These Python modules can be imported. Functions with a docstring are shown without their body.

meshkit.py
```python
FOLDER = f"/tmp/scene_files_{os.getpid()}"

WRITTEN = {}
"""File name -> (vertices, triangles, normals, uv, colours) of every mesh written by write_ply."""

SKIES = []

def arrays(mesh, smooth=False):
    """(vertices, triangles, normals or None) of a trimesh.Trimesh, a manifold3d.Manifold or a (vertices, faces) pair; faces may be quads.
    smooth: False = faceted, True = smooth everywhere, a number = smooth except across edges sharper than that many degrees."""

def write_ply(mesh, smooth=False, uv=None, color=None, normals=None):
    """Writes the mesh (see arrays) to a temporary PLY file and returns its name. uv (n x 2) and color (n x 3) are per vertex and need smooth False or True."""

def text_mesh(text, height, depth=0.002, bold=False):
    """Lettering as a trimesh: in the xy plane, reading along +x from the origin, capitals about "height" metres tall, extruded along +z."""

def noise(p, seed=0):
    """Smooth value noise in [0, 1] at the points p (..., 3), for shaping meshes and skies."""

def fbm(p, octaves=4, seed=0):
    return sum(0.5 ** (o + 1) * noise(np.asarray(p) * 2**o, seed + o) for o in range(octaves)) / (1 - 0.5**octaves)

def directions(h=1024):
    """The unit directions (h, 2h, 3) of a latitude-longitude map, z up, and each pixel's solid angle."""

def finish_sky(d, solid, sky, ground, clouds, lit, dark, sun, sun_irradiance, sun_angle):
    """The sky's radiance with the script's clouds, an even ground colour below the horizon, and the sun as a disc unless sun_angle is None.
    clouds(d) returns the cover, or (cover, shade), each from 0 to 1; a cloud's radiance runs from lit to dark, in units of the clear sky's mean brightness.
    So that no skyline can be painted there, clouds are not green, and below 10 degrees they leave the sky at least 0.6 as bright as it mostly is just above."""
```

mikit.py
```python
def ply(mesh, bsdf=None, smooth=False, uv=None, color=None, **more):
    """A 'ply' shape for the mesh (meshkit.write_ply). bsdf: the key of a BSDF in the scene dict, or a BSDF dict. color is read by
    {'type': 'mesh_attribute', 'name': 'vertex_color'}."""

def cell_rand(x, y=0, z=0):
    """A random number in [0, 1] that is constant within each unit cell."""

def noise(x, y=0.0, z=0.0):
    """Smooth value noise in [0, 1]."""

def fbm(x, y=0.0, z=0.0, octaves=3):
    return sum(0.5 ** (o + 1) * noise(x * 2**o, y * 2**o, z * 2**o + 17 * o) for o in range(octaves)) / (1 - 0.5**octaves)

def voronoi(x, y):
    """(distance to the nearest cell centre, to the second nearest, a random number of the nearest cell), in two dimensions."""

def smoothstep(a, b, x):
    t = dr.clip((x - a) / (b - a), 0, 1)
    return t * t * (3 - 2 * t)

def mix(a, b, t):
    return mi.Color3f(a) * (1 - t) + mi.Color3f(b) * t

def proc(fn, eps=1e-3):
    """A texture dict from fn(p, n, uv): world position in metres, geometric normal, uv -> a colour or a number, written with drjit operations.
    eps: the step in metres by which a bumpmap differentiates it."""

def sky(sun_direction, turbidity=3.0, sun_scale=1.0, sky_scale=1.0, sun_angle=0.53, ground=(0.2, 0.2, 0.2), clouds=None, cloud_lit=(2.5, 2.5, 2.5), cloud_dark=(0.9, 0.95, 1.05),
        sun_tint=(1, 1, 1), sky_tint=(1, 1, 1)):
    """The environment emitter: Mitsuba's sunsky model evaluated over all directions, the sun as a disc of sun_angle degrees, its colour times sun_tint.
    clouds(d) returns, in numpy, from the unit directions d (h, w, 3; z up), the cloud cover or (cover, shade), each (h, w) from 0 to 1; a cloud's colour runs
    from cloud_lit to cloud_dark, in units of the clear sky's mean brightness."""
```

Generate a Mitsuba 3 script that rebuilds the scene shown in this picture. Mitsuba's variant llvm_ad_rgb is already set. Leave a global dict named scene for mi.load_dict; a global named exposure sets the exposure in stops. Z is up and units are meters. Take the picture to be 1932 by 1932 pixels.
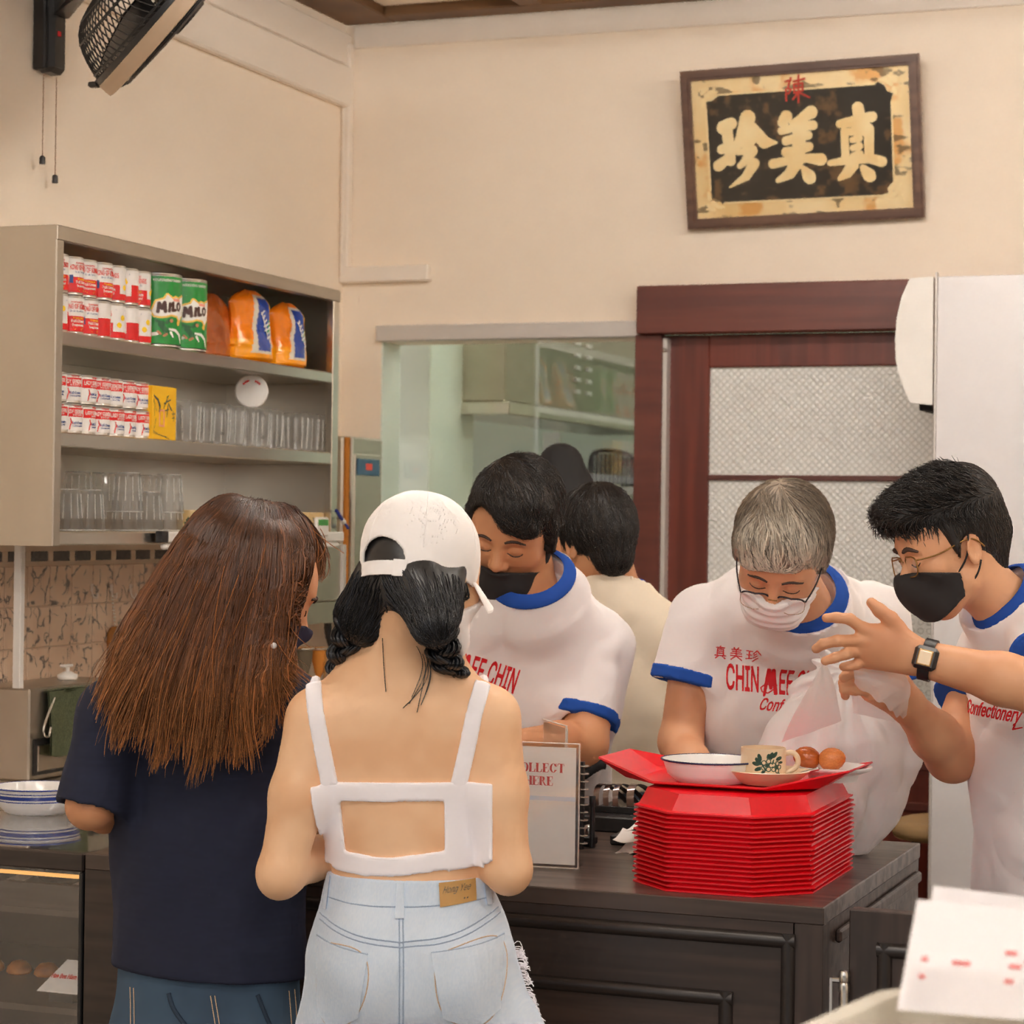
import math, random, os, numpy as np, trimesh, mitsuba as mi, drjit as dr, mikit, meshkit, manifold3d as m3
from shapely.geometry import Polygon, LineString, Point, box as sbox
from shapely.ops import unary_union
from shapely import affinity
T = mi.ScalarTransform4f
scene, labels = {}, {}

# ---------------------------------------------------------------- camera, light, exposure
F = 4319.0                                   # focal length in pixels of a 1932 x 1932 frame
YAW, PITCH, ROLL = math.radians(20.754), math.radians(-0.254), math.radians(-0.766)
CAM = np.array([0.0, 0.0, 1.58])
_f = np.array([-math.sin(YAW) * math.cos(PITCH), math.cos(YAW) * math.cos(PITCH), -math.sin(PITCH)])
_r = np.array([math.cos(YAW), math.sin(YAW), 0.0]); _d = np.cross(_f, _r)
RIGHT = math.cos(ROLL) * _r + math.sin(ROLL) * _d
DOWN = -math.sin(ROLL) * _r + math.cos(ROLL) * _d
FWD = _f
scene['camera'] = {'type': 'thinlens', 'fov': 2 * math.degrees(math.atan(966 / F)), 'fov_axis': 'x', 'aperture_radius': 0.0045, 'focus_distance': 4.0,
                   'to_world': T().look_at(origin=CAM.tolist(), target=(CAM + FWD).tolist(), up=(-DOWN).tolist()), 'near_clip': 0.05, 'far_clip': 200.0}
exposure = 1.58
scene['sky'] = mikit.sky([0.25, -0.45, 0.75], turbidity=4.0, sun_scale=0.0, sky_scale=2.6, clouds=lambda d: (np.full(d.shape[:2], 0.93), 0.25 + 0.0 * d[..., 0]),
                         cloud_lit=(1.75, 1.68, 1.62), cloud_dark=(1.1, 1.08, 1.08), ground=(0.18, 0.17, 0.16))
LAMP = 11.0

def ray(px, py):
    return FWD + RIGHT * ((px - 966) / F) + DOWN * ((py - 966) / F)
def at(px, py, Z):
    return CAM + ray(px, py) * Z
def on(axis, val, px, py):
    d = ray(px, py); return CAM + d * ((val - CAM[axis]) / d[axis])
def on_x(v, px, py): return on(0, v, px, py)
def on_y(v, px, py): return on(1, v, px, py)
def on_z(v, px, py): return on(2, v, px, py)
def V(*a): return np.array(a, float)
def unit(v):
    v = np.asarray(v, float); return v / (np.linalg.norm(v) + 1e-12)

# ---------------------------------------------------------------- materials
def rgb(*c): return {'type': 'rgb', 'value': [float(x) for x in c]}
def srgb(r, g, b):
    return [((c / 255) / 12.92 if c / 255 <= 0.04045 else ((c / 255 + 0.055) / 1.055) ** 2.4) for c in (r, g, b)]
def pr(name, col, rough=0.5, metal=0.0, **kw):
    d = {'type': 'principled', 'base_color': col if isinstance(col, dict) else rgb(*col), 'roughness': float(rough) if not isinstance(rough, dict) else rough, 'metallic': float(metal)}
    d.update(kw)
    scene['mat_' + name] = {'type': 'twosided', 'bsdf': d}
    return 'mat_' + name
def bump(name, tex, scale, base):
    b = scene['mat_' + base]['bsdf']
    scene['mat_' + name] = {'type': 'twosided', 'bsdf': {'type': 'bumpmap', 'arbitrary': tex, 'scale': float(scale), 'bsdf': b}}
    return 'mat_' + name
proc, noise, fbm, smoothstep, mix = mikit.proc, mikit.noise, mikit.fbm, mikit.smoothstep, mikit.mix

# ---------------------------------------------------------------- naming
_used = set()
_next = {}
def newkey(key):
    if key not in _used:
        _used.add(key); return key
    i = _next.get(key, 1)
    while f'{key}_{i:03d}' in _used: i += 1
    _next[key] = i + 1
    k = f'{key}_{i:03d}'; _used.add(k); return k
def thing(name, label, cat, group=None):
    k = newkey(name); labels[k] = {'label': label, 'category': cat}
    if group: labels[k]['group'] = group
    return k
def struct(name, label=None):
    k = newkey(name); labels[k] = {'kind': 'structure'}
    if label: labels[k]['label'] = label
    return k
def put(mesh, mat, key, smooth=False, tw=None, **kw):
    d = mesh if isinstance(mesh, dict) else mikit.ply(mesh, mat, smooth=smooth, **kw)
    if isinstance(mesh, dict) and mat is not None: d = {**d, 'bsdf': {'type': 'ref', 'id': mat}}
    if tw is not None: d = {**d, 'to_world': tw}
    scene[key] = d
    return key
def part(parent, name, mesh, mat, smooth=False, label=None, tw=None, kind=None, **kw):
    k = newkey(parent + '__' + name)
    put(mesh, mat, k, smooth, tw, **kw)
    if label or kind:
        labels[k] = {}
        if label: labels[k]['label'] = label
        if kind: labels[k]['kind'] = kind
    return k
def single(name, label, cat, mesh, mat, smooth=False, group=None, tw=None, **kw):
    k = thing(name, label, cat, group); put(mesh, mat, k, smooth, tw, **kw); return k
def shell(name, mesh, mat, smooth=False, label=None):
    k = struct(name, label); put(mesh, mat, k, smooth); return k

# ---------------------------------------------------------------- mesh helpers
cat = trimesh.util.concatenate
def TM(v, f): return trimesh.Trimesh(np.asarray(v, float), np.asarray(f, int), process=False)
def hull(pts):
    return trimesh.convex.convex_hull(np.asarray(pts, float))
def bx(lo, hi, b=0.0):
    lo, hi = np.minimum(lo, hi).astype(float), np.maximum(lo, hi).astype(float)
    b = min(b, 0.49 * float((hi - lo).min()))
    if b <= 0:
        m = trimesh.creation.box(extents=hi - lo); m.apply_translation((lo + hi) / 2); return m
    pts = []
    for sx in (0, 1):
        for sy in (0, 1):
            for sz in (0, 1):
                c = np.where([sx, sy, sz], hi, lo); s = np.where([sx, sy, sz], -1, 1)
                for k in range(3):
                    q = c + s * b; q[k] = c[k]; pts.append(q)
    return hull(pts)
def frame3(z, up=(0, 0, 1)):
    z = unit(z); up = np.asarray(up, float)
    if abs(z @ unit(up)) > 0.98: up = np.array([0, 1.0, 0]) if abs(z[1]) < .9 else np.array([1.0, 0, 0])
    x = unit(np.cross(up, z)); return np.stack([x, np.cross(z, x), z], 1)
def tube(pts, r, sides=8, cap=True, closed=False):
    p = np.asarray(pts, float); n = len(p); r = np.broadcast_to(np.asarray(r, float), (n,))
    t = np.gradient(p, axis=0) if not closed else np.roll(p, -1, 0) - np.roll(p, 1, 0)
    t /= np.linalg.norm(t, axis=1, keepdims=True) + 1e-12
    a = np.zeros_like(p); a[0] = frame3(t[0])[:, 0]
    for i in range(1, n):
        q = a[i - 1] - t[i] * (a[i - 1] @ t[i]); a[i] = q / (np.linalg.norm(q) + 1e-12)
    b = np.cross(t, a); ang = np.arange(sides) * 2 * np.pi / sides
    v = p[:, None] + r[:, None, None] * (np.cos(ang)[None, :, None] * a[:, None] + np.sin(ang)[None, :, None] * b[:, None])
    m = n if closed else n - 1
    i, j = np.meshgrid(np.arange(m), np.arange(sides), indexing='ij'); i2 = (i + 1) % n; j2 = (j + 1) % sides
    q = np.stack([i * sides + j, i * sides + j2, i2 * sides + j2, i2 * sides + j], -1).reshape(-1, 4)
    f = np.vstack([q[:, [0, 1, 2]], q[:, [0, 2, 3]]]); v = v.reshape(-1, 3)
    if cap and not closed:
        v = np.vstack([v, p[:1], p[-1:]]); k = np.arange(sides); c0 = n * sides
        f = np.vstack([f, np.stack([(k + 1) % sides, k, k * 0 + c0], 1), np.stack([(n - 1) * sides + k, (n - 1) * sides + (k + 1) % sides, k * 0 + c0 + 1], 1)])
    return TM(v, f)
def bundle(paths, radii, sides=3, cols=None):
    """Many tubes of the same point count as one mesh: paths (m, n, 3), radii (m, n); cols (m, 3) or (m, n, 3)."""
    p = np.asarray(paths, float); m, n, _ = p.shape; r = np.broadcast_to(radii, (m, n))
    t = np.gradient(p, axis=1); t /= np.linalg.norm(t, axis=2, keepdims=True) + 1e-12
    ref = np.where(np.abs(t[..., 2:]) < .9, np.array([0, 0, 1.0]), np.array([1.0, 0, 0]))
    a = np.cross(t, np.broadcast_to(ref, t.shape)); a /= np.linalg.norm(a, axis=2, keepdims=True) + 1e-12
    b = np.cross(t, a); ang = np.arange(sides) * 2 * np.pi / sides
    v = p[:, :, None] + r[:, :, None, None] * (np.cos(ang)[:, None] * a[:, :, None] + np.sin(ang)[:, None] * b[:, :, None])
    s, i, j = np.meshgrid(np.arange(m), np.arange(n - 1), np.arange(sides), indexing='ij'); o = s * n * sides; j2 = (j + 1) % sides
    q = np.stack([o + i * sides + j, o + i * sides + j2, o + (i + 1) * sides + j2, o + (i + 1) * sides + j], -1).reshape(-1, 4)
    mesh = TM(v.reshape(-1, 3), np.vstack([q[:, [0, 1, 2]], q[:, [0, 2, 3]]]))
    if cols is None: return mesh
    c = np.asarray(cols, float); c = c[:, None, :] if c.ndim == 2 else c
    return mesh, np.broadcast_to(c[:, :, None, :], (m, n, sides, 3)).reshape(-1, 3)
def lathe(profile, n=32, wave=None):
    """Revolve (r, z) points about z."""
    pr_ = np.asarray(profile, float); k = len(pr_); ang = np.arange(n) * 2 * np.pi / n
    rr = pr_[:, 0][:, None] * np.ones(n) if wave is None else pr_[:, 0][:, None] * wave(ang)[None]
    v = np.stack([rr * np.cos(ang), rr * np.sin(ang), np.broadcast_to(pr_[:, 1][:, None], rr.shape)], -1).reshape(-1, 3)
    i, j = np.meshgrid(np.arange(k - 1), np.arange(n), indexing='ij'); j2 = (j + 1) % n
    q = np.stack([i * n + j, i * n + j2, (i + 1) * n + j2, (i + 1) * n + j], -1).reshape(-1, 4)
    return TM(v, np.vstack([q[:, [0, 1, 2]], q[:, [0, 2, 3]]]))
def extr(poly, h, z0=0.0):
    """Extrude a shapely polygon or multipolygon along z."""
    gs = [g for g in getattr(poly, 'geoms', [poly]) if isinstance(g, Polygon) and g.area > 1e-12]
    m = cat([trimesh.creation.extrude_polygon(g, h, engine='earcut') for g in gs]); m.apply_translation([0, 0, z0]); return m
def mat4(R=None, t=(0, 0, 0), s=1.0):
    M = np.eye(4); M[:3, :3] = (np.eye(3) if R is None else np.asarray(R)) * s; M[:3, 3] = t; return M
def xf(mesh, R=None, t=(0, 0, 0), s=1.0):
    m = mesh.copy(); m.apply_transform(mat4(R, t, s)); return m
def tw(R=None, t=(0, 0, 0), s=1.0): return T(mat4(R, t, s).tolist())
def rotz(a): c, s = math.cos(a), math.sin(a); return np.array([[c, -s, 0], [s, c, 0], [0, 0, 1.0]])
def rotx(a): c, s = math.cos(a), math.sin(a); return np.array([[1.0, 0, 0], [0, c, -s], [0, s, c]])
def roty(a): c, s = math.cos(a), math.sin(a); return np.array([[c, 0, s], [0, 1.0, 0], [-s, 0, c]])
WALLR = np.array([[1.0, 0, 0], [0, 0, -1], [0, 1, 0]])          # flat artwork (x, y) -> a wall facing -y, its z -> -y
LEFTR = np.array([[0.0, 0, 1], [1, 0, 0], [0, 1, 0]])           # flat artwork -> a wall facing +x, reading along +y
def subdiv(m, edge):
    v, f = trimesh.remesh.subdivide_to_size(m.vertices, m.faces, edge, max_iter=12); return TM(v, f)
def catmull(pts, n):
    p = np.asarray(pts, float)
    d = np.r_[0, np.cumsum(np.linalg.norm(np.diff(p, axis=0), axis=1) ** .5)]
    from scipy.interpolate import CubicSpline
    return CubicSpline(d, p, bc_type='natural')(np.linspace(0, d[-1], n))
def strokes(paths, w):
    """Union of brush strokes: each a list of (x, y) or (x, y, width)."""
    out = []
    for s in paths:
        s = [(*q, w) if len(q) == 2 else q for q in s]
        for a, b in zip(s, s[1:]):
            out.append(unary_union([Point(a[:2]).buffer(a[2] / 2, 6), Point(b[:2]).buffer(b[2] / 2, 6)]).convex_hull)
    return unary_union(out).simplify(w * 0.03)
def text(s, h, depth=0.001, bold=False, width=None, cx=True):
    m = meshkit.text_mesh(s, h, depth, bold); b = m.bounds
    k = 1.0 if width is None else width / (b[1, 0] - b[0, 0])
    m.apply_transform(np.diag([k, 1, 1, 1]))
    if cx: m.apply_translation([-(m.bounds[0, 0] + m.bounds[1, 0]) / 2, 0, 0])
    return m
def wrap(m, R, ang0=0.0, off=0.0004):
    """Bend flat artwork (x, y, z) around a vertical cylinder of radius R; x = 0 lands at angle ang0 (facing +x at 0), y is height."""
    v = np.asarray(m.vertices); a = ang0 + v[:, 0] / R; r = R + off + v[:, 2]
    return TM(np.stack([r * np.cos(a), r * np.sin(a), v[:, 1]], 1), m.faces)

# ---------------------------------------------------------------- implicit surfaces for bodies, clothes and bags
def relax(m, n):
    from scipy.sparse import coo_matrix
    if not n: return m
    e = np.vstack([m.faces[:, [0, 1]], m.faces[:, [1, 2]], m.faces[:, [2, 0]]]); e = np.vstack([e, e[:, ::-1]]); v = np.array(m.vertices); k = len(v)
    A = coo_matrix((np.ones(len(e)), (e[:, 0], e[:, 1])), (k, k)).tocsr(); A.data[:] = 1; d = np.maximum(np.asarray(A.sum(1)).ravel(), 1)[:, None]
    for _ in range(n):
        for w in (.5, -.52): v = v + w * (A @ v / d - v)
    return TM(v, m.faces)
class Field:
    def __init__(s, lo, hi, h):
        s.lo = np.asarray(lo, float); s.h = h
        s.n = np.ceil((np.asarray(hi, float) - s.lo) / h).astype(int) + 1
        s.d = np.full(s.n, 0.5, np.float32)
    def _sl(s, lo, hi, m):
        a = np.clip(np.floor((np.asarray(lo) - m - s.lo) / s.h).astype(int), 0, s.n); b = np.clip(np.ceil((np.asarray(hi) + m - s.lo) / s.h).astype(int) + 1, 0, s.n)
        return tuple(slice(i, j) for i, j in zip(a, b))
    def _pts(s, sl):
        g = [(s.lo[k] + s.h * np.arange(sl[k].start, sl[k].stop)).astype(np.float32) for k in range(3)]
        return np.stack(np.broadcast_arrays(g[0][:, None, None], g[1][None, :, None], g[2][None, None, :]), -1)
    def add(s, prim, k=0.01):
        fn, lo, hi = prim; sl = s._sl(lo, hi, k + 3 * s.h)
        if any(q.stop <= q.start for q in sl): return s
        a, b = s.d[sl], fn(s._pts(sl))
        hh = np.maximum(k - np.abs(a - b), 0) / max(k, 1e-9); s.d[sl] = np.minimum(a, b) - hh * hh * k * 0.25
        return s
    def sub(s, prim, k=0.005):
        fn, lo, hi = prim; sl = s._sl(lo, hi, k + 3 * s.h)
        if any(q.stop <= q.start for q in sl): return s
        a, b = s.d[sl], -fn(s._pts(sl))
        hh = np.maximum(k - np.abs(a - b), 0) / max(k, 1e-9); s.d[sl] = np.maximum(a, b) + hh * hh * k * 0.25
        return s
    def full(s): return s._pts(tuple(slice(0, n) for n in s.n))
    def copy(s):
        o = object.__new__(Field); o.lo, o.h, o.n, o.d = s.lo, s.h, s.n, s.d.copy(); return o
    def sample(s, p):
        from scipy.ndimage import map_coordinates
        q = (np.asarray(p, float) - s.lo) / s.h
        return map_coordinates(s.d, q.reshape(-1, 3).T, order=1, mode='nearest').reshape(q.shape[:-1])
    def cast(s, p, d, far=0.6, steps=300):
        """First zero crossing from outside along d, for many points p; returns the points."""
        p = np.asarray(p, float); d = unit(d); ts = np.linspace(0, far, steps)
        val = np.stack([s.sample(p + d * t) for t in ts], 0); inside = val < 0
        i = np.where(inside.any(0), inside.argmax(0), steps - 1); i = np.maximum(i, 1)
        k = np.arange(len(p)); a, b = val[i - 1, k], val[i, k]; w = np.clip(a / (a - b + 1e-9), 0, 1)
        return p + d * (ts[i - 1] + (ts[i] - ts[i - 1]) * w)[:, None]
    def mesh(s, smooth=1):
        d = s.d; d[[0, -1]] = np.maximum(d[[0, -1]], 1e-3); d[:, [0, -1]] = np.maximum(d[:, [0, -1]], 1e-3); d[:, :, [0, -1]] = np.maximum(d[:, :, [0, -1]], 1e-3)
        ins = d < 0; c = np.zeros(np.array(d.shape) - 1, np.int8)
        for a in (0, 1):
            for b in (0, 1):
                for e in (0, 1):
                    c += ins[a:a + c.shape[0], b:b + c.shape[1], e:e + c.shape[2]]
        cells = np.argwhere((c > 0) & (c < 8)); idx = np.full(c.shape, -1, np.int32); idx[tuple(cells.T)] = np.arange(len(cells))
        acc = np.zeros((len(cells), 3)); cnt = np.zeros(len(cells)); corners = np.array(list(np.ndindex(2, 2, 2)))
        val = {tuple(q): d[tuple((cells + q).T)] for q in corners}
        for q in corners:
            for ax in range(3):
                if q[ax]: continue
                q2 = q.copy(); q2[ax] = 1; va, vb = val[tuple(q)], val[tuple(q2)]; m = (va < 0) != (vb < 0)
                t = np.where(m, va / np.where(m, va - vb, 1), 0); pos = np.broadcast_to(q.astype(float), acc.shape).copy(); pos[:, ax] = t
                acc[m] += pos[m]; cnt[m] += 1
        v = s.lo + s.h * (cells + acc / cnt[:, None]); quads = []
        for ax in range(3):
            sl0 = [slice(1, -1)] * 3; sl0[ax] = slice(0, -1); sl1 = list(sl0); sl1[ax] = slice(1, None)
            A, B = ins[tuple(sl0)], ins[tuple(sl1)]; e = np.argwhere(A != B)
            if not len(e): continue
            base = e.copy(); o1, o2 = (ax + 1) % 3, (ax + 2) % 3; base[:, o1] += 1; base[:, o2] += 1
            def cid(u, w):
                z = base.copy(); z[:, o1] -= u; z[:, o2] -= w; return idx[tuple(z.T)]
            q = np.stack([cid(1, 1), cid(0, 1), cid(0, 0), cid(1, 0)], 1); flip = ~A[tuple(e.T)]; q[flip] = q[flip][:, ::-1]; quads.append(q)
        q = np.vstack(quads); m = TM(v, np.vstack([q[:, [0, 1, 2]], q[:, [0, 2, 3]]]))
        return relax(m, smooth)
def _box(*pr_):
    a = np.array([p for p, _ in pr_]); r = np.array([q for _, q in pr_])[:, None]; return (a - r).min(0), (a + r).max(0)
def cone(a, b, ra, rb=None):
    rb = ra if rb is None else rb; a, b = np.asarray(a, np.float32), np.asarray(b, np.float32); ba = b - a; L = float(ba @ ba) + 1e-12
    def fn(p):
        t = np.clip((p - a) @ ba / L, 0, 1)[..., None]; return np.linalg.norm(p - a - t * ba, axis=-1) - (ra + (rb - ra) * t[..., 0])
    return (fn, *_box((a, ra), (b, rb)))
def flat(a, b, ra, rb, axis, k):
    """A cone whose cross section is scaled by k (< 1) along axis."""
    a, b, ax = np.asarray(a, np.float32), np.asarray(b, np.float32), unit(axis).astype(np.float32); ba = b - a; L = float(ba @ ba) + 1e-12
    def fn(p):
        q = p - a; t = np.clip(q @ ba / L, 0, 1)[..., None]; e = q - t * ba; w = (e @ ax)[..., None]; e = e + ax * (w * (1 / k - 1))
        l = np.linalg.norm(e, axis=-1); r = ra + (rb - ra) * t[..., 0]; g = np.sqrt(np.maximum(l * l - w[..., 0] ** 2 / k ** 2, 0) + (w[..., 0] / k ** 2) ** 2) / (l + 1e-9)
        return (l - r) / np.maximum(g, 1)
    return (fn, *_box((a, max(ra, rb)), (b, max(ra, rb))))
def ell(c, r, R=None):
    c, r = np.asarray(c, np.float32), np.asarray(r, np.float32); RR = np.eye(3, dtype=np.float32) if R is None else np.asarray(R, np.float32)
    def fn(p):
        q = (p - c) @ RR; k0 = np.linalg.norm(q / r, axis=-1); k1 = np.linalg.norm(q / (r * r), axis=-1); return k0 * (k0 - 1) / (k1 + 1e-9)
    m = float(r.max()); return (fn, c - m, c + m)
def rbx(c, half, R=None, rad=0.01):
    c, hf = np.asarray(c, np.float32), np.asarray(half, np.float32) - rad; RR = np.eye(3, dtype=np.float32) if R is None else np.asarray(R, np.float32)
    def fn(p):
        q = np.abs((p - c) @ RR) - hf; return np.linalg.norm(np.maximum(q, 0), axis=-1) + np.minimum(q.max(-1), 0) - rad
    m = float(np.linalg.norm(half)); return (fn, c - m, c + m)
def half(point, n, big=1.0):
    """Everything on the side the normal n points to."""
    p0, n = np.asarray(point, np.float32), unit(n).astype(np.float32); return (lambda p: -((p - p0) @ n), p0 - big, p0 + big)
# ================================================================ the room
YB, XL, ZC, XR, YF = 6.46, -3.02, 3.115, 4.2, -2.2     # back wall, left wall, ceiling, right wall, open shop front
pr('wall', proc(lambda p, n, uv: mix(srgb(242, 230, 214), srgb(234, 219, 200), fbm(p.x * 1.3, p.y * 1.3, p.z * 1.3))), 0.85)
pr('trim', srgb(232, 222, 210), 0.5)
pr('ceil', srgb(236, 226, 212), 0.8)
pr('batten', proc(lambda p, n, uv: mix(srgb(112, 82, 52), srgb(84, 60, 40), noise(p.x * 9, p.y * 9))), 0.55)
pr('floor', proc(lambda p, n, uv: mix(srgb(104, 96, 88), srgb(84, 76, 68), fbm(p.x * 5, p.y * 5))), 0.35)
_brush = proc(lambda p, n, uv: fbm(p.x * 25 + p.y * 25, p.z * 900, p.y * 3, octaves=2), 0.0005)
pr('steel', proc(lambda p, n, uv: mix((.74, .69, .61), (.62, .57, .50), fbm(p.x * 6, p.y * 6, p.z * 2.2))), 0.24, 1.0)
pr('steel_dull', proc(lambda p, n, uv: mix((.66, .60, .52), (.52, .47, .40), fbm(p.x * 9, p.y * 5, p.z * 3))), 0.42, 1.0)
pr('chrome', (.8, .78, .74), 0.12, 1.0)
pr('alu', srgb(205, 200, 196), 0.4, 0.3)
pr('black', srgb(26, 26, 28), 0.38)
pr('black_matt', srgb(24, 24, 26), 0.8)
pr('white_plastic', srgb(232, 228, 222), 0.35)
def _wood(c1, c2, ax, s):
    def fn(p, n, uv):
        q = [p.x, p.y, p.z]; along = q[ax]; o = [q[k] for k in range(3) if k != ax]
        g = fbm(o[0] * 60 * s, o[1] * 60 * s, along * 3 * s, octaves=3); return mix(c1, c2, smoothstep(.25, .75, g))
    return proc(fn)
pr('door_wood', _wood(srgb(106, 44, 30), srgb(82, 33, 24), 2, .6), 0.4)
pr('header_wood', _wood(srgb(100, 50, 40), srgb(82, 40, 34), 0, .6), 0.42)
pr('dark_wood', _wood(srgb(56, 44, 39), srgb(39, 31, 29), 2, 1), 0.42)
pr('dark_wood_h', _wood(srgb(56, 44, 39), srgb(39, 32, 30), 0, 1), 0.36)
pr('counter_top', _wood(srgb(70, 58, 52), srgb(50, 42, 39), 0, .8), 0.28)
pr('moulding', srgb(32, 27, 26), 0.3)
scene['mat_glass'] = {'type': 'thindielectric', 'int_ior': 1.5}

# shell: floor, walls with their openings, ceiling
shell('floor', bx((XL - .2, YF, -.1), (XR + .2, 10.2, 0)), 'mat_floor')
HX0, HX1 = on_y(YB, 720, 640)[0], on_y(YB, 1214, 634)[0]                        # hatch
HZ1, HZ0 = on_y(YB, 960, 641)[2], 1.02
DX0, DX1, DZ1 = on_y(YB, 1222, 630)[0], on_y(YB, 1250, 630)[0] + 1.03, on_y(YB, 1300, 628)[2] + .02
k = struct('wall_back')
wl = [bx((XL - .15, YB, 0), (HX0, YB + .14, ZC)), bx((HX0, YB, HZ1), (DX0, YB + .14, ZC)), bx((HX0, YB, 0), (HX1, YB + .14, HZ0)), bx((HX1, YB, 0), (DX0, YB + .14, HZ1)),
      bx((DX0, YB, DZ1), (DX1, YB + .14, ZC)), bx((DX1, YB, 0), (XR + .15, YB + .14, ZC))]
put(cat(wl), 'mat_wall', k)
shell('wall_left', bx((XL - .15, YF, 0), (XL, YB, ZC)), 'mat_wall')
shell('wall_right', bx((XR, YF, 0), (XR + .15, YB, ZC)), 'mat_wall')
cl = struct('ceiling'); put(bx((XL - .15, YF, ZC + .03), (XR + .15, YB + .14, ZC + .12)), 'mat_ceil', cl)
bw = .085
part(cl, 'batten', bx((XL, YF, ZC), (XL + .17, YB, ZC + .035), .004), 'mat_batten')
part(cl, 'batten', bx((XL + .17, YB - .10, ZC), (XR, YB, ZC + .035), .004), 'mat_batten')
xj = on_z(ZC, 968, 4)[0]
for i in range(6):
    if xj + 1.22 * i < XR: part(cl, 'batten', bx((xj + 1.22 * i, YF, ZC), (xj + 1.22 * i + .07, YB - .10, ZC + .035), .004), 'mat_batten')
for i in range(1, 7):
    part(cl, 'batten', bx((XL + .17, YB - .10 - 1.22 * i, ZC + .004), (XR, YB - .03 - 1.22 * i, ZC + .034), .004), 'mat_batten')
# white trunking and cornice
shell('trim_1', cat([bx((XL, YF, ZC - .26), (XL + .030, YB, ZC - .135), .006), bx((XL, YF, ZC - .13), (XL + .02, YB, ZC - .03), .004)]), 'mat_trim')
shell('trim_2', bx((XL + .03, YB - .012, ZC - .075), (XR, YB, ZC - .004), .003), 'mat_trim')
a, b = on_y(YB, 641, 113), on_y(YB, 815, 531); zt = on_y(YB, 741, 503)[2]; xr = on_y(YB, 667, 300)[0]
ct = thing('cable_trunking', 'white plastic cable trunking down the wall corner turning right at its foot', 'cable trunking')
part(ct, 'vertical_duct', bx((XL + .001, YB - .035, b[2]), (xr, YB - .002, ZC - .06), .004), 'mat_trim')
part(ct, 'vertical_lid', bx((XL + .012, YB - .042, b[2] + .02), (xr - .02, YB - .034, ZC - .08), .003), 'mat_trim')
part(ct, 'horizontal_duct', bx((XL + .02, YB - .036, b[2]), (b[0], YB - .002, zt), .004), 'mat_trim')

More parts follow.
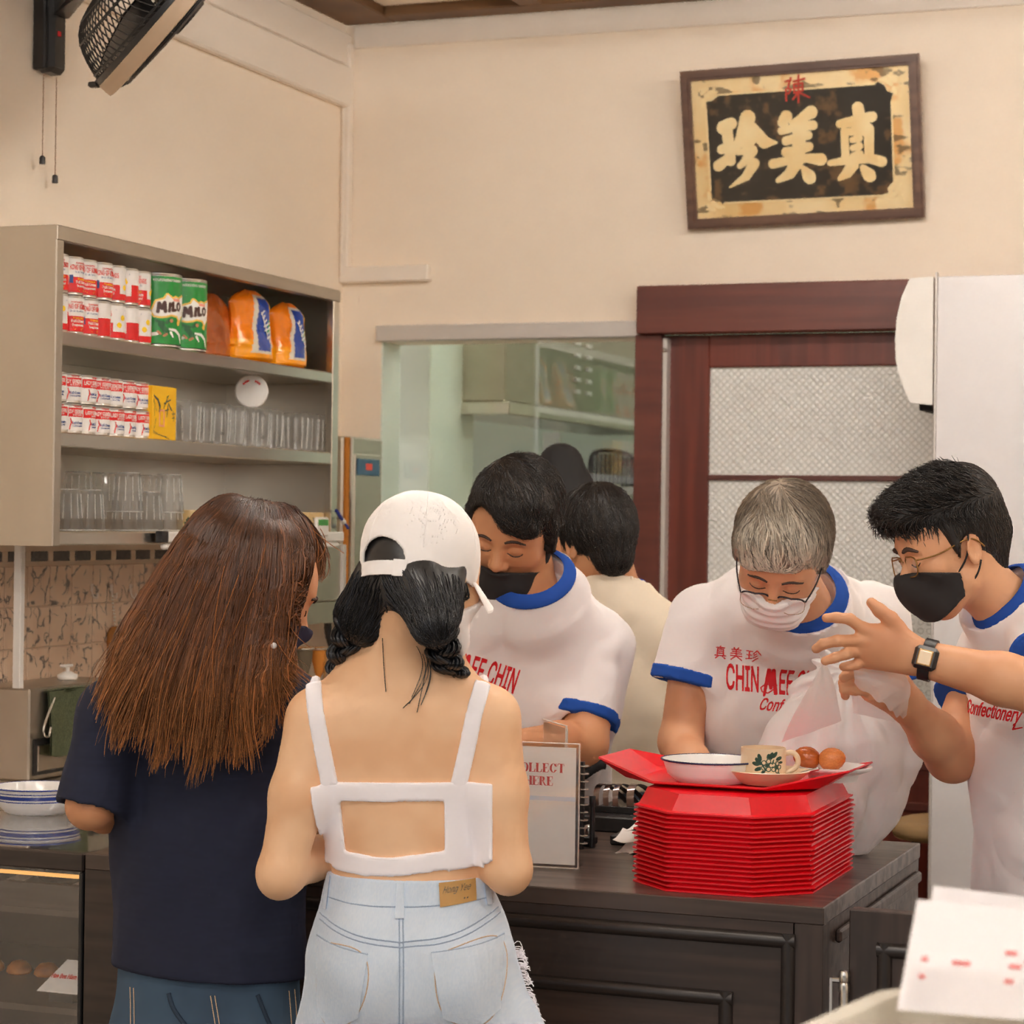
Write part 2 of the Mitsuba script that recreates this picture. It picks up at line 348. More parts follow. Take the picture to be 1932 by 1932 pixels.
# tiles on the lower left wall: each tile its own piece
TS, TZ0 = .0985, .968
def _tile(p, n, uv):
    ty, tz = dr.floor((p.y - 4.2) / TS), dr.floor((p.z - TZ0) / TS); o = mikit.cell_rand(ty, tz) * 40
    u, v = (p.y - 4.2) / TS, (p.z - TZ0) / TS
    wv = fbm(u * 2.2 + o, v * 2.2, o, octaves=3) - .5
    a = dr.abs(dr.sin((u * 1.6 - v * .75 + wv * 2.2 + o) * 3.1416))
    b = dr.abs(dr.sin((u * .9 + v * .8 + wv * 3.0 + o * 1.7) * 3.1416))
    m = noise(u * 5 + o, v * 5)
    vein = (1 - smoothstep(0.03, .30, a)) * smoothstep(.28, .5, m) + (1 - smoothstep(.02, .20, b)) * smoothstep(.42, .62, m)
    base = mix(srgb(214, 188, 164), srgb(202, 172, 148), noise(u * 2, v * 2))
    return mix(base, srgb(58, 54, 58), dr.clip(vein, 0, 1) * .85)
pr('tile', proc(_tile), 0.28)
pr('tile_border', proc(lambda p, n, uv: mix(srgb(34, 32, 34), srgb(70, 62, 58), noise(p.y * 160, p.z * 160))), 0.3)
pr('grout', srgb(196, 176, 156), .9)
tg = part('wall_left', 'tile_grout', bx((XL, 4.15, TZ0 - .01), (XL + .006, YB, TZ0 + TS * 5 + .055)), 'mat_grout')
tile = mikit.ply(bx((0, .0015, .0015), (.010, TS - .0015, TS - .0015), .0012), 'mat_tile')
for i in range(23):
    y = 4.2 + TS * i
    if y + TS > YB: break
    for j in range(5):
        part('wall_left', 'tile', tile, None, tw=tw(None, (XL + .001, y, TZ0 + TS * j)))
    z = TZ0 + TS * 5
    part('wall_left', 'border_tile', bx((XL + .001, y + .018, z + .01), (XL + .010, y + TS - .010, z + .034), .001), 'mat_tile_border')
    part('wall_left', 'border_spacer', bx((XL + .001, y - .008, z + .01), (XL + .009, y + .016, z + .034), .001), 'mat_grout')

# hatch window
pr('jamb', srgb(222, 232, 222), .6)
w1 = struct('window_1', 'glazed kitchen hatch with a white top rail')
put(cat([bx((HX0 - .008, YB - .03, HZ1), (HX1 + .004, YB + .01, HZ1 + .048), .003)]), 'mat_alu', w1)
part(w1, 'pane', bx((HX0, YB + .010, HZ0), (HX1, YB + .016, HZ1)), 'mat_glass')
part(w1, 'side_rail', bx((HX1 - .018, YB + .004, HZ0), (HX1, YB + .03, HZ1), .002), 'mat_alu')
part(w1, 'sill', bx((HX0 - .02, YB - .05, HZ0 - .03), (HX1 + .01, YB + .14, HZ0), .004), 'mat_alu')
part(w1, 'reveal', bx((HX0 - .001, YB + .002, HZ0), (HX0 + .004, YB + .14, HZ1)), 'mat_jamb')

# sliding door with patterned glass
dx = lambda px, py: on_y(YB, px, py)[0]
dz = lambda px, py: on_y(YB, px, py)[2]
HD = struct('door_1', 'red brown wooden door with patterned glass panes under a deep header')
hx0 = on_y(YB - .07, 1201, 540)[0]; hz0, hz1 = on_y(YB - .07, 1300, 628)[2], on_y(YB - .07, 1300, 537)[2]
put(bx((hx0, YB - .07, hz0), (DX1 + .2, YB, hz1), .003), 'mat_header_wood', HD)
part(HD, 'jamb', bx((DX0 - .028, YB - .035, 0), (DX0 + .055, YB + .14, hz0), .003), 'mat_header_wood')
part(HD, 'jamb', bx((DX1, YB - .035, 0), (DX1 + .08, YB + .14, hz0), .003), 'mat_header_wood')
part(HD, 'track_strip', bx((DX0 + .056, YB - .032, 0), (DX0 + .07, YB + .03, hz0 - .01), .002), 'mat_alu')
part(HD, 'track_screw', xf(trimesh.creation.icosphere(subdivisions=2, radius=.007), t=(DX0 + .064, YB - .033, on_y(YB, 1246, 663)[2])), 'mat_chrome', True)
lx0, lx1 = dx(1250, 800), DX1; ly0, ly1 = YB + .005, YB + .045
gx0 = dx(1335.5, 800); gz1 = dz(1400, 692)
part(HD, 'stile', bx((lx0, ly0, .02), (gx0, ly1, hz0), .003), 'mat_door_wood')
part(HD, 'stile', bx((lx1 - .12, ly0, .02), (lx1, ly1, hz0), .003), 'mat_door_wood')
part(HD, 'top_rail', bx((gx0, ly0, gz1), (lx1 - .12, ly1, hz0), .003), 'mat_door_wood')
m1a, m1b = dz(1400, 906), dz(1400, 896); m2a, m2b = dz(1700, 1126), dz(1700, 1114); pb = dz(1700, 1436)
part(HD, 'muntin', bx((gx0, ly0, m1a), (lx1 - .12, ly1, m1b), .002), 'mat_header_wood')
part(HD, 'muntin', bx((gx0, ly0, m2a), (lx1 - .12, ly1, m2b), .002), 'mat_header_wood')
part(HD, 'lower_panel', bx((gx0, ly0 + .01, .02), (lx1 - .12, ly1 - .005, pb), .002), 'mat_door_wood')
for zz in (pb - .01, dz(1700, 1520), .3):
    part(HD, 'panel_rail', bx((gx0, ly0, zz - .015), (lx1 - .12, ly1, zz + .01), .003), 'mat_header_wood')
def _patt(p, n, uv):
    u, v = (p.x + p.z) * 47, (p.x - p.z) * 47
    fu, fv = u - dr.floor(u) - .5, v - dr.floor(v) - .5
    sq = dr.maximum(dr.abs(fu), dr.abs(fv)); line = smoothstep(.34, .46, sq)
    dot = 1 - smoothstep(.12, .3, dr.sqrt(fu * fu + fv * fv))
    return (1 - line) * .6 + dot * .4 + .18 * noise(p.x * 900, p.z * 900)
def _pcol(p, n, uv):
    h = _patt(p, n, uv)
    return mix(srgb(205, 205, 198), srgb(248, 248, 244), dr.clip(h * 1.15, 0, 1))
pr('patterned', proc(_pcol), 0.16, specular=.7)
bump('patterned_glass', proc(_patt, .0015), 0.0022, 'patterned')
def _patt2(p, n, uv):
    u, v = p.x * 40, p.z * 40
    fu, fv = u - dr.floor(u) - .5, v - dr.floor(v) - .5
    r = dr.sqrt(fu * fu + fv * fv); ring = (1 - smoothstep(.05, .12, dr.abs(r - .3)))
    return .5 * noise(p.x * 700, p.z * 700) + ring * .5
pr('patterned2', proc(lambda p, n, uv: mix(srgb(232, 232, 226), srgb(160, 160, 152), dr.clip(_patt2(p, n, uv), 0, 1) * .8)), 0.16, specular=.7)
bump('patterned_glass2', proc(_patt2, .0015), 0.002, 'patterned2')
part(HD, 'pane', bx((gx0 + .001, ly0 + .014, m1b), (lx1 - .121, ly0 + .020, gz1)), 'mat_patterned_glass', label='pane of lattice patterned glass')
part(HD, 'pane', bx((gx0 + .001, ly0 + .014, m2b), (lx1 - .121, ly0 + .020, m1a)), 'mat_patterned_glass', label='pane of lattice patterned glass')
part(HD, 'pane', bx((gx0 + .001, ly0 + .014, pb), (lx1 - .121, ly0 + .020, m2a)), 'mat_patterned_glass2', label='pane of glass patterned with small rings')

# tall white panel on the right and the rounded white unit beside it
YW = 6.02
pr('gloss_white', srgb(224, 220, 220), 0.22)
wx0 = on_y(YW, 1767, 700)[0]; wz1 = on_y(YW, 1800, 521)[2]
wp = thing('white_partition', 'tall glossy white panel standing right of the patterned glass door', 'panel')
part(wp, 'board', bx((wx0, YW, 0), (wx0 + 1.3, YW + .035, wz1), .002), 'mat_gloss_white')
part(wp, 'edge_strip', bx((wx0 - .006, YW - .002, 0), (wx0 - .0005, YW + .02, wz1 + .012), .001), 'mat_alu')
ac = thing('air_curtain', 'white housing with a convex front fixed to the edge of the white panel', 'air curtain')
sil = [(1718, 527), (1703, 560), (1694, 600), (1690.5, 640), (1692, 680), (1700, 715), (1712, 745), (1719, 758), (1757, 762), (1759, 524)]
P = [on_y(YW, *q) for q in sil]
poly = Polygon([(q[0], q[2]) for q in P])
part(ac, 'housing', xf(extr(poly.buffer(-.006).buffer(.006), YB - .09 - YW - .02), WALLR, (0, YB - .09, 0)), 'mat_white_plastic', 20)
part(ac, 'end_cap', xf(extr(poly.buffer(.003), .02), WALLR, (0, YW + .02, 0)), 'mat_white_plastic', 20)
part(ac, 'outlet_slot', bx((P[7][0] + .01, YW + .06, P[7][2] - .02), (P[8][0] - .01, YB - .12, P[7][2] + .004), .002), 'mat_black_matt')
st = thing('round_stool', 'beige round stool beside the white panel behind the counter', 'stool')
sc = on_y(6.25, 1796, 1566); pr('stool', srgb(176, 146, 104), .5)
part(st, 'seat', xf(lathe([(0, .03), (.13, .03), (.155, .022), (.165, 0), (.155, -.02), (0, -.025)], 32), t=sc), 'mat_stool', True)
for a in range(4):
    c, s_ = math.cos(a * 1.571 + .5), math.sin(a * 1.571 + .5)
    part(st, 'leg', tube([sc + V(c * .1, s_ * .1, -.02), V(sc[0] + c * .17, sc[1] + s_ * .17, 0.0)], .014, 8), 'mat_black')

# the framed sign board
SG = thing('sign_board', 'brown framed black and gold sign with three large gold characters', 'sign')
yb = YB - .012; BL = on_y(yb, 1294.5, 432.3); BR = on_y(yb, 1740, 410.5); TL = on_y(yb - .078, 1293.6, 135.4); TR = on_y(yb - .078, 1741.8, 99.8)
X = unit(BR - BL + TR - TL); Yv = unit((TL - BL + TR - BR)); Yv = unit(Yv - X * (X @ Yv)); N = np.cross(X, Yv); SR = np.stack([X, Yv, N], 1)
sw, sh = (np.linalg.norm(BR - BL) + np.linalg.norm(TR - TL)) / 2, (np.linalg.norm(TL - BL) + np.linalg.norm(TR - BR)) / 2
SO = (BL + BR + TL + TR) / 4 - X * sw / 2 - Yv * sh / 2
pr('frame_brown', _wood(srgb(104, 76, 60), srgb(82, 58, 48), 0, 1), .4)
def _gold(p, n, uv):
    a = fbm(p.x * 9, p.z * 9, octaves=4); st_ = smoothstep(.56, .70, fbm(p.x * 14 + 7, p.z * 14, octaves=4)); bl = smoothstep(.60, .68, fbm(p.x * 22 + 3, p.z * 34, octaves=4))
    c = mix(srgb(250, 232, 190), srgb(226, 192, 130), a); c = mix(c, srgb(208, 140, 50), st_ * .7); return mix(c, srgb(70, 56, 40), bl * .75)
pr('gold', proc(_gold), 0.30, .35)
pr('gold_bright', srgb(246, 224, 176), .25, .5)
pr('gold_letter', proc(lambda p, n, uv: mix(srgb(240, 220, 172), srgb(222, 186, 122), fbm(p.x * 14, p.z * 14, octaves=3))), .4, .1)
pr('sign_black', proc(lambda p, n, uv: mix(srgb(38, 34, 28), srgb(92, 68, 42), smoothstep(.56, .8, fbm(p.x * 26, p.z * 26, octaves=4)))), .2)
pr('red_ink', srgb(178, 46, 26), .5)
def sgn(m, z): return xf(m, SR, SO + N * z)
fw = sw * 19 / 446
for nm, pts in (('frame_rail', [(0, 0), (sw, 0), (sw - fw, fw), (fw, fw)]), ('frame_rail', [(0, sh), (fw, sh - fw), (sw - fw, sh - fw), (sw, sh)]), ('frame_rail', [(0, 0), (fw, fw), (fw, sh - fw), (0, sh)]), ('frame_rail', [(sw, 0), (sw, sh), (sw - fw, sh - fw), (sw - fw, fw)])):
    q = Polygon(pts); inn = q.intersection(sbox(fw * .45, fw * .45, sw - fw * .45, sh - fw * .45)); mid = q.intersection(sbox(fw * .2, fw * .2, sw - fw * .2, sh - fw * .2).difference(sbox(fw * .72, fw * .72, sw - fw * .72, sh - fw * .72)))
    part(SG, nm, sgn(cat([extr(q, .022, 0), extr(mid, .008, .021)]), 0), 'mat_frame_brown')
part(SG, 'gold_border', sgn(extr(sbox(fw, fw, sw - fw, sh - fw), .006, .004), 0), 'mat_gold')
# sign artwork is drawn in fractions of the board
def sp(pts, w): return [[(x * sw, (1 - y) * sh, *(q[0] * sw if q else ())) for x, y, *q in s] for s in pts]
def zoomsp(pts, w):         # strokes noted on a 1932 x 1486 enlargement, flattened into the board's own frame
    out = []
    for s in pts:
        l = []
        for q in s:
            x, y = q[0], q[1]; t = (x - 126) / (1787 - 126); yt = 280 + (148 - 280) * t; yb_ = 1383 + (1300 - 1383) * t
            l.append((t * sw, (1 - (y - yt) / (yb_ - yt)) * sh, (q[2] if len(q) > 2 else w) / 1661 * sw))
        out.append(l)
    return out
panel = [(300, 490), (345, 480), (385, 447), (1480, 370), (1500, 345), (1545, 370), (1560, 410), (1600, 425), (1585, 480), (1583, 1040), (1540, 1090), (1545, 1125), (1490, 1140), (395, 1190), (385, 1205), (360, 1180), (310, 1160), (300, 1105)]
pp = Polygon([q[:2] for q in zoomsp([panel], 1)[0]])
part(SG, 'black_field', sgn(extr(pp, .003, .0095), 0), 'mat_sign_black')
ed = zoomsp([[(385, 440), (1480, 362)], [(296, 540), (300, 1105)], [(395, 1196), (1485, 1145)], [(1590, 490), (1587, 1035)]], 12)
for e in ed: part(SG, 'gold_line', sgn(extr(strokes([e], .004), .004, .0095), 0), 'mat_gold_bright')
for cx_, cy_, s1, s2 in ((300, 450, 1, 1), (1590, 360, -1, 1), (310, 1195, 1, -1), (1600, 1130, -1, -1)):
    orn = [[(cx_, cy_, 34), (cx_ + 40 * s1, cy_ - 30 * s2, 26), (cx_ + 80 * s1, cy_ - 30 * s2, 14)], [(cx_ - 20 * s1, cy_ + 30 * s2, 30), (cx_ - 30 * s1, cy_ + 70 * s2, 14)], [(cx_ - 30 * s1, cy_ - 20 * s2, 30), (cx_ + 10 * s1, cy_ - 50 * s2, 20), (cx_ - 45 * s1, cy_ - 45 * s2, 16)]]
    part(SG, 'corner_scroll', sgn(extr(strokes(zoomsp(orn, 24), .008), .004, .0095), 0), 'mat_gold_bright')
zhen3 = [[(415, 668, 80), (470, 640, 70)], [(440, 690, 66), (455, 900, 60)], [(395, 820, 56), (470, 790, 50)], [(368, 935, 66), (440, 880, 50), (500, 780, 26)],
         [(590, 600, 90), (540, 740, 70), (470, 860, 30)], [(600, 640, 50), (660, 720, 70), (700, 770, 70), (785, 772, 14)], [(615, 740, 66), (560, 830, 46), (510, 850, 20)], [(610, 830, 66), (560, 900, 50), (520, 935, 36)], [(620, 920, 66), (560, 1010, 50), (440, 1086, 10)]]
mei = [[(862, 590, 70), (835, 630, 60)], [(1035, 560, 76), (950, 610, 44), (905, 640, 40)], [(825, 690, 46), (930, 662, 50), (1045, 650, 56)], [(855, 760, 54), (930, 735, 50), (1010, 720, 50)], [(850, 838, 56), (930, 825, 50), (1010, 800, 54)], [(955, 640, 80), (935, 860, 76)], [(755, 920, 56), (880, 895, 46), (1000, 880, 50), (1090, 890, 70)], [(925, 900, 80), (870, 990, 62), (785, 1038, 30)], [(965, 950, 30), (1005, 1010, 76), (1010, 1020, 70)]]
zhen1 = [[(1360, 525, 66), (1370, 600, 70)], [(1235, 640, 50), (1340, 620, 62), (1455, 590, 60)], [(1262, 690, 44), (1262, 870, 46)], [(1262, 700, 40), (1340, 690, 50), (1420, 680, 76)], [(1430, 690, 60), (1425, 880, 52)], [(1315, 752, 36), (1360, 742, 44)], [(1315, 810, 36), (1360, 796, 44)], [(1315, 862, 36), (1360, 850, 44)], [(1155, 915, 36), (1280, 895, 50), (1430, 880, 56), (1510, 905, 60)], [(1310, 930, 70), (1270, 985, 60), (1215, 1025, 26)], [(1380, 950, 40), (1420, 1000, 74), (1428, 1010, 64)]]
for g in (zhen3, mei, zhen1): part(SG, 'gold_character', sgn(extr(strokes(zoomsp([[(*q[:2], q[2] * 1.22) for q in s_] for s_ in g], 50), .02), .004, .012), 0), 'mat_gold_letter')
chen = [[(868, 345), (905, 335)], [(905, 320), (880, 395)], [(880, 395), (905, 400), (885, 430)], [(868, 400), (868, 480)], [(925, 345), (1000, 325)], [(960, 300), (952, 490)], [(925, 365), (925, 425)], [(925, 365), (985, 355), (985, 405)], [(930, 392), (985, 382)], [(925, 424), (985, 408)], [(945, 430), (915, 470)], [(965, 425), (1030, 455)]]
part(SG, 'red_character', sgn(extr(strokes(zoomsp(chen, 13), .006), .003, .013), 0), 'mat_red_ink')

# ---------------------------------------------------------------- kitchen behind the hatch
YK = 9.4
pr('kitchen_wall', srgb(222, 230, 218), .6)
pr('kitchen_steel', proc(lambda p, n, uv: mix((.50, .46, .38), (.38, .35, .28), fbm(p.x * 3, p.y * 3, p.z * 8))), .34, 1.0)
shell('wall_kitchen_back', bx((-5.2, YK, 0), (1.2, YK + .1, 3.0)), 'mat_kitchen_wall')
shell('wall_kitchen_left', bx((-5.2, YB + .14, 0), (-5.1, YK, 3.0)), 'mat_kitchen_wall')
shell('wall_kitchen_right', bx((.2, YB + .14, 0), (.3, YK, 3.0)), 'mat_kitchen_wall')
shell('ceiling_kitchen', bx((-5.2, YB + .14, 2.9), (1.2, YK + .1, 3.0)), 'mat_kitchen_wall')
px0 = on_y(YB + .6, 772, 700)[0]; px1 = on_y(YB + .6, 812, 700)[0]
shell('trim_3', bx((px0 - .5, YB + .6, 0), (px1, YB + 1.0, 2.9), .004), 'mat_kitchen_wall', False, 'kitchen pillar behind the glass')
YH = 7.35
h0, h1 = on_y(YH, 812, 785), on_y(YH, 955, 645)
hz_b = on_y(YH, 950, 782)[2]; hz_l = on_y(YH, 950, 758)[2]
HO = thing('extractor_hood', 'large stainless steel extractor hood seen through the kitchen hatch', 'extractor hood')
part(HO, 'canopy', bx((h0[0], YH, hz_l), (h1[0], YK - .25, 2.45), .006), 'mat_kitchen_steel')
part(HO, 'lip', bx((h0[0] - .01, YH - .01, hz_b), (h1[0] + .02, YK - .24, hz_l), .004), 'mat_steel')
for i in range(2):
    y_ = on_x(h1[0], 1083 + 22 * i, 720)[1]
    for j in range(9):
        part(HO, 'louvre', bx((h1[0] - .002, y_, hz_l + .07 + .045 * j), (h1[0] + .01, y_ + .05, hz_l + .085 + .045 * j)), 'mat_alu')
bs = single('steel_backsplash', 'stainless steel splashback sheet under the extractor hood', 'splashback', bx((px1 + .05, YK - .012, .9), (-1.75, YK - .004, hz_b - .02)), 'mat_kitchen_steel')
sx0, sx1 = on_y(YK - .3, 1085, 915)[0], on_y(YK - .3, 1230, 930)[0]; sz = on_y(YK - .3, 1150, 918)[2]
ks = single('kitchen_shelf', 'steel shelf on the kitchen wall holding a black rack', 'shelf', bx((sx0, YK - .35, sz - .035), (sx1 + .3, YK - .014, sz), .003), 'mat_alu')
rk = thing('black_rack', 'black slatted rack standing on the kitchen shelf', 'rack')
r0, r1 = on_y(YK - .1, 1114, 905), on_y(YK - .1, 1195, 852)
rx1 = r1[0]
part(rk, 'rack_frame', tube(catmull([(r0[0], YK - .1, sz), (r0[0], YK - .1, r1[2] - .03), (r0[0] + .03, YK - .1, r1[2]), (rx1 - .03, YK - .1, r1[2] - .01), (rx1, YK - .1, r1[2] - .04), (rx1, YK - .1, sz)], 30), .009, 8), 'mat_black', True)
for i in range(10):
    x = r0[0] + (rx1 - r0[0]) * (i + .5) / 10
    part(rk, 'slat', bx((x - .006, YK - .106, sz), (x + .006, YK - .094, r1[2] - .01)), 'mat_black')
so = on_y(YK, 1042, 850)
sk = thing('wall_socket', 'white socket plate on the kitchen wall beside the rack', 'socket')
part(sk, 'plate', bx((so[0] - .04, YK - .016, so[2] - .08), (so[0] + .04, YK - .001, so[2] + .08), .003), 'mat_white_plastic')
part(sk, 'switch', bx((so[0] - .015, YK - .022, so[2] + .01), (so[0] + .015, YK - .015, so[2] + .05), .002), 'mat_white_plastic')
cb = [on_y(YK - .03, *q) for q in ((1062, 857), (1072, 853), (1081, 866), (1085, 890))]
single('power_cable', 'dark cable curving down the kitchen wall', 'cable', tube(catmull(cb, 20), .009, 8), 'mat_black', True)
kc = thing('kitchen_counter', 'stainless steel kitchen worktop below the shelf', 'worktop')
part(kc, 'top', bx((px1 + .1, YK - .75, .86), (.1, YK - .01, .9), .004), 'mat_kitchen_steel'); part(kc, 'body', bx((px1 + .14, YK - .7, 0), (.06, YK - .02, .86)), 'mat_kitchen_steel')
wh = single('white_board', 'white tray lying on the kitchen shelf in front of the rack', 'tray', bx(on_y(YK - .34, 1085, 917) + V(0, 0, .002), on_y(YK - .12, 1172, 917) * V(1, 1, 0) + V(0, 0, sz + .014), .003), 'mat_white_plastic')

# ---------------------------------------------------------------- ceiling lamps
scene['mat_tube_off'] = scene['mat_white_plastic']
def lamp(x, y, z, L, along_y=False, power=1.0, label='', col=(1.0, .925, .84)):
    k = thing('tube_lamp', label, 'ceiling lamp', None)
    e = V(0, 1, 0) if along_y else V(1, 0, 0); o = V(x, y, z)
    part(k, 'housing', bx(o - e * (L / 2 + .03) - V(*(0.04 if not e[i] and i < 2 else 0 for i in range(3))) + V(0, 0, .0), o + e * (L / 2 + .03) + V(*(0.04 if not e[i] and i < 2 else 0 for i in range(3))) + V(0, 0, .045), .004), 'mat_white_plastic')
    m = tube([o - e * L / 2 - V(0, 0, .022), o + e * L / 2 - V(0, 0, .022)], .018, 12)
    kk = part(k, 'tube', m, 'mat_white_plastic')
    scene[kk]['emitter'] = {'type': 'area', 'radiance': rgb(*(LAMP * power * c for c in col))}
for i, (x, y) in enumerate(((1.2, 4.6), (-1.2, 4.3), (1.2, 2.2), (-1.2, 1.6), (1.2, -.4), (-1.2, -.8), (2.9, 3.3))):
    lamp(x, y, ZC - .05, 1.5, False, 3.0, 'fluorescent tube lamp on the wooden ceiling, %s' % ['near the back wall on the right', 'near the back wall on the left', 'over the counter front on the right', 'over the customers on the left', 'by the shop front on the right', 'by the shop front on the left', 'by the right hand wall'][i])
lamp(-2.3, 7.5, 2.85, 1.2, True, 1.25, 'fluorescent tube lamp on the kitchen ceiling, over the hatch', (.97, 1.0, .88))
lamp(-.9, 8.2, 2.85, 1.2, True, 1.25, 'fluorescent tube lamp deep in the kitchen beside the hood', (.97, 1.0, .88))
# ================================================================ steel wall cabinet and what it holds
CX = -2.67                                                   # front plane of the cabinet
cy0, cy1 = on_x(CX, 103.5, 700)[1], on_x(CX, 640, 700)[1]
ct1 = on_x(CX, 103.5, 422.2)[2]; cb0 = on_x(CX, 103.5, 1031)[2]
zt2 = on_x(CX, 103.5, 451)[2]
shz = [(on_x(CX, 117.9, a)[2], on_x(CX, 117.9, b)[2]) for a, b in ((623.8, 650), (814.4, 843.1), (1003, 1029))]
fy0, fy1 = on_x(CX, 118, 700)[1], on_x(CX, 628, 700)[1]
WC = thing('wall_cabinet', 'open stainless steel wall cabinet of three shelves on the left wall', 'cabinet')
part(WC, 'side_panel', bx((XL + .002, cy0, cb0), (CX - .001, cy0 + .012, ct1), .001), 'mat_steel_dull')
part(WC, 'side_panel', bx((XL + .002, cy1 - .012, cb0), (CX - .001, cy1, ct1), .001), 'mat_steel')
part(WC, 'front_post', bx((CX - .02, cy0 + .001, cb0), (CX, fy0, ct1 - .01), .002), 'mat_steel_dull')
part(WC, 'front_post', bx((CX - .02, fy1, cb0), (CX, cy1 - .001, ct1 - .01), .002), 'mat_steel')
part(WC, 'top_band', bx((CX - .02, cy0, zt2), (CX + .002, cy1, ct1), .002), 'mat_steel_dull')
part(WC, 'top_panel', bx((XL + .002, cy0 + .012, ct1 - .012), (CX - .02, cy1 - .012, ct1), .001), 'mat_steel')
part(WC, 'back_panel', bx((XL + .002, cy0 + .012, cb0), (XL + .010, cy1 - .012, ct1 - .012)), 'mat_steel')
for i, (za, zb) in enumerate(shz):
    part(WC, 'shelf', bx((XL + .010, fy0 - .005, zb), (CX - .003, fy1 + .005, za), .003), 'mat_steel')
ys = on_x(XL + .02, 455, 800)[1]
part(WC, 'back_seam', bx((XL + .010, ys, cb0 + .03), (XL + .022, ys + .03, ct1 - .3), .002), 'mat_alu')

# --- tins of evaporated and condensed milk: can_body is the metal, label the paper sleeve, print what is written on it
pr('tin', (.78, .75, .70), .25, 1.0)
pr('can_red', srgb(208, 22, 24), .35); pr('can_white', srgb(236, 232, 228), .4); pr('print_red', srgb(206, 40, 30), .5); pr('print_blue', srgb(50, 74, 140), .5)
pr('print_yellow', srgb(242, 206, 40), .5); pr('print_black', srgb(40, 38, 46), .5); pr('print_white', srgb(244, 242, 236), .5)
def can_parts(r, h):
    body = lathe([(0, .001), (r - .003, .001), (r - .002, 0), (r, .001), (r, .004), (r - .0015, .006), (r - .0015, h - .006), (r, h - .004), (r, h - .001), (r - .002, h), (r - .004, h - .003), (0, h - .003)], 28)
    return body
def sleeve(r, z0, z1, a0=0.0, a1=2 * math.pi, n=40, off=.0005):
    a = np.linspace(a0, a1, n); v = np.concatenate([np.stack([(r + off) * np.cos(a), (r + off) * np.sin(a), a * 0 + z], 1) for z in (z0, z1)]); i = np.arange(n - 1)
    return TM(v, np.vstack([np.stack([i, i + 1, i + n], 1), np.stack([i + 1, i + n + 1, i + n], 1)]))
R1, H1, H2 = .0297, .0855, .0655
P_ = {}
P_['king_body'] = mikit.ply(can_parts(R1, H1), 'mat_tin', smooth=40)
P_['king_sleeve'] = mikit.ply(sleeve(R1, .006, H1 - .006), 'mat_can_white', smooth=True)
def wtext(s, h, y, R, ang=0.0, bold=True, width=None): m = text(s, h, .0003, bold, width); m.apply_translation([0, y, 0]); return wrap(m, R, ang, .0009)
def curve_band(r, z0, z1, a0, a1): return sleeve(r, z0, z1, a0, a1, 24, .0008)
P_['king_red'] = mikit.ply(cat([curve_band(R1, .006, .040, -1.2, 1.05), curve_band(R1, .006, .020, 1.05, 2.4), curve_band(R1, .006, .046, 2.4, 3.9)]), 'mat_can_red', smooth=True)
P_['king_text'] = mikit.ply(cat([wtext('KING OF KINGS', .0105, .056, R1, 0, True, .056), wtext('EVAPORATED', .0035, .069, R1, 0, True, .03)]), 'mat_print_red')
P_['king_small'] = mikit.ply(cat([wtext('Full Cream', .0062, .026, R1, .1, True, .034), wtext('Evaporated', .0050, .018, R1, .1, True, .030)]), 'mat_print_white')
P_['king_gold'] = mikit.ply(cat([wtext('Premium', .005, .0335, R1, .1, False, .026), wrap(extr(unary_union([sbox(-.013, .0125, .011, .0143), sbox(-.009, .0095, .009, .0113)]), .0003), R1, .1, .0009)] + [wrap(xf(extr(Point(0, 0).buffer(.0065, 6), .0003), t=(x, y, 0)), R1, 1.75, .0009) for x, y in ((.004, .052), (-.006, .035))]), 'mat_print_yellow')
P_['king_blue'] = mikit.ply(cat([wtext('B R A N D', .0034, .049, R1, 0, False, .034), wrap(extr(sbox(-.015, .0695, .015, .0710), .0003), R1, 1.75, .0009), wrap(extr(sbox(-.004, .026, .004, .044), .0003), R1, -.85, .0009)]), 'mat_print_blue')
P_['lady_body'] = mikit.ply(can_parts(R1, H2), 'mat_tin', smooth=40)
P_['lady_sleeve'] = mikit.ply(sleeve(R1, .006, H2 - .005), 'mat_can_white', smooth=True)
P_['lady_red'] = mikit.ply(cat([curve_band(R1, .036, .056, -1.0, .95)]), 'mat_can_red', smooth=True)
P_['lady_text'] = mikit.ply(cat([wtext('LADY GENERAL', .0085, .0435, R1, 0, True, .050), wtext('B R A N D', .0034, .0385, R1, .1, True, .024)]), 'mat_print_white')
P_['lady_over'] = mikit.ply(wtext('PREMIUM', .003, .0575, R1, .1, True, .02), 'mat_print_red')
P_['lady_small'] = mikit.ply(cat([wtext('Full Cream', .0056, .020, R1, .15, True, .030), wtext('Condensed Milk', .0034, .0145, R1, .15, False, .028)]), 'mat_print_blue')
P_['lady_mark'] = mikit.ply(wrap(extr(strokes([[(-.001, .032), (.001, .024), (-.0015, .016), (-.003, .009)], [(.001, .026), (.004, .021)]], .0024), .0003), R1, -.45, .0009), 'mat_print_red')
rnd = random.Random(4)
def can(kind, y, z, a, label, group):
    k = thing('milk_can', label, 'can', group)
    H = H1 if kind == 'king' else H2
    M = tw(rotz(a), (CX - .052 + rnd.uniform(-.003, .003), y, z + .0006))
    names = {'king': [('can_body', 'king_body'), ('label', 'king_sleeve'), ('label_band', 'king_red'), ('lettering', 'king_text'), ('lettering', 'king_small'), ('lettering', 'king_gold'), ('lettering', 'king_blue')],
             'lady': [('can_body', 'lady_body'), ('label', 'lady_sleeve'), ('label_band', 'lady_red'), ('lettering', 'lady_text'), ('lettering', 'lady_over'), ('lettering', 'lady_small'), ('label_mark', 'lady_mark')]}[kind]
    for nm, key in names: part(k, nm, P_[key], None, tw=M)
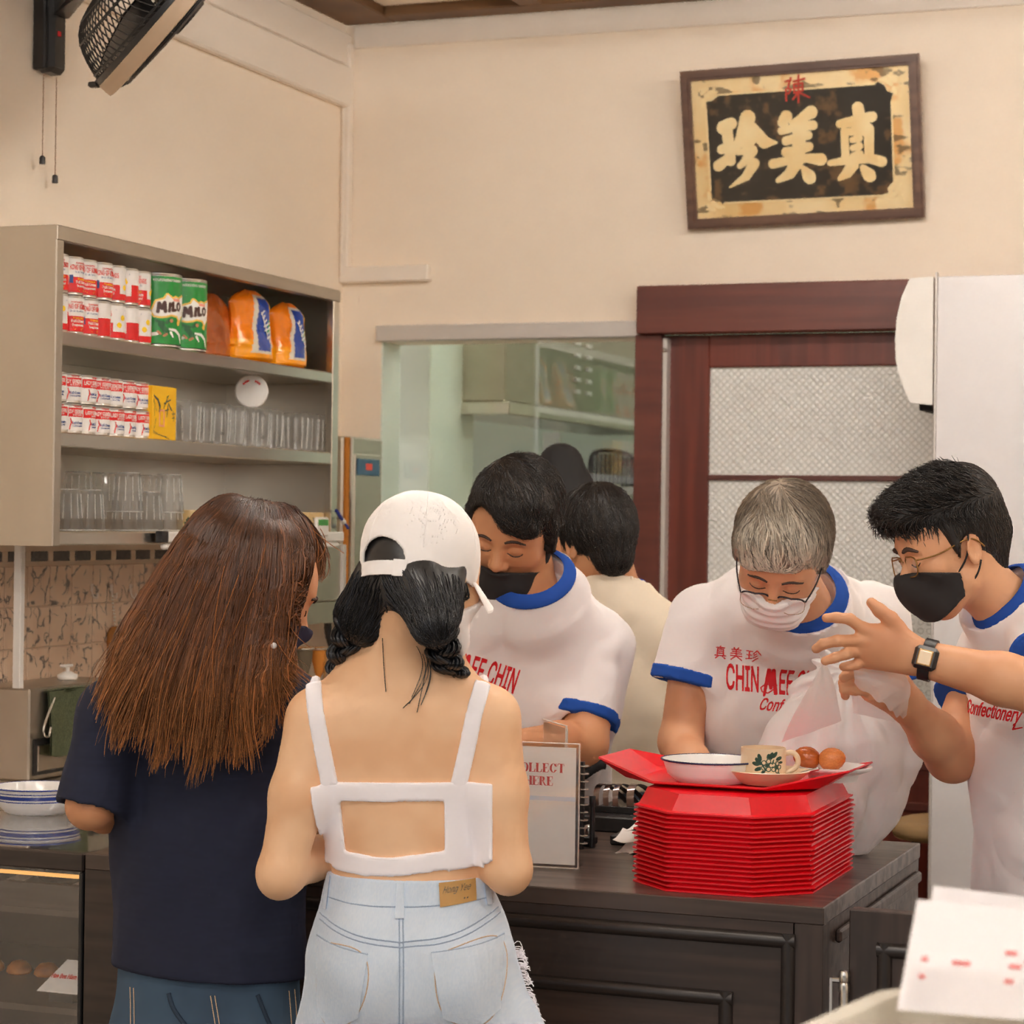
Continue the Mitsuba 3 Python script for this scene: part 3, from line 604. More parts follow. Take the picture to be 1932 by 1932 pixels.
ORD = ['first', 'second', 'third', 'fourth', 'fifth', 'sixth', 'seventh', 'eighth', 'ninth', 'tenth', 'eleventh', 'twelfth']
ang_king = [[-.75, -.05, -.55, -.3, 1.1 - 2.6, 2.9 + .4, 1.6 - 2.9], [-2.2, -.45, -.25, 2.7, -2.0, 2.9, -2.1]]
ang_lady = [[-.75, -.5, -.05, -.5, -.8, -.55, -.45], [-.75, -.4, .1, -.4, -.2, .05, -.1]]
yc0 = on_x(CX - .052, 131.5, 560)[1]
for tier in (0, 1):
    for j in range(7):
        y = yc0 + (j - 1) * .0600
        nm = ('upper', 'lower')[tier]; side = f'{nm} tier, {ORD[j]} from left'
        can('king', y, shz[0][0] + (1 - tier) * (H1 + .0012), ang_king[tier][j], f'red and white tall milk can on top shelf, {side}', 'red and white cans on the top shelf')
        can('lady', y, shz[1][0] + (1 - tier) * (H2 + .0012), ang_lady[tier][j], f'white milk can with red band, middle shelf, {side}', 'white cans with a red band on the middle shelf')

# --- green tins
RT, HT = .061, .178
pr('tin_green', proc(lambda p, n, uv: mix(srgb(22, 130, 50), srgb(66, 176, 60), smoothstep(.2, .75, (1.80 - p.z) * 8 + .3 * noise(p.y * 60, p.z * 60)))), .28)
pr('milo_brown', srgb(60, 28, 22), .4); pr('milo_gold', srgb(232, 190, 84), .35); pr('milo_pink', srgb(236, 150, 128), .5); pr('skin_print', srgb(176, 120, 84), .5); pr('dark_green', srgb(20, 84, 44), .4)
blob = [(-.040, .085), (-.030, .108), (-.010, .114), (-.004, .124), (.012, .114), (.020, .119), (.030, .116), (.052, .124), (.050, .100), (.046, .080), (.038, .075), (.034, .068), (.026, .078), (.006, .080), (-.006, .076), (-.02, .074), (-.034, .076)]
bp = Polygon(blob).buffer(.004, 4).buffer(-.003)
def green_tin(y, label):
    k = thing('green_tin', label, 'tin', 'green tins on the top shelf'); o = V(CX - RT - .008, y, shz[0][0] + .0006); M = tw(None, o)
    part(k, 'can_body', mikit.ply(lathe([(0, .001), (RT - .004, .001), (RT, .003), (RT, .007), (RT - .002, .009), (RT - .002, HT - .009), (RT, HT - .006), (RT, HT - .002), (RT - .003, HT), (RT - .006, HT - .006), (0, HT - .006)], 48), 'mat_tin', smooth=40), None, tw=M)
    part(k, 'label', mikit.ply(sleeve(RT, .009, HT - .009, n=64), 'mat_tin_green', smooth=True), None, tw=M)
    A = -.54
    def w(m, off): return mikit.ply(wrap(subdiv(m, .008), RT, A, off), None)
    part(k, 'emblem_edge', w(extr(bp.buffer(.0045, 4), .0003), .0008), 'mat_milo_gold', tw=M)
    part(k, 'emblem', w(extr(bp, .0003), .0014), 'mat_print_white', tw=M)
    L = strokes([[(-.027, .084, .008), (-.024, .104, .009), (-.017, .092, .008), (-.011, .106, .009), (-.009, .086, .009)], [(.001, .087, .008), (.003, .104, .008)], [(.011, .106, .008), (.011, .089, .008), (.019, .090, .007)]], .008)
    Oo = Point(.030, .099).buffer(.0105).difference(affinity.scale(Point(.030, .099).buffer(.005), .8, 1.1))
    part(k, 'lettering', w(extr(unary_union([L, affinity.scale(Oo, .85, 1.05)]), .0003), .0020), 'mat_milo_brown', tw=M)
    part(k, 'lettering', w(cat([xf(text('NOURISHING ENERGY', .0055, .0003, True, .078), t=(.0, .157, 0))]), .0012), 'mat_print_white', tw=M)
    part(k, 'emblem_tag', w(extr(sbox(.012, .111, .034, .117), .0003), .0020), 'mat_milo_pink', tw=M)
    part(k, 'runner_print', w(extr(strokes([[(-.020, .055, .012), (-.006, .038, .014)], [(-.004, .06, .008), (.004, .066, .009)], [(-.03, .063, .006), (-.012, .058, .007)]], .01), .0003), .0013), 'mat_dark_green', tw=M)
    part(k, 'runner_print', w(extr(strokes([[(.002, .044, .005), (.02, .042, .007), (.034, .032, .007), (.040, .014, .003)], [(-.05, .030, .008), (-.028, .032, .008)], [(.006, .036, .007), (.012, .026, .004)]], .006), .0003), .0016), 'mat_print_white', tw=M)
    part(k, 'runner_print', w(extr(unary_union([Point(.007, .064).buffer(.0045), strokes([[(-.012, .028), (-.005, .032)], [(-.026, .037), (-.020, .032)]], .006)]), .0003), .0018), 'mat_skin_print', tw=M)
    part(k, 'badge_print', w(extr(unary_union([Point(.030, .060).buffer(.006), Point(-.046, .133).buffer(.005)]), .0003), .0013), 'mat_milo_gold', tw=M)
yt1 = on_x(CX - RT - .008, 294, 590)[1]
green_tin(yt1, 'large green drink tin on the top shelf, next to the milk cans')
green_tin(yt1 + .126, 'large green drink tin on the top shelf, next to the orange pouches')

# --- refill pouches
def pouch_mesh(w, h, d, seed, lean=0.0):
    nu, nv = 40, 56; u, v = np.meshgrid(np.linspace(-1, 1, nu), np.linspace(0, 1, nv), indexing='ij')
    wv = w / 2 * (.94 + .10 * np.sin(v * 7 + seed) * (v > .2)) * (1 - .75 * np.clip((v - .8) / .2, 0, 1) ** 1.6) * np.where(v < .06, .93 + v, 1)
    prof = np.clip(1 - np.abs(u) ** 2.6, 0, 1) ** .6; th = d / 2 * prof * (np.clip(v / .05, 0, 1) ** .5) * np.clip((1 - v) / .75, 0, 1) ** .7
    p3 = np.stack([u * wv, v * h, v * 0], -1)
    cr = (meshkit.fbm(np.stack([u * 3 + seed, v * 6, v * 0 + seed], -1), 4, seed) - .5) * .010 * prof + .004 * np.sin((u * 2 + v * 9) + seed) * prof
    out = []
    for s in (1, -1):
        q = p3.copy(); q[..., 2] = s * (th + .002) + cr; out.append(q)
    i, j = np.meshgrid(np.arange(nu - 1), np.arange(nv - 1), indexing='ij'); q = np.stack([i * nv + j, (i + 1) * nv + j, (i + 1) * nv + j + 1, i * nv + j + 1], -1).reshape(-1, 4)
    f = np.vstack([q[:, [0, 1, 2]], q[:, [0, 2, 3]]]); n = nu * nv
    vv = np.vstack([out[0].reshape(-1, 3), out[1].reshape(-1, 3)]); m = TM(vv, np.vstack([f, f[:, ::-1] + n]))
    e = np.concatenate([np.arange(nv), (nu - 1) * nv + np.arange(nv), np.arange(nu) * nv, np.arange(nu) * nv + nv - 1])
    vv[e, 2] = vv[e + n, 2] = (vv[e, 2] + vv[e + n, 2]) / 2; m.vertices = vv
    U = np.tile(u.ravel(), 2); W = np.tile(v.ravel(), 2)
    return m, U, W
scene['mat_pouch'] = {'type': 'twosided', 'bsdf': {'type': 'principled', 'base_color': {'type': 'mesh_attribute', 'name': 'vertex_color'}, 'roughness': .22, 'specular': .6}}
def pouch(yc, w, h, d, seed, yaw, label, dull=False, xo=0.0):
    m, U, W = pouch_mesh(w, h, d, seed)
    c = np.tile(np.array(srgb(240, 128, 16)), (len(U), 1)); nz = meshkit.fbm(np.stack([U * 3, W * 4, U * 0], -1), 3, seed)
    c[W < .3] = np.array(srgb(250, 160, 20)); c = c * (.85 + .3 * nz[:, None])
    if dull: c = np.tile(np.array(srgb(156, 74, 26)), (len(U), 1)) * (.8 + .4 * nz[:, None])
    else:
        t = U * .55 + (W - .55) * -1.0 * .0 + (W - .5) * -.35
        band = (t > -.05) & (t < .36) & (W > .16) & (W < .9); edge = (t > -.17) & (t < .42) & (W > .12) & (W < .94)
        c[edge] = np.array(srgb(214, 206, 190)); c[band] = np.array(srgb(26, 60, 150)); gr = band & (t > .26) & (W > .4) & (W < .6); c[gr] = np.array(srgb(40, 150, 80))
        y_ = edge & (t > .36) & (W > .5); c[y_] = np.array(srgb(230, 180, 50))
    k = thing('refill_pouch', label, 'pouch', 'pouches on the top shelf'); Rm = rotz(yaw) @ LEFTR; o = V(CX - .065 + xo, yc, shz[0][0] + .001)
    part(k, 'pouch_body', xf(m, Rm, o), 'mat_pouch', True, color=np.clip(c, 0, 1))
    if not dull:
        tx = extr(strokes([[(x * .011 - .034, .011 * s_, .004), (x * .011 - .030, -.009 * s_, .004)] for x, s_ in ((0, 1), (1, .6), (2, .5), (3, 1.2), (4, 1.2), (5, .5), (6, .8))] + [[(-.034, -.008, .003), (.036, -.004, .003)]], .004), .0006); tx = xf(tx, rotz(-1.25), (.028, h * .53, 0)); tx = subdiv(tx, .006); v = tx.vertices.copy()
        from scipy.spatial import cKDTree
        fr = m.vertices[:len(m.vertices) // 2]; tr = cKDTree(fr[:, :2]); dd, ii = tr.query(v[:, :2], k=4); wq = 1 / (dd + 1e-5); zz = (fr[ii, 2] * wq).sum(1) / wq.sum(1); v[:, 2] += zz + .0025
        part(k, 'lettering', xf(TM(v, tx.faces), Rm, o), 'mat_print_white')
yp = lambda px: on_x(CX - .065, px, 620)[1]
pouch(yp(418), .17, .165, .07, 3, 0, 'dark orange pouch half hidden behind the green tins', True, -.03)
pouch(yp(470), .18, .188, .085, 1, -.15, 'orange refill pouch with a blue band, nearer the green tins')
pouch(yp(540), .17, .175, .08, 2, -.1, 'orange refill pouch with a blue band, at the right end of the top shelf')

# --- yellow box
yb0, yb1 = on_x(CX - .012, 288, 780)[1], on_x(CX - .012, 332.5, 780)[1]; bz0, bz1 = shz[1][0] + .0008, on_x(CX - .012, 290, 727)[2]
pr('yellow_box', srgb(246, 190, 20), .45)
k = thing('yellow_box', 'yellow box with black brush lettering beside the white cans', 'box')
part(k, 'carton', bx((CX - .075, yb0, bz0), (CX - .012, yb1, bz1), .001), 'mat_yellow_box')
bw_, bh_ = yb1 - yb0, bz1 - bz0
def yart(pts, w): return xf(extr(strokes([[(x / 250 * bw_, (1 - y / 530) * bh_, *(q[0] / 250 * bw_ for q in (r,) if q)) for x, y, *r in s] for s in pts], w / 250 * bw_), .0006), LEFTR, (CX - .0125, yb0, bz0))
part(k, 'brush_writing', yart([[(150, 110, 10), (165, 90, 6)], [(120, 170, 9), (190, 125, 7)], [(150, 130, 9), (115, 220, 6)], [(165, 170, 9), (200, 230, 10)], [(160, 190, 8), (150, 300, 7)], [(130, 240, 7), (170, 225, 6)], [(205, 270, 6), (235, 262, 5)], [(220, 240, 6), (222, 340, 5)], [(205, 310, 5), (235, 305, 5)]], 8), 'mat_print_black')
part(k, 'line_drawing', yart([[(12, 100, 10), (55, 140, 14), (75, 200, 16), (70, 260, 8)], [(10, 130, 3), (40, 250, 3)], [(10, 150, 3), (25, 300, 3)], [(10, 470, 4), (120, 500, 3), (180, 520, 3)], [(10, 450, 4), (60, 480, 3), (150, 505, 3)], [(35, 330, 4), (20, 420, 4)]], 4), 'mat_print_black')
part(k, 'seal', xf(extr(sbox(.28 * bw_, .24 * bh_, .50 * bw_, .56 * bh_).difference(sbox(.32 * bw_, .27 * bh_, .46 * bw_, .53 * bh_)), .0006), LEFTR, (CX - .0125, yb0, bz0)), 'mat_milo_pink')

# --- glassware
scene['mat_glassware'] = {'type': 'blendbsdf', 'weight': .035, 'a': {'type': 'thindielectric', 'int_ior': 1.5}, 'b': {'type': 'twosided', 'bsdf': {'type': 'principled', 'base_color': rgb(.86, .86, .82), 'roughness': .12, 'specular': .9}}}
scene['mat_glass_solid'] = {'type': 'thindielectric', 'int_ior': 1.7}
def facets(a): return 1 - .05 * np.abs(np.sin(a * 5))
mug_g = mikit.ply(lathe([(.028, .001), (.030, .003), (.031, .02), (.033, .06), (.034, .095), (.0355, .099), (.034, .100)], 40, facets), 'mat_glassware', smooth=True)
mug_b = mikit.ply(lathe([(0, .001), (.027, .001), (.0285, .003), (.028, .010), (0, .011)], 30), 'mat_glass_solid', smooth=40)
scene['mat_glint_rib'] = {'type': 'blendbsdf', 'weight': .42, 'a': {'type': 'thindielectric', 'int_ior': 1.5}, 'b': {'type': 'twosided', 'bsdf': {'type': 'principled', 'base_color': rgb(.92, .92, .89), 'roughness': .10, 'specular': .9}}}  # white mixed into ribs and rims stands in for highlights on the glass
def glint_flutes(prof, n, r): return mikit.ply(cat([tube([(q * math.cos(a), q * math.sin(a), z) for q, z in prof], r, 5) for a in np.arange(n) * 2 * np.pi / n]), 'mat_glint_rib', smooth=True)
mug_f = glint_flutes([(.0300, .006), (.0320, .03), (.0332, .062), (.0338, .088)], 10, .0017)
tum_f = glint_flutes([(.0345, .028), (.0318, .062), (.0302, .083)], 12, .0011)
rim_f = mikit.ply(cat([tube(np.stack([q * np.cos(np.linspace(0, 6.2832, 33)[:-1]), q * np.sin(np.linspace(0, 6.2832, 33)[:-1]), np.full(32, z)], 1), .0011, 5, closed=True) for q, z in ((.0285, .0925), (.0372, .0025))]), 'mat_glint_rib', smooth=True)
hp = catmull([(.031, 0, .080), (.050, 0, .084), (.058, 0, .066), (.056, 0, .040), (.046, 0, .026), (.031, 0, .028)], 20)
mug_h = mikit.ply(tube(hp, .0045, 8), 'mat_glassware', smooth=True)
gy0, gy1 = on_x(CX - .05, 352, 820)[1], on_x(CX - .05, 603, 820)[1]
n = 0
for row in (0, 1):
    m_ = 11 if row == 0 else 10
    for i in range(m_):
        if row == 0 and i == 7: continue
        y = gy0 + (gy1 - gy0) * i / 10 + (0 if row == 0 else .04); x = CX - .050 - row * .085 + rnd.uniform(-.004, .004)
        M = tw(rotz(-1.1 + rnd.uniform(-.5, .5)), (x, y, shz[1][0] + .0006))
        k = thing('glass_mug', ('clear glass mug in the front row on the middle shelf, %s from the left' if row == 0 else 'clear glass mug behind the front row on the middle shelf, %s from the left') % ORD[i if row or i < 7 else i - 1], 'glass mug', 'front row of glass mugs' if row == 0 else 'back row of glass mugs')
        part(k, 'glass_wall', mug_g, None, tw=M); part(k, 'glint_fluting', mug_f, None, tw=M, kind='stuff'); part(k, 'base', mug_b, None, tw=M); part(k, 'handle', mug_h, None, tw=M)
tum_g = mikit.ply(lathe([(.036, .0008), (.0375, .002), (.0365, .010), (.0300, .085), (.0285, .0925), (.026, .094)], 36, lambda a: 1 - .035 * np.abs(np.sin(a * 6))), 'mat_glassware', smooth=True)
tum_b = mikit.ply(lathe([(0, .0945), (.0255, .0945), (.0275, .092), (.027, .086), (0, .084)], 30), 'mat_glass_solid', smooth=40)
nest = .043
def tumblers(px, xo, n, where):
    y = on_x(CX - xo, px, 960)[1]
    for i in range(n):
        k = thing('tumbler', where if n == 1 else f'{("lower", "upper")[i]} {where}', 'tumbler', 'upturned tumblers on the bottom shelf'); M = tw(rotz(i * .2 + px), (CX - xo, y, shz[2][0] + .0006 + nest * i))
        part(k, 'glass_wall', tum_g, None, tw=M); part(k, 'glint_fluting', tum_f, None, tw=M, kind='stuff'); part(k, 'rim', rim_f, None, tw=M, kind='stuff'); part(k, 'base', tum_b, None, tw=M)
tumblers(126, .05, 1, 'upturned glass tumbler at the left end of the bottom shelf')
tumblers(168, .05, 1, 'single upturned glass tumbler left of the tall front pair')
tumblers(146, .14, 2, 'glass tumbler of the leftmost nested pair at the back of the bottom shelf')
tumblers(196, .14, 2, 'glass tumbler in the back nested pair seen behind the single tumblers')
tumblers(240, .05, 2, 'glass tumbler in the tall nested pair in the middle of the front row')
tumblers(279, .055, 1, 'single upturned glass tumbler between the two tall front pairs')
tumblers(318, .05, 2, 'glass tumbler in the tall nested pair beside the beige cups')
tumblers(284, .14, 2, 'glass tumbler in the right hand nested pair at the back of the bottom shelf')

# --- beige cups on the bottom shelf
pr('beige', srgb(214, 184, 130), .22, specular=.6); pr('flower_green', srgb(30, 58, 46), .3)
def cup_profile(r, h): return [(0, .002), (r * .72, .002), (r * .72, 0), (r * .78, 0), (r * .82, .003), (r * .97, h * .12), (r, h * .3), (r * 1.0, h * .95), (r * .99, h), (r * .94, h), (r * .93, h * .3), (r * .85, h * .14), (0, h * .10)]
CR, CH = .0385, .052
cupm = mikit.ply(lathe(cup_profile(CR, CH), 36), 'mat_beige', smooth=45)
cuph = mikit.ply(tube(catmull([(CR - .003, 0, .042), (CR + .014, 0, .043), (CR + .022, 0, .033), (CR + .018, 0, .020), (CR - .003, 0, .010)], 16), .0042, 8), 'mat_beige', smooth=True)
def flower_art():
    s = []
    for cx, cy, r in ((.002, .018, .0065), (.017, .015, .0060)):
        for a in range(5): s.append(Point(cx + r * math.cos(a * 1.257), cy + r * math.sin(a * 1.257)).buffer(r * .62, 5))
    petals = unary_union(s); hol = unary_union([p.buffer(-.0012) for p in s])
    lv = []
    for x, y, a, l in ((-.012, .024, 2.3, .014), (-.010, .030, 1.9, .012), (-.016, .020, 2.9, .012), (-.012, .012, 3.5, .012), (-.004, .008, 4.2, .010), (.008, .032, 1.2, .013), (.014, .034, .8, .012), (.022, .028, .3, .012), (.020, .006, 5.6, .009), (.004, .030, 1.6, .012), (.026, .022, 0, .008)):
        lv.append(affinity.translate(affinity.rotate(affinity.scale(Point(0, 0).buffer(.5, 6), l, l * .5), math.degrees(a)), x, y))
    ring = unary_union([Point(.002, .018).buffer(.0028), Point(.017, .015).buffer(.0026)])
    return unary_union([unary_union(lv).difference(petals.buffer(.0004)), petals.difference(hol), ring, strokes([[(-.008, .022), (.0, .010)], [(.012, .026), (.01, .02)]], .002)])
FLO = flower_art()
flo_m = mikit.ply(wrap(subdiv(extr(FLO.simplify(.0002), .0002), .006), CR, 0, .0005), 'mat_flower_green')
cy0_, cy1_ = on_x(CX - .05, 362, 980)[1], on_x(CX - .05, 604, 980)[1]
for i in range(12):
    k = thing('beige_cup', 'beige floral cup in the row on the bottom shelf, %s from the left' % ORD[i], 'cup', 'beige cups in a row on the bottom shelf'); M = tw(rotz(-1.0 + .25 * math.sin(i * 3.1)), (CX - .05, cy0_ + (cy1_ - cy0_) * i / 11, shz[2][0] + .0006))
    part(k, 'cup_body', cupm, None, tw=M); part(k, 'flower_print', flo_m, None, tw=M)
    M2 = tw(rotz(2.0 + .2 * math.sin(i * 2.0)), (CX - .05, cy0_ + (cy1_ - cy0_) * i / 11, shz[2][0] + .0006)); part(k, 'handle', cuph, None, tw=M2)

# --- white tub lying on the mugs, timer, light strip, pen
tc = on_x(CX - .065, 474, 751); dirc = unit(CAM - tc + V(.5, 0, .05)); rt = .0435; Rt = frame3(dirc)
k = thing('white_tub', 'round white plastic tub resting on the glass mugs', 'tub'); tc[2] = shz[1][0] + .1035 + rt * .99
part(k, 'lid', xf(lathe([(0, .012), (rt - .003, .012), (rt, .009), (rt, 0), (0, 0)], 40), Rt, tc), 'mat_white_plastic', 40)
part(k, 'tub_body', xf(lathe([(0, -.04), (rt * .86, -.04), (rt * .95, -.001), (0, -.001)], 40), Rt, tc), 'mat_white_plastic', 40)
part(k, 'lid_print', xf(cat([xf(extr(Point(0, 0).buffer(.003), .0006), t=(.028 * math.cos(a), .028 * math.sin(a), .0122)) for a in (.8, 1.0, 1.2, 1.9, 2.05, 2.2, 2.4)]), Rt, tc), 'mat_print_red')
ly_0, ly_1 = on_x(CX + .02, 311, 1015)[1], on_x(CX + .02, 648, 1015)[1]
lz1 = on_x(CX + .02, 330, 1003)[2]; lz0 = on_x(CX + .02, 330, 1024)[2]
k = thing('strip_light', 'slim white strip light along the bottom edge of the steel cabinet', 'strip light')
part(k, 'housing', bx((CX + .003, ly_0, lz0), (CX + .022, ly_1, lz1), .003), 'mat_white_plastic')
part(k, 'diffuser', bx((CX + .003, ly_0 + .005, lz0 - .016), (CX + .018, ly_1 - .02, lz0 - .002), .004), 'mat_white_plastic')
part(k, 'end_cap', bx((CX + .003, ly_0 - .016, lz0), (CX + .024, ly_0 + .012, lz1 + .001), .002), 'mat_black')
t0, t1 = on_x(CX + .03, 595, 1003), on_x(CX + .03, 619, 976)
k = thing('kitchen_timer', 'small white timer with green screen clipped to the strip light', 'timer')
part(k, 'case', bx((CX + .0235, t0[1], lz1 - .012), (CX + .034, t1[1], t1[2]), .004), 'mat_white_plastic'); pr('lcd', srgb(60, 140, 60), .3)
part(k, 'screen', bx((CX + .033, t0[1] + .010, t1[2] - .022), (CX + .0352, t1[1] - .008, t1[2] - .006)), 'mat_lcd')
pn0, pn1 = on_x(CX + .02, 634, 963), on_x(CX + .02, 657, 997); pr('pen_blue', srgb(30, 44, 130), .35)
k = thing('ballpoint_pen', 'blue and white pen hanging at the right end of the steel cabinet', 'pen')
pdir = pn1 - pn0
part(k, 'barrel', tube([pn0, pn0 + pdir * .4, pn0 + pdir * .42, pn1], [.005, .005, .0045, .004], 8), 'mat_pen_blue', True)
part(k, 'grip', tube([pn0 + pdir * .5, pn0 + pdir * .68], .0062, 8), 'mat_white_plastic', True)
part(k, 'string', tube([pn0 + pdir * .55, V(CX + .002, cy1 - .01, pn0[2] - .02)], .0015, 6), 'mat_black')

# ================================================================ wall fan
FC = at(322, 2, 5.05); fa = unit(RIGHT * .74 + DOWN * .63 + FWD * .27); RF = frame3(fa); fr_ = .243
pr('fan_black', srgb(24, 25, 27), .35); pr('fan_ring', srgb(190, 166, 140), .45)
FN = thing('wall_fan', 'black wall fan with a beige rim and pull cords high on the left wall', 'fan')
def fx(m): return xf(m, RF, FC)
part(FN, 'rim', fx(lathe([(fr_, 0), (fr_ + .003, .002), (fr_ + .003, .034), (fr_ - .004, .036), (fr_ - .006, .034), (fr_ - .004, 0), (fr_, 0)], 96)), 'mat_fan_ring', 40)
part(FN, 'rear_ring', fx(lathe([(fr_ - .010, -.012), (fr_ + .001, -.012), (fr_ + .002, .001), (fr_ - .008, .001), (fr_ - .010, -.012)], 96)), 'mat_fan_black', 40)
prof = catmull([(fr_ - .006, -.008), (fr_ - .012, -.03), (.205, -.085), (.165, -.115), (.10, -.128), (.06, -.13)], 14)
def cagewires(prof, n, r, tw_):
    ang = np.arange(n) * 2 * np.pi / n; k = len(prof); a = ang[:, None] + np.linspace(0, tw_, k)[None]
    return bundle(np.stack([prof[None, :, 0] * np.cos(a), prof[None, :, 0] * np.sin(a), np.broadcast_to(prof[None, :, 1], a.shape)], -1), r, 4)
def rings(lst, r): return cat([tube(np.stack([q * np.cos(np.linspace(0, 2 * np.pi, 65)[:-1]), q * np.sin(np.linspace(0, 2 * np.pi, 65)[:-1]), np.full(64, z)], 1), r, 5, closed=True) for q, z in lst])
part(FN, 'rear_cage', fx(cat([cagewires(prof, 84, .0017, .5), rings([(fr_ - .008, -.02), (.205, -.085), (.165, -.115), (.10, -.128)], .003)])), 'mat_fan_black', kind='stuff')
pf = np.array([(.045, .052), (.12, .05), (.2, .045), (fr_ - .012, .032)])
part(FN, 'front_cage', fx(cat([rings([(q, float(np.interp(q, pf[:, 0], pf[:, 1]))) for q in np.arange(.05, fr_ - .01, .0095)], .0013), cagewires(pf, 12, .0018, 0.0)])), 'mat_fan_black', kind='stuff')
part(FN, 'front_badge', fx(lathe([(0, .06), (.045, .058), (.05, .05), (0, .048)], 32)), 'mat_fan_black', 40)
part(FN, 'motor', fx(lathe([(0, -.20), (.045, -.20), (.058, -.19), (.062, -.15), (.06, -.115), (.04, -.10), (.02, -.05), (.025, .01), (0, .02)], 32)), 'mat_fan_black', 40)
for b in range(3):
    a = np.linspace(-.75, .75, 14); rr = np.linspace(.03, fr_ - .03, 12); A, Rr = np.meshgrid(a, rr, indexing='ij'); sc_ = .35 + .65 * (Rr / fr_) ** .5; AA = A * sc_ + b * 2.094 + .4
    top = np.stack([Rr * np.cos(AA), Rr * np.sin(AA), -.03 + A * .035], -1); nv, nu = top.shape[:2]; i, j = np.meshgrid(np.arange(nv - 1), np.arange(nu - 1), indexing='ij'); q = np.stack([i * nu + j, i * nu + j + 1, (i + 1) * nu + j + 1, (i + 1) * nu + j], -1).reshape(-1, 4)
    f = np.vstack([q[:, [0, 1, 2]], q[:, [0, 2, 3]]]); lo_ = top.copy(); lo_[..., 2] -= .003
    part(FN, 'blade', fx(TM(np.vstack([top.reshape(-1, 3), lo_.reshape(-1, 3)]), np.vstack([f, f[:, ::-1] + nv * nu]))), 'mat_fan_black', True)
fm0, fm1 = on_x(XL, 76, 140), on_x(XL + .05, 128, 140); fy_a = on_x(XL + .045, 96, 80)[1]
part(FN, 'mount', bx((XL + .001, fy_a, fm0[2]), (XL + .05, on_x(XL + .05, 128, 80)[1], fm0[2] + .45), .012), 'mat_fan_black')
part(FN, 'mount_side', bx((XL + .001, fy_a - .012, fm0[2] + .004), (XL + .035, fy_a + .004, fm0[2] + .45), .004), 'mat_fan_black')
pr('red_light', srgb(220, 30, 40), .4)
rl = on_x(XL + .051, 112, 64); part(FN, 'red_lamp', bx(rl - V(.002, .006, .006), rl + V(.002, .006, .006), .001), 'mat_red_light')
am = V(XL + .05, fy_a + .03, on_x(XL + .05, 120, 10)[2]); back = FC - fa * .17
part(FN, 'arm', hull(np.vstack([bx(am - V(.004, .02, .03), am + V(.006, .03, .09)).vertices, (trimesh.creation.icosphere(subdivisions=1, radius=.035).vertices + (am * .45 + back * .55))])), 'mat_fan_black')
part(FN, 'neck', tube([am * .5 + back * .5, back * .9 + am * .1, back + fa * .01], [.026, .022, .03], 12), 'mat_fan_black', True)
cl0 = FC + RF @ V(0, 0, 0); cpt = at(178, 160, 5.05)
part(FN, 'clip', bx(cpt - V(.012, .01, .006), cpt + V(.012, .01, .006), .003), 'mat_fan_black')
pr('cord', srgb(150, 120, 100), .8)
for x_, yt_, yb_ in ((80, 140, 294), (104, 145, 330)):
    a, b = on_x(XL + .03, x_ - 1.5, yt_), on_x(XL + .03, x_, yb_); a[1] = b[1]
    c = part(FN, 'pull_cord', tube([a, b], .0014, 5), 'mat_cord')
    part(c, 'cord_knob', xf(lathe([(0, .011), (.004, .010), (.007, .006), (.0075, -.008), (.007, -.010), (0, -.010)], 16), t=b - V(0, 0, .010)), 'mat_black', 40)

# ================================================================ below the cabinet: post, ledge, water heater and tools
po = on_x(XL + .15, 38, 1200), on_x(XL + .15, 52, 1200); zl = .98
single('steel_post', 'square white post between the back counter and the steel cabinet', 'post', bx((XL + .130, po[0][1], zl + .001), (XL + .150, po[0][1] + .018, cb0 - .001), .002), 'mat_white_plastic')
bc = thing('back_counter', 'stainless steel back counter along the tiled wall', 'counter')
part(bc, 'worktop', bx((XL + .013, 4.36, zl - .045), (-2.50, YB - .01, zl - .004), .004), 'mat_steel_dull')
part(bc, 'ledge', bx((XL + .013, 4.36, zl - .003), (XL + .16, YB - .42, zl), .001), 'mat_steel_dull')
part(bc, 'cupboard', bx((XL + .013, 4.36, 0), (-2.54, YB - .01, zl - .046), .003), 'mat_steel_dull')
hx = XL + .18
h0, h1 = on_x(hx, 56, 1300), on_x(hx, 180, 1452)
WH = thing('water_heater', 'grey steel water heater on the back counter in front of the tiles', 'water heater')
part(WH, 'case', bx((XL + .014, h0[1], zl + .0008), (hx, h1[1] + .12, h0[2]), .004), 'mat_steel_dull')
part(WH, 'front_panel', bx((hx - .001, h0[1] + .03, zl + .02), (hx + .006, h1[1] + .09, h0[2] - .13), .002), 'mat_steel')
part(WH, 'panel_edge', bx((hx + .001, h0[1] + .015, zl + .012), (hx + .004, h1[1] + .10, h0[2] - .115), .001), 'mat_black')
pr('towel_green', proc(lambda p, n, uv: mix(srgb(78, 84, 60), srgb(58, 66, 46), noise(p.y * 300, p.z * 300))), .95)
a, b = on_x(hx + .02, 97, 1308), on_x(hx + .02, 175, 1415)
g = np.linspace(0, 1, 30); U, W = np.meshgrid(g, g, indexing='ij')
tv = np.stack([hx + .014 + .006 * np.sin(U * 9 + W * 2) + .004 * W, a[1] + (b[1] - a[1]) * U + .01 * (W - .5) * np.sin(U * 4), a[2] + .004 - (a[2] - b[2]) * W * (1 + .06 * np.sin(U * 5))], -1)
i, j = np.meshgrid(np.arange(29), np.arange(29), indexing='ij'); q = np.stack([i * 30 + j, i * 30 + j + 1, (i + 1) * 30 + j + 1, (i + 1) * 30 + j], -1).reshape(-1, 4); f = np.vstack([q[:, [0, 1, 2]], q[:, [0, 2, 3]]])
tb = tv.copy(); tb[..., 0] -= .005
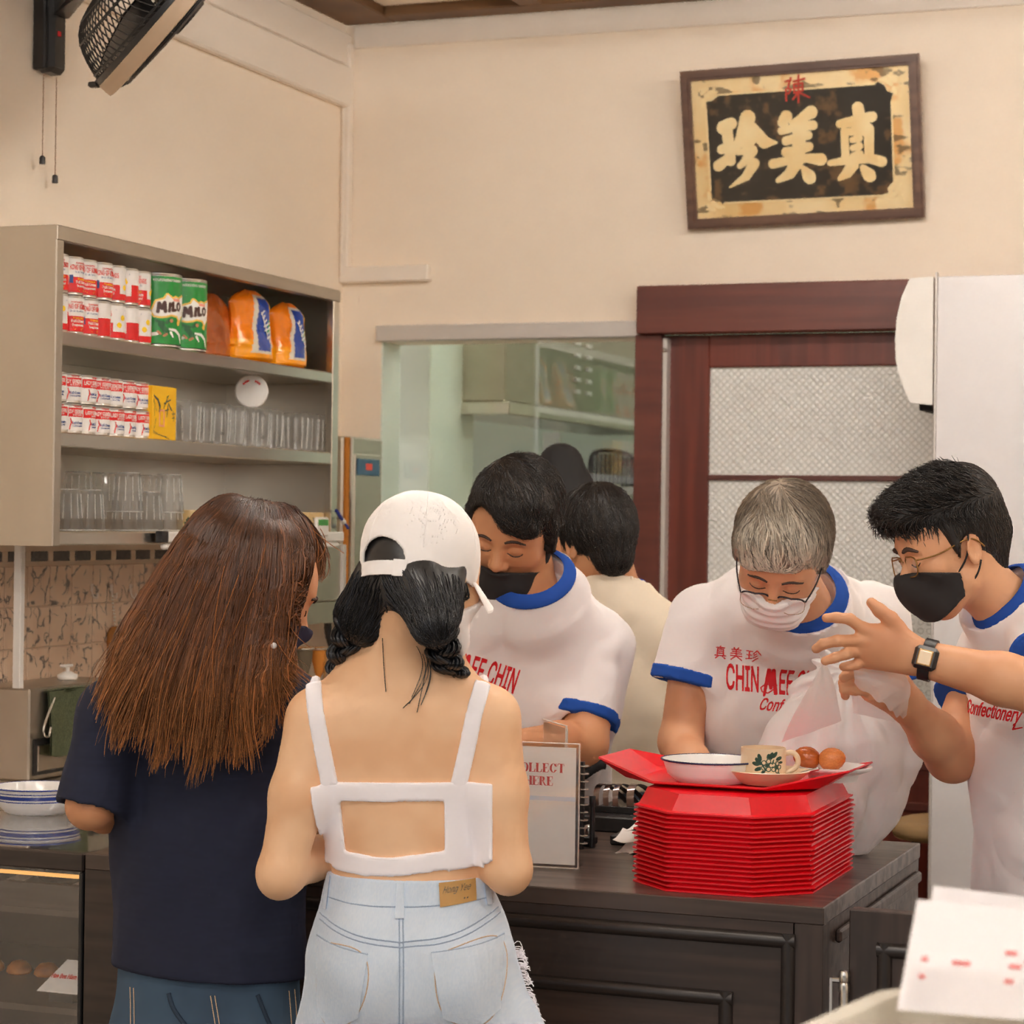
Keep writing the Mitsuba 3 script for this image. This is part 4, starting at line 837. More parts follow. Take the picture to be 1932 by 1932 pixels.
top_ = np.stack([hx + .014 - .12 * W, a[1] + (b[1] - a[1]) * U, a[2] + .006 + 0 * W], -1)
def sheet(t, d): lo_ = t + d; return TM(np.vstack([t.reshape(-1, 3), lo_.reshape(-1, 3)]), np.vstack([f, f[:, ::-1] + 900]))
single('green_towel', 'dark green cloth hanging over the water heater', 'cloth', cat([sheet(tv, V(-.005, 0, 0)), sheet(top_, V(0, 0, -.005))]), 'mat_towel_green', True)
hl = [on_x(hx + .02, *q) for q in ((103, 1316), (98, 1330), (86, 1362), (83, 1384), (91, 1390), (96, 1372))]
part(WH, 'wire_handle', tube(catmull(hl, 24), .003, 6), 'mat_chrome', True)
s0 = on_x(XL + .10, 127, 1308); s0[2] = h0[2] + .0008
k = thing('soap_pump', 'white pump bottle standing on the water heater', 'pump bottle')
part(k, 'bottle', xf(lathe([(0, 0), (.022, 0), (.024, .004), (.024, .012), (.012, .018), (.009, .02), (0, .02)], 20), t=s0), 'mat_white_plastic', True)
part(k, 'pump_head', cat([tube([s0 + V(0, 0, .018), s0 + V(0, 0, .032)], .005, 8), bx(s0 + V(-.008, -.026, .030), s0 + V(.008, .016, .037), .003)]), 'mat_white_plastic')
pr('pale', srgb(216, 202, 190), .5)
for x_ in (172, 209, 245):
    o = on_x(XL + .012, x_, 1112)
    k = thing('wall_hook', 'small clear hook stuck on the tiles, %s of three' % {172: 'left', 209: 'middle', 245: 'right'}[x_], 'hook', 'hooks on the tiled wall')
    part(k, 'hook_plate', bx(o - V(0, .006, .006), o + V(.004, .006, .014), .002), 'mat_pale'); part(k, 'hook_wire', tube(catmull([o + V(.004, 0, .004), o + V(.006, 0, -.016), o + V(.016, 0, -.022), o + V(.018, 0, -.008)], 12), .0025, 6), 'mat_pale', True)
o = on_x(XL + .025, 212, 1125); k = thing('wooden_ladle', 'wooden ladle hanging by a beaded chain on the tiled wall', 'ladle'); e = on_x(XL + .025, 218, 1190); pr('ladle_wood', srgb(150, 98, 44), .5)
part(k, 'chain', cat([xf(trimesh.creation.icosphere(subdivisions=1, radius=.003), t=o + (e - o) * t) for t in np.linspace(0, 1, 11)]), 'mat_chrome')
part(k, 'bowl', xf(lathe([(0, .012), (.012, .009), (.022, -.006), (.024, -.03), (.02, -.05), (0, -.06)], 20), t=e), 'mat_ladle_wood', True)
part(k, 'stem', tube([e - V(0, 0, .05), e - V(0, -.03, .2)], .007, 8), 'mat_ladle_wood', True)
# steel box under the right end of the cabinet
b0, b1 = on_x(-2.74, 551, 1136), on_x(-2.74, 650, 1136); bz = on_x(-2.74, 600, 1178)[2]; bzm = on_x(-2.74, 600, 1135)[2]
k = thing('steel_box', 'stainless steel water boiler box fixed under the right end of the cabinet', 'boiler')
part(k, 'case', bx((XL + .014, b0[1] - .05, bzm), (-2.74, b1[1] - .01, cb0 - .002), .004), 'mat_steel_dull'); part(k, 'lower_case', bx((XL + .014, b0[1] - .04, bz), (-2.75, b1[1] - .012, bzm - .001), .003), 'mat_steel_dull')
part(k, 'corner_strip', bx((-2.742, b1[1] - .03, bzm), (-2.732, b1[1] - .008, cb0 - .004), .002), 'mat_alu')
single('drain_hose', 'black hose hanging below the steel box', 'hose', tube(catmull([on_x(-2.78, 618, 1174) * V(1, 1, 0) + V(0, 0, bz + .004), on_x(-2.78, 620, 1196), on_x(-2.78, 628, 1222)], 14), .011, 10), 'mat_black', True)
k = thing('coffee_rack', 'wire rail holding cloth coffee strainers behind the two women', 'rail')
ra, rb_ = on_x(-2.72, 545, 1222), on_x(-2.72, 664, 1224)
part(k, 'rail_wire', tube([ra, rb_], .004, 8), 'mat_ladle_wood'); part(k, 'rail_post', tube([rb_, V(rb_[0], rb_[1], zl)], .004, 8), 'mat_chrome')
pr('sock', srgb(190, 120, 48), .9); pr('sock_dark', srgb(96, 84, 66), .9)
for x_, m_, nm in ((575, 'mat_sock_dark', 'dark grey cloth coffee strainer hanging on the wire rail'), (602, 'mat_sock', 'orange cloth coffee strainer hanging on the wire rail')):
    o = on_x(-2.72, x_, 1224)
    s_ = thing('coffee_strainer', nm, 'coffee strainer'); part(s_, 'ring', xf(tube(np.stack([.024 * np.cos(np.linspace(0, 6.2832, 25)[:-1]), .024 * np.sin(np.linspace(0, 6.2832, 25)[:-1]), np.zeros(24)], 1), .003, 6, closed=True), t=o), 'mat_chrome', True)
    part(s_, 'bag', xf(lathe([(.023, 0), (.020, -.03), (.012, -.065), (.002, -.085), (0, -.086)], 20), t=o), m_, True)
o = on_x(-2.68, 632, 1300); o[2] = zl + .0008; ht = on_x(-2.68, 632, 1226)[2] - o[2]; k = thing('metal_jug', 'tall stainless steel jug on the back counter behind the cap wearer', 'jug')
part(k, 'jug_body', xf(lathe([(0, 0), (.030, 0), (.031, .002), (.034, ht), (.033, ht), (.029, .004), (0, .004)], 28), t=o), 'mat_chrome', True)
part(k, 'jug_band', xf(lathe([(.0315, .03), (.0325, .055)], 28), t=o), 'mat_print_red', True)
# steel cabinet in the corner with a control panel
k = thing('corner_cabinet', 'narrow steel cabinet in the room corner with a blue control panel', 'cabinet')
XC = -2.86; e0, e1 = on_x(XC, 646, 900)[1], on_x(XC, 721, 900)[1]; ez = on_x(XC, 690, 826)[2]
e1 = min(e1, YB - .003)
part(k, 'case', bx((XL + .012, e0, zl + .001), (XC, e1, ez), .006), 'mat_steel_dull')
part(k, 'front_door', bx((XC - .001, e0 + .07, zl + .05), (XC + .008, e1 - .02, ez - .05), .004), 'mat_steel_dull')
part(k, 'edge_bar', tube([(XC + .004, e0 + .02, zl + .01), (XC + .004, e0 + .02, ez - .004)], .009, 10), 'mat_sock')
part(k, 'edge_bar', tube([(XC + .004, e0 + .05, zl + .01), (XC + .004, e0 + .05, ez - .004)], .008, 10), 'mat_chrome')
c0, c1 = on_x(XC + .012, 675, 896), on_x(XC + .012, 716, 868); pr('panel_blue', srgb(38, 84, 116), .3); pr('panel_red', srgb(236, 70, 50), .3)
part(k, 'control_panel', bx((XC + .008, c0[1], c0[2]), (XC + .013, min(c1[1], e1 - .005), c1[2]), .001), 'mat_panel_blue'); cc = on_x(XC + .013, 696, 881)
pl_ = part(k, 'red_display', bx((XC + .012, cc[1] - .022, cc[2] - .010), (XC + .0145, cc[1] + .022, cc[2] + .010)), 'mat_panel_red')
# ================================================================ counter, display case, tray stack
CZ, CY, CXR, CYB = .95, 3.725, -.851, 4.573
CXL = float(on_y(CY, 159, 1700)[0])
CT = thing('service_counter', 'dark brown wooden service counter with moulded front panels', 'counter')
part(CT, 'counter_top', bx((CXL, CY, CZ - .03), (CXR, CYB, CZ), .002), 'mat_counter_top')
part(CT, 'front_panel', bx((CXL, CY + .002, .08), (CXR - .052, CY + .03, CZ - .030)), 'mat_dark_wood_h')
part(CT, 'corner_post', bx((CXR - .05, CY + .001, .0), (CXR - .001, CY + .05, CZ - .030), .001), 'mat_dark_wood')
part(CT, 'side_panel', bx((CXR - .03, CY + .05, .0), (CXR - .003, CYB, CZ - .031), .001), 'mat_dark_wood_h')
part(CT, 'back_panel', bx((CXL, CYB - .03, .0), (CXR - .03, CYB - .001, CZ - .031)), 'mat_dark_wood_h')
part(CT, 'plinth', bx((CXL, CY + .03, 0), (CXR - .05, CY + .05, .08)), 'mat_dark_wood_h')
def mould(x0, x1, z0, z1, y, r=.0125, name='moulding', P=None):
    """A frame of half-round moulding on a front at y; open at the far left where it runs on."""
    out = []
    for a, b in (((x0, z1), (x1, z1)), ((x1, z1), (x1, z0)), ((x1, z0), (x0, z0)), ((x0, z0), (x0, z1))):
        d = unit(V(b[0] - a[0], 0, b[1] - a[1])); A, B = V(a[0], y, a[1]) - d * r, V(b[0], y, b[1]) + d * r; nrm = V(-d[2], 0, d[0]) * 1
        pts = []
        for t, e in ((A, 1), (B, -1)):
            for th in np.linspace(0, np.pi, 9):
                o = nrm * math.cos(th) * r; m = o @ V(-d[2], 0, d[0]); pts.append(t + d * (r - m if e == 1 else -(r - m)) * 0 + o + V(0, -math.sin(th) * r * .9, 0))
        part(P, name, hull(pts), 'mat_moulding', 40)
cx_ = lambda px, py: on_y(CY, px, py)
mx1, mz1 = cx_(1487, 1776)[0], cx_(1487, 1776)[2]; nx1, nz1 = cx_(1369, 1884)[0], cx_(1369, 1884)[2]
mould(CXL + .20, mx1, .16, mz1, CY + .002, P=CT)
gap = mx1 - nx1
mould(CXL + .20 + gap, nx1, .16 + (mz1 - nz1), nz1, CY + .002, P=CT)
s0, s1 = on_x(CXR, 1640, 1716), on_x(CXR, 1735, 1652)
part(CT, 'side_moulding', bx((CXR - .004, CY + .10, s1[2] - .010), (CXR + .008, CYB - .02, s1[2] + .012), .004), 'mat_dark_wood_h')
part(CT, 'side_moulding', bx((CXR - .004, CY + .10, .20), (CXR + .008, CYB - .02, .222), .004), 'mat_dark_wood_h')
gx0 = on_y(CY, 1601, 1800)[0]; GZ = on_y(CY, 1603, 1716)[2]
GT = thing('swing_gate', 'dark wooden swing gate beside the counter corner', 'gate')
part(GT, 'gate_board', bx((gx0, CY + .002, .14), (gx0 + .62, CY + .035, GZ), .002), 'mat_dark_wood')
g0 = cx_(1669, 1793)
mould(g0[0], gx0 + .54, .26, g0[2], CY + .002, P=GT)
pz = on_y(CY - .015, 1593, 1835); pb_ = pz.copy(); pb_[2] = .45
k = thing('gate_closer', 'chrome piston closer in the gap between counter and gate', 'door closer')
part(k, 'cylinder', tube([pz - V(0, 0, .03), pb_], .0085, 14), 'mat_chrome', True)
part(k, 'cap', xf(lathe([(0, .004), (.007, .003), (.009, -.002), (.009, -.012), (.0075, -.016), (.009, -.02), (.009, -.032), (0, -.032)], 18), t=pz), 'mat_chrome', 40)
part(k, 'bracket', cat([bx(pz + V(-.022, .0, -.018), pz + V(-.004, .016, -.010), .002), bx(pz + V(-.024, -.002, -.40), pz + V(-.020, .002, -.010))]), 'mat_chrome')
# --- glass display case on the left
GX1, GX0 = CXL - .004, -3.0
DC = thing('display_case', 'glass display case with dark frame left of the wooden counter', 'display case')
zr0 = on_y(CY, 80, 1640)[2]
scene['mat_case_glass'] = {'type': 'thindielectric', 'int_ior': 1.7}
part(DC, 'glass_top', bx((GX0, CY + .012, CZ - .008), (GX1, 4.29, CZ)), 'mat_case_glass')
part(DC, 'front_rail', bx((GX0, CY, zr0), (GX1, CY + .03, CZ - .001), .003), 'mat_dark_wood_h')
part(DC, 'top_lining', bx((GX0, CY + .03, CZ - .030), (GX1, 4.33, CZ - .022)), 'mat_moulding')
part(DC, 'front_glass', bx((GX0, CY + .006, .12), (GX1 - .004, CY + .011, zr0)), 'mat_glass')
fx0 = on_y(CY, 147, 1750)[0]
part(DC, 'frame_post', bx((fx0, CY, .05), (GX1, CY + .022, zr0 - .001), .002), 'mat_black')
part(DC, 'back_panel', bx((GX0, 4.29, .05), (GX1, 4.33, CZ - .031)), 'mat_moulding')
part(DC, 'side_wall', bx((GX1 - .012, CY + .022, .05), (GX1, 4.29, CZ - .031)), 'mat_moulding'); part(DC, 'base', bx((GX0, CY, 0), (GX1, 4.33, .05)), 'mat_dark_wood_h')
pr('warm_strip', srgb(240, 170, 80), .5); pr('case_shelf', srgb(52, 45, 40), .4)
zs = [on_y(CY + .05, 80, q)[2] for q in (1660, 1722, 1832, 1905)]
ws = part(DC, 'light_strip', bx((GX0, CY + .035, zs[0] + .010), (GX1 - .03, CY + .045, zs[0] + .016)), 'mat_warm_strip')
scene[ws]['emitter'] = {'type': 'area', 'radiance': rgb(.30, .14, .04)}
for i, z in enumerate((zs[1], zs[3])):
    part(DC, 'shelf', bx((GX0, CY + .03, z), (GX1 - .014, 4.28, z + .012)), 'mat_case_shelf')
    if i == 0: part(DC, 'drawer_front', bx((GX0, CY + .03, z + .0122), (GX1 - .024, CY + .05, zs[0] - .004)), 'mat_dark_wood_h')
pr('paper', srgb(238, 234, 230), .6)
k = thing('price_card', 'white card with red print leaning in the lower part of the display case', 'card')
q = [on_y(CY + .05, *p) for p in ((65, 1857), (144, 1857), (144, 1831), (90, 1830))]
cz0 = zs[3] + .0125
mc = hull(np.vstack([V(q[0][0], CY + .06, cz0 + .02), V(q[1][0], CY + .06, cz0 + .02), V(q[1][0], CY + .12, cz0 + .07), V(q[3][0], CY + .12, cz0 + .07)]) [:, None] .repeat(2, 1).reshape(-1, 3) + np.tile([[0, 0, 0], [0, .001, .002]], (4, 1)))
part(k, 'card', mc, 'mat_paper')
cdir = unit(V(0, .06, .05)); Rc = np.stack([V(1, 0, 0), cdir, np.cross(V(1, 0, 0), cdir)], 1)
part(k, 'print', xf(text('Hae Bee Hiam B', .010, .0005, True, .062), Rc, (q[1][0] - .045, CY + .085, cz0 + .0422) - np.cross(V(1, 0, 0), cdir) * -.0015), 'mat_print_red')
part(k, 'stand', bx((q[0][0] + .02, CY + .07, cz0), (q[1][0] - .02, CY + .11, cz0 + .022)), 'mat_black')
for nm, pts in (('small white card at the top left of the display case', ((0, 1668), (27, 1652))), ('small white card at the top right corner of the display case', ((127, 1677), (150, 1661)))):
    a, b = on_y(CY + .08, *pts[0]), on_y(CY + .08, *pts[1]); k = thing('shelf_card', nm, 'card')
    part(k, 'card', hull([(a[0] - .01, CY + .06, a[2]), (b[0], CY + .06, a[2]), (a[0] + .02, CY + .16, b[2]), (b[0] + .02, CY + .16, b[2]), (a[0] - .01, CY + .062, a[2] - .002), (b[0], CY + .062, a[2] - .002)]), 'mat_paper')
    part(k, 'support', bx((a[0] - .005, CY + .065, zs[1] + .0125), (b[0] - .005, CY + .075, a[2] - .003)), 'mat_black')
pr('pastry', proc(lambda p, n, uv: mix(srgb(214, 136, 48), srgb(150, 78, 26), noise(p.x * 60, p.y * 60, p.z * 60))), .5)
rnd2 = random.Random(7)
for i in range(5):
    o = V(GX0 + .36 + .065 * i, CY + .28, zs[3] + .0125); k = single('pastry_bun', 'small golden bun on the lower shelf of the display case, %s from the left' % ORD[i], 'bun', xf(lathe([(0, .026), (.014, .024), (.024, .014), (.026, .004), (.022, 0), (0, 0)], 20), t=o), 'mat_pastry', True, group='buns in the display case')
o = on_y(CY + .3, 118, 1760); k = single('dark_bowl', 'dark rounded tin standing inside the display case', 'tin', xf(lathe([(0, 0), (.03, 0), (.05, .014), (.055, .05), (.055, .085), (.05, .085), (.048, .05), (0, .012)], 28), t=(o[0], o[1], zs[1] + .0125)), 'mat_black', True)

# --- enamel bowl on the case
def enamel(name, label, c, r, h, rim='mat_print_black', stripes=True, group=None):
    k = thing(name, label, 'bowl', group)
    part(k, 'dish', xf(lathe([(0, .002), (r * .62, .002), (r * .66, 0), (r * .72, .003), (r * .88, h * .35), (r * .97, h * .93), (r * 1.005, h * .97), (r * 1.005, h), (r * .97, h), (r * .86, h * .40), (r * .70, .007), (0, .006)], 64), t=c), 'mat_enamel', 50)
    part(k, 'rim', xf(tube(np.stack([r * 1.0 * np.cos(np.linspace(0, 6.2832, 65)[:-1]), r * 1.0 * np.sin(np.linspace(0, 6.2832, 65)[:-1]), np.full(64, h * .985)], 1), .0018, 6, closed=True), t=c), rim, True)
    if stripes:
        def rr(z): return float(np.interp(z, [h * .35, h * .93], [r * .88, r * .97])) + .0008
        for a, b in ((.50, .54), (.60, .74), (.80, .84)): part(k, 'stripe', xf(lathe([(rr(a * h), a * h), (rr(b * h), b * h)], 64), t=c), 'mat_stripe_blue', True)
pr('enamel', srgb(238, 236, 234), .15, specular=.6); pr('stripe_blue', srgb(40, 62, 140), .2); pr('rim_blue', srgb(26, 30, 66), .25)
bc_ = on_z(CZ, 70, 1533); enamel('enamel_bowl', 'white enamel bowl with blue stripes on the glass display case', V(bc_[0], bc_[1], CZ + .0006), .094, .056, 'mat_stripe_blue')

# --- red trays
pr('tray_red', srgb(214, 14, 30), .28, specular=.55)
def tray_mesh(L=.245, W=.162, ch=.085, hgt=.030, lip=.012, wall=.0028):
    """A long octagon with sloping sides and a flat lip; long axis x."""
    def oct_(l, w, c): return [(l, -w + c), (l, w - c), (l - c, w), (-l + c, w), (-l, w - c), (-l, -w + c), (-l + c, -w), (l - c, -w)]
    lev = [(oct_(L - .022, W - .020, ch - .004), 0), (oct_(L - lip * .6, W - lip * .6, ch), hgt - .002), (oct_(L, W, ch), hgt), (oct_(L, W, ch), hgt + wall), (oct_(L - lip * .6 - .003, W - lip * .6 - .003, ch), hgt + wall - .001), (oct_(L - .024, W - .022, ch - .004), wall)]
    v = np.array([(x, y, z) for o, z in lev for x, y in o]); n = 8; f = []
    for a in range(len(lev) - 1):
        for i in range(n):
            j = (i + 1) % n; f += [(a * n + i, a * n + j, (a + 1) * n + j), (a * n + i, (a + 1) * n + j, (a + 1) * n + i)]
    for i in range(1, n - 1): f.append((0, i + 1, i)); e = 5 * n; f.append((e, e + i, e + i + 1))
    return TM(v, f)
tm = tray_mesh()
_tv = tm.vertices.copy(); _tv[:, 2] = .0328 - _tv[:, 2]; TP = mikit.ply(TM(_tv, tm.faces[:, ::-1]), 'mat_tray_red')
NT, pitch = 17, .0083
tcx, tcy = -1.062, 4.015
ORD2 = ['bottom', 'second', 'third', 'fourth', 'fifth', 'sixth', 'seventh', 'eighth', 'ninth', 'tenth', 'eleventh', 'twelfth', 'thirteenth', 'fourteenth', 'fifteenth', 'sixteenth', 'seventeenth']
for i in range(NT):
    lab = 'red octagonal tray lying directly on the wooden counter under the stack' if i == 0 else ('red octagonal tray at the top of the neat stack' if i == NT - 1 else f'red octagonal tray in the stack, {ORD2[i]} from the bottom')
    k = thing('red_tray', lab, 'tray', 'stacked red trays'); put(TP, None, k, tw=tw(rotz(math.pi / 2 + .012 * math.sin(i * 1.7)), (tcx + .0012 * math.sin(i * 2.3), tcy, CZ + .0006 + pitch * i)))
ztop = CZ + .0006 + pitch * (NT - 1) + .0330
k = thing('serving_tray', 'red tray laid crosswise on the stack carrying bowl, cup and eggs', 'tray')
Rtt = rotz(-.03) @ roty(.0); to = V(-1.085, 4.02, ztop + .0035)
def tray2(L=.180, W=.160, ch=.075, wall=.003):
    def o8(l, w, c): return [(l, -w + c), (l, w - c), (l - c, w), (-l + c, w), (-l, w - c), (-l, -w + c), (-l + c, -w), (l - c, -w)]
    hi = lambda pts, z0, z1, l: [(x, y, z1 if abs(x) > l - .02 else z0) for x, y in pts]
    lev = [[(x, y, 0) for x, y in o8(L - .014, W - .014, ch - .01)], hi(o8(L, W, ch), .003, .003, 9), [(x + math.copysign(.052, x) if abs(x) > L - .02 else x, y, z) for x, y, z in hi(o8(L, W + .006, ch + .004), .0045, .034, L)], [(x + math.copysign(.052, x) if abs(x) > L - .02 else x, y, z + wall) for x, y, z in hi(o8(L, W + .004, ch + .004), .0045, .034, L)],
           hi(o8(L - .004, W - .004, ch), .0070, .0070, 9), [(x, y, wall) for x, y in o8(L - .018, W - .018, ch - .01)]]
    v = np.array([q for l in lev for q in l]); n = 8; f = []
    for a in range(len(lev) - 1):
        for i in range(n):
            j = (i + 1) % n; f += [(a * n + i, a * n + j, (a + 1) * n + j), (a * n + i, (a + 1) * n + j, (a + 1) * n + i)]
    for i in range(1, n - 1): f.append((0, i + 1, i)); e = 5 * n; f.append((e, e + i, e + i + 1))
    return TM(v, f)
part(k, 'tray_body', xf(tray2(), Rtt, to), 'mat_tray_red')
for sx in (-1, 1):
    for sy in (-1, 1): part(k, 'foot', xf(lathe([(0, 0), (.008, 0), (.006, -.0028), (0, -.003)], 14), Rtt, to + Rtt @ V(.12 * sx, .09 * sy, 0)), 'mat_tray_red', True)
tz = to[2] + .0045
def on_tray(px, py): return on_z(tz, px, py) 
q = on_z(tz + .004, 1330, 1474); enamel('enamel_dish', 'white enamel dish with a dark blue rim on the top red tray', V(q[0], q[1] + .045, tz - .0008), .090, .040, 'mat_rim_blue', False)
# saucer, cup, spoon
pr('cup_beige', srgb(222, 196, 164), .18, specular=.6)
sc_ = on_z(tz, 1432, 1486); sc_ = V(sc_[0], sc_[1] + .055, tz + .001)
k = thing('saucer', 'beige saucer under the floral coffee cup', 'saucer')
put(xf(lathe([(0, .003), (.038, .003), (.040, 0), (.044, .001), (.062, .012), (.074, .0225), (.0765, .025), (.075, .026), (.060, .0165), (.042, .0085), (0, .0075)], 64), t=sc_), 'mat_cup_beige', k, 50)
cc_ = sc_ + V(-.006, -.004, .0085); k = thing('coffee_cup', 'beige coffee cup with a dark green floral print on the saucer', 'cup')
R_, H_ = .0395, .056
part(k, 'cup_body', xf(lathe(cup_profile(R_, H_), 56), t=cc_), 'mat_cup_beige', 45)
vd = math.atan2(*(CAM - cc_)[[1, 0]])
part(k, 'flower_print', xf(wrap(subdiv(extr(affinity.translate(affinity.scale(FLO, 1.12, 1.12, origin=(0, 0)), 0, .008), .0002), .005), R_, vd + .12, .0005), t=cc_), 'mat_flower_green')
hd = math.atan2(RIGHT[1], RIGHT[0])
part(k, 'handle', xf(tube(catmull([(R_ - .003, 0, .045), (R_ + .012, 0, .047), (R_ + .021, 0, .037), (R_ + .018, 0, .022), (R_ - .002, 0, .012)], 20), [.005] * 20, 10), rotz(hd), cc_), 'mat_cup_beige', True)
sp0 = sc_ + RIGHT * .045 + V(0, -.012, .016); sp1 = sc_ + RIGHT * .098 + V(0, -.030, .0295)
k = thing('teaspoon', 'steel teaspoon resting on the saucer behind the cup', 'spoon'); part(k, 'handle', tube([sp0, sp1], [.0022, .003], 8), 'mat_chrome', True); part(k, 'bowl', xf(trimesh.creation.icosphere(subdivisions=2), np.diag([.012, .008, .003]), sp0 - RIGHT * .008), 'mat_chrome', True)
pc = on_z(tz, 1562, 1478); pc = V(pc[0], pc[1] + .040, tz + .001)
k = thing('egg_plate', 'white footed plate holding the brown eggs on the red tray', 'plate'); put(xf(lathe([(0, .004), (.036, .004), (.038, 0), (.042, 0), (.046, .012), (.066, .019), (.070, .023), (.070, .0265), (.066, .027), (.046, .019), (0, .0165)], 64), t=pc), 'mat_enamel', k, 50)
pr('egg_brown', proc(lambda p, n, uv: mix(srgb(210, 128, 66), srgb(192, 108, 52), noise(p.x * 400, p.y * 400, p.z * 400))), .42); pr('egg_dark', proc(lambda p, n, uv: mix(srgb(176, 88, 32), srgb(160, 76, 28), noise(p.x * 400, p.y * 400, p.z * 400))), .25)
egg = lathe([(0, -.0215), (.008, -.0205), (.015, -.016), (.0195, -.008), (.021, 0), (.0195, .010), (.0155, .018), (.009, .0245), (.004, .0268), (0, .0273)], 40)
for px, m_, lb in ((1519, 'mat_egg_dark', 'glossy dark brown egg nearer the cup handle'), (1566, 'mat_egg_brown', 'matt light brown egg at the right of the plate')):
    e = at(px, 1437, (pc - CAM) @ FWD); single('egg', lb, 'egg', xf(egg, rotz(px) @ rotx(1.35), (e[0], pc[1] + .004, pc[2] + .0165 + .0206)), m_, True, group='eggs on the plate')

# --- collect here stand, second stand, cash tray, receipts
scene['mat_acrylic'] = {'type': 'thindielectric', 'int_ior': 1.49}
sy = on_z(CZ, 1092, 1640)[1]; A = on_y(sy, 1092, 1640); Tp = on_y(sy, 1093, 1404)
k = thing('sign_stand', 'clear acrylic stand with white notice reading COLLECT HERE', 'sign stand')
aw, ah = .158, Tp[2] - CZ; Rs = rotz(.10) @ WALLR @ rotx(0); so = V(A[0], sy, CZ + .001)
def sg(m, z=0): return xf(m, Rs, so + Rs @ V(0, 0, z))
part(k, 'front_sheet', sg(bx((-aw, 0, .004), (0, ah, .006))), 'mat_acrylic'); part(k, 'back_sheet', sg(bx((-aw, 0, -.002), (0, ah, 0))), 'mat_acrylic')
part(k, 'foot', sg(bx((-aw, 0, -.06), (0, .002, .006))), 'mat_acrylic'); pr('acrylic_edge', srgb(226, 218, 208), .15)
part(k, 'edge', sg(cat([bx((-aw, ah - .0012, -.002), (0, ah, .0065)), bx((-.0012, 0, -.002), (0, ah, .0065)), bx((-aw, -.0005, -.002), (0, .0008, .007))])), 'mat_acrylic_edge')
part(k, 'paper', sg(bx((-aw + .002, .006, .001), (-.007, ah - .008, .002))), 'mat_paper')
def serif_letters(s, h, w, t):
    """Serif capitals as flat polygons."""
    S = h * .09; out, x = [], 0.0
    def stem(x0): return [sbox(x0, 0, x0 + t, h), sbox(x0 - S * .8, 0, x0 + t + S * .8, S * .55), sbox(x0 - S * .8, h - S * .55, x0 + t + S * .8, h)]
    def oval(x0, ww): return affinity.translate(affinity.scale(Point(0, 0).buffer(1, 16), ww / 2, h / 2), x0 + ww / 2, h / 2).difference(affinity.translate(affinity.scale(Point(0, 0).buffer(1, 16), ww / 2 - t * .95, h / 2 - S * .5), x0 + ww / 2, h / 2))
    for c in s:
        if c == ' ': x += w * .5; continue
        g = []; ww = w
        if c == 'O': g = [oval(x, w)]
        elif c == 'C': g = [oval(x, w).difference(sbox(x + w * .6, h * .3, x + w * 1.1, h * .68)), sbox(x + w * .84, h * .66, x + w * .93, h * .98)]
        elif c == 'L': g = stem(x) + [sbox(x, 0, x + w * .8, S * .55), Polygon([(x + w * .8, 0), (x + w * .86, h * .32), (x + w * .78, h * .32), (x + w * .6, 0)])]; ww = w * .86
        elif c == 'E': g = stem(x) + [sbox(x, 0, x + w * .78, S * .55), sbox(x, h - S * .55, x + w * .76, h), sbox(x, h * .48, x + w * .5, h * .54), sbox(x + w * .72, 0, x + w * .78, h * .28), sbox(x + w * .70, h * .74, x + w * .76, h), sbox(x + w * .46, h * .38, x + w * .51, h * .64)]; ww = w * .84
        elif c == 'T': g = stem(x + w * .34) + [sbox(x, h - S * .6, x + w * .9, h), sbox(x, h * .72, x + w * .06, h), sbox(x + w * .84, h * .72, x + w * .9, h)]; ww = w * .95
        elif c == 'H': g = stem(x) + stem(x + w * .72) + [sbox(x, h * .46, x + w * .9, h * .53)]; ww = w * 1.08
        elif c == 'R': g = stem(x) + [affinity.translate(affinity.scale(Point(0, 0).buffer(1, 12), w * .36, h * .27), x + w * .36, h * .73).difference(affinity.translate(affinity.scale(Point(0, 0).buffer(1, 12), w * .36 - t * .95, h * .27 - S * .5), x + w * .36, h * .73)), Polygon([(x + w * .35, h * .5), (x + w * .5, h * .5), (x + w * .92, 0), (x + w * .68, 0)]), sbox(x + w * .66, 0, x + w * .96, S * .5)]; ww = w * .96
        out += g; x += ww + S * .9
    return affinity.translate(unary_union(out), -x / 2, 0), x
pr('notice_red', srgb(196, 78, 80), .6)
tcx_ = -(1092 - 1013) / 237 * ah
for s, yy in (('COLLECT', 1451), ('HERE', 1476)):
    hh = .0165; g, wdt = serif_letters(s, hh, .0135, .0042)
    part(k, 'lettering', sg(xf(extr(g, .0004), t=(tcx_, ah * (1640 - yy) / 237 - hh / 2, .0021))), 'mat_notice_red')
pr('pale_blue', srgb(206, 216, 230), .6); part(k, 'blue_band', sg(bx((-aw + .002, ah * .535, .0021), (-.007, ah * .57, .0024))), 'mat_pale_blue')
b0 = on_z(CZ, 1068, 1600); k = thing('menu_stand', 'second clear stand with a grey card turned behind the COLLECT HERE notice', 'sign stand')
Rm_ = rotz(-.62 - .3) @ WALLR; tb_ = at(1070, 1370, (b0 - CAM) @ FWD); hh2 = tb_[2] - CZ
def sg2(m): return xf(m, Rm_, V(b0[0], b0[1], CZ + .001))
pr('grey_card', srgb(186, 168, 152), .6)
part(k, 'card', sg2(bx((-.15, .004, -.001), (0, hh2 - .006, .001))), 'mat_grey_card'); part(k, 'sheet', sg2(bx((-.152, 0, .002), (.002, hh2, .004))), 'mat_acrylic'); part(k, 'foot', sg2(bx((-.152, 0, -.03), (.002, .002, .03))), 'mat_acrylic')
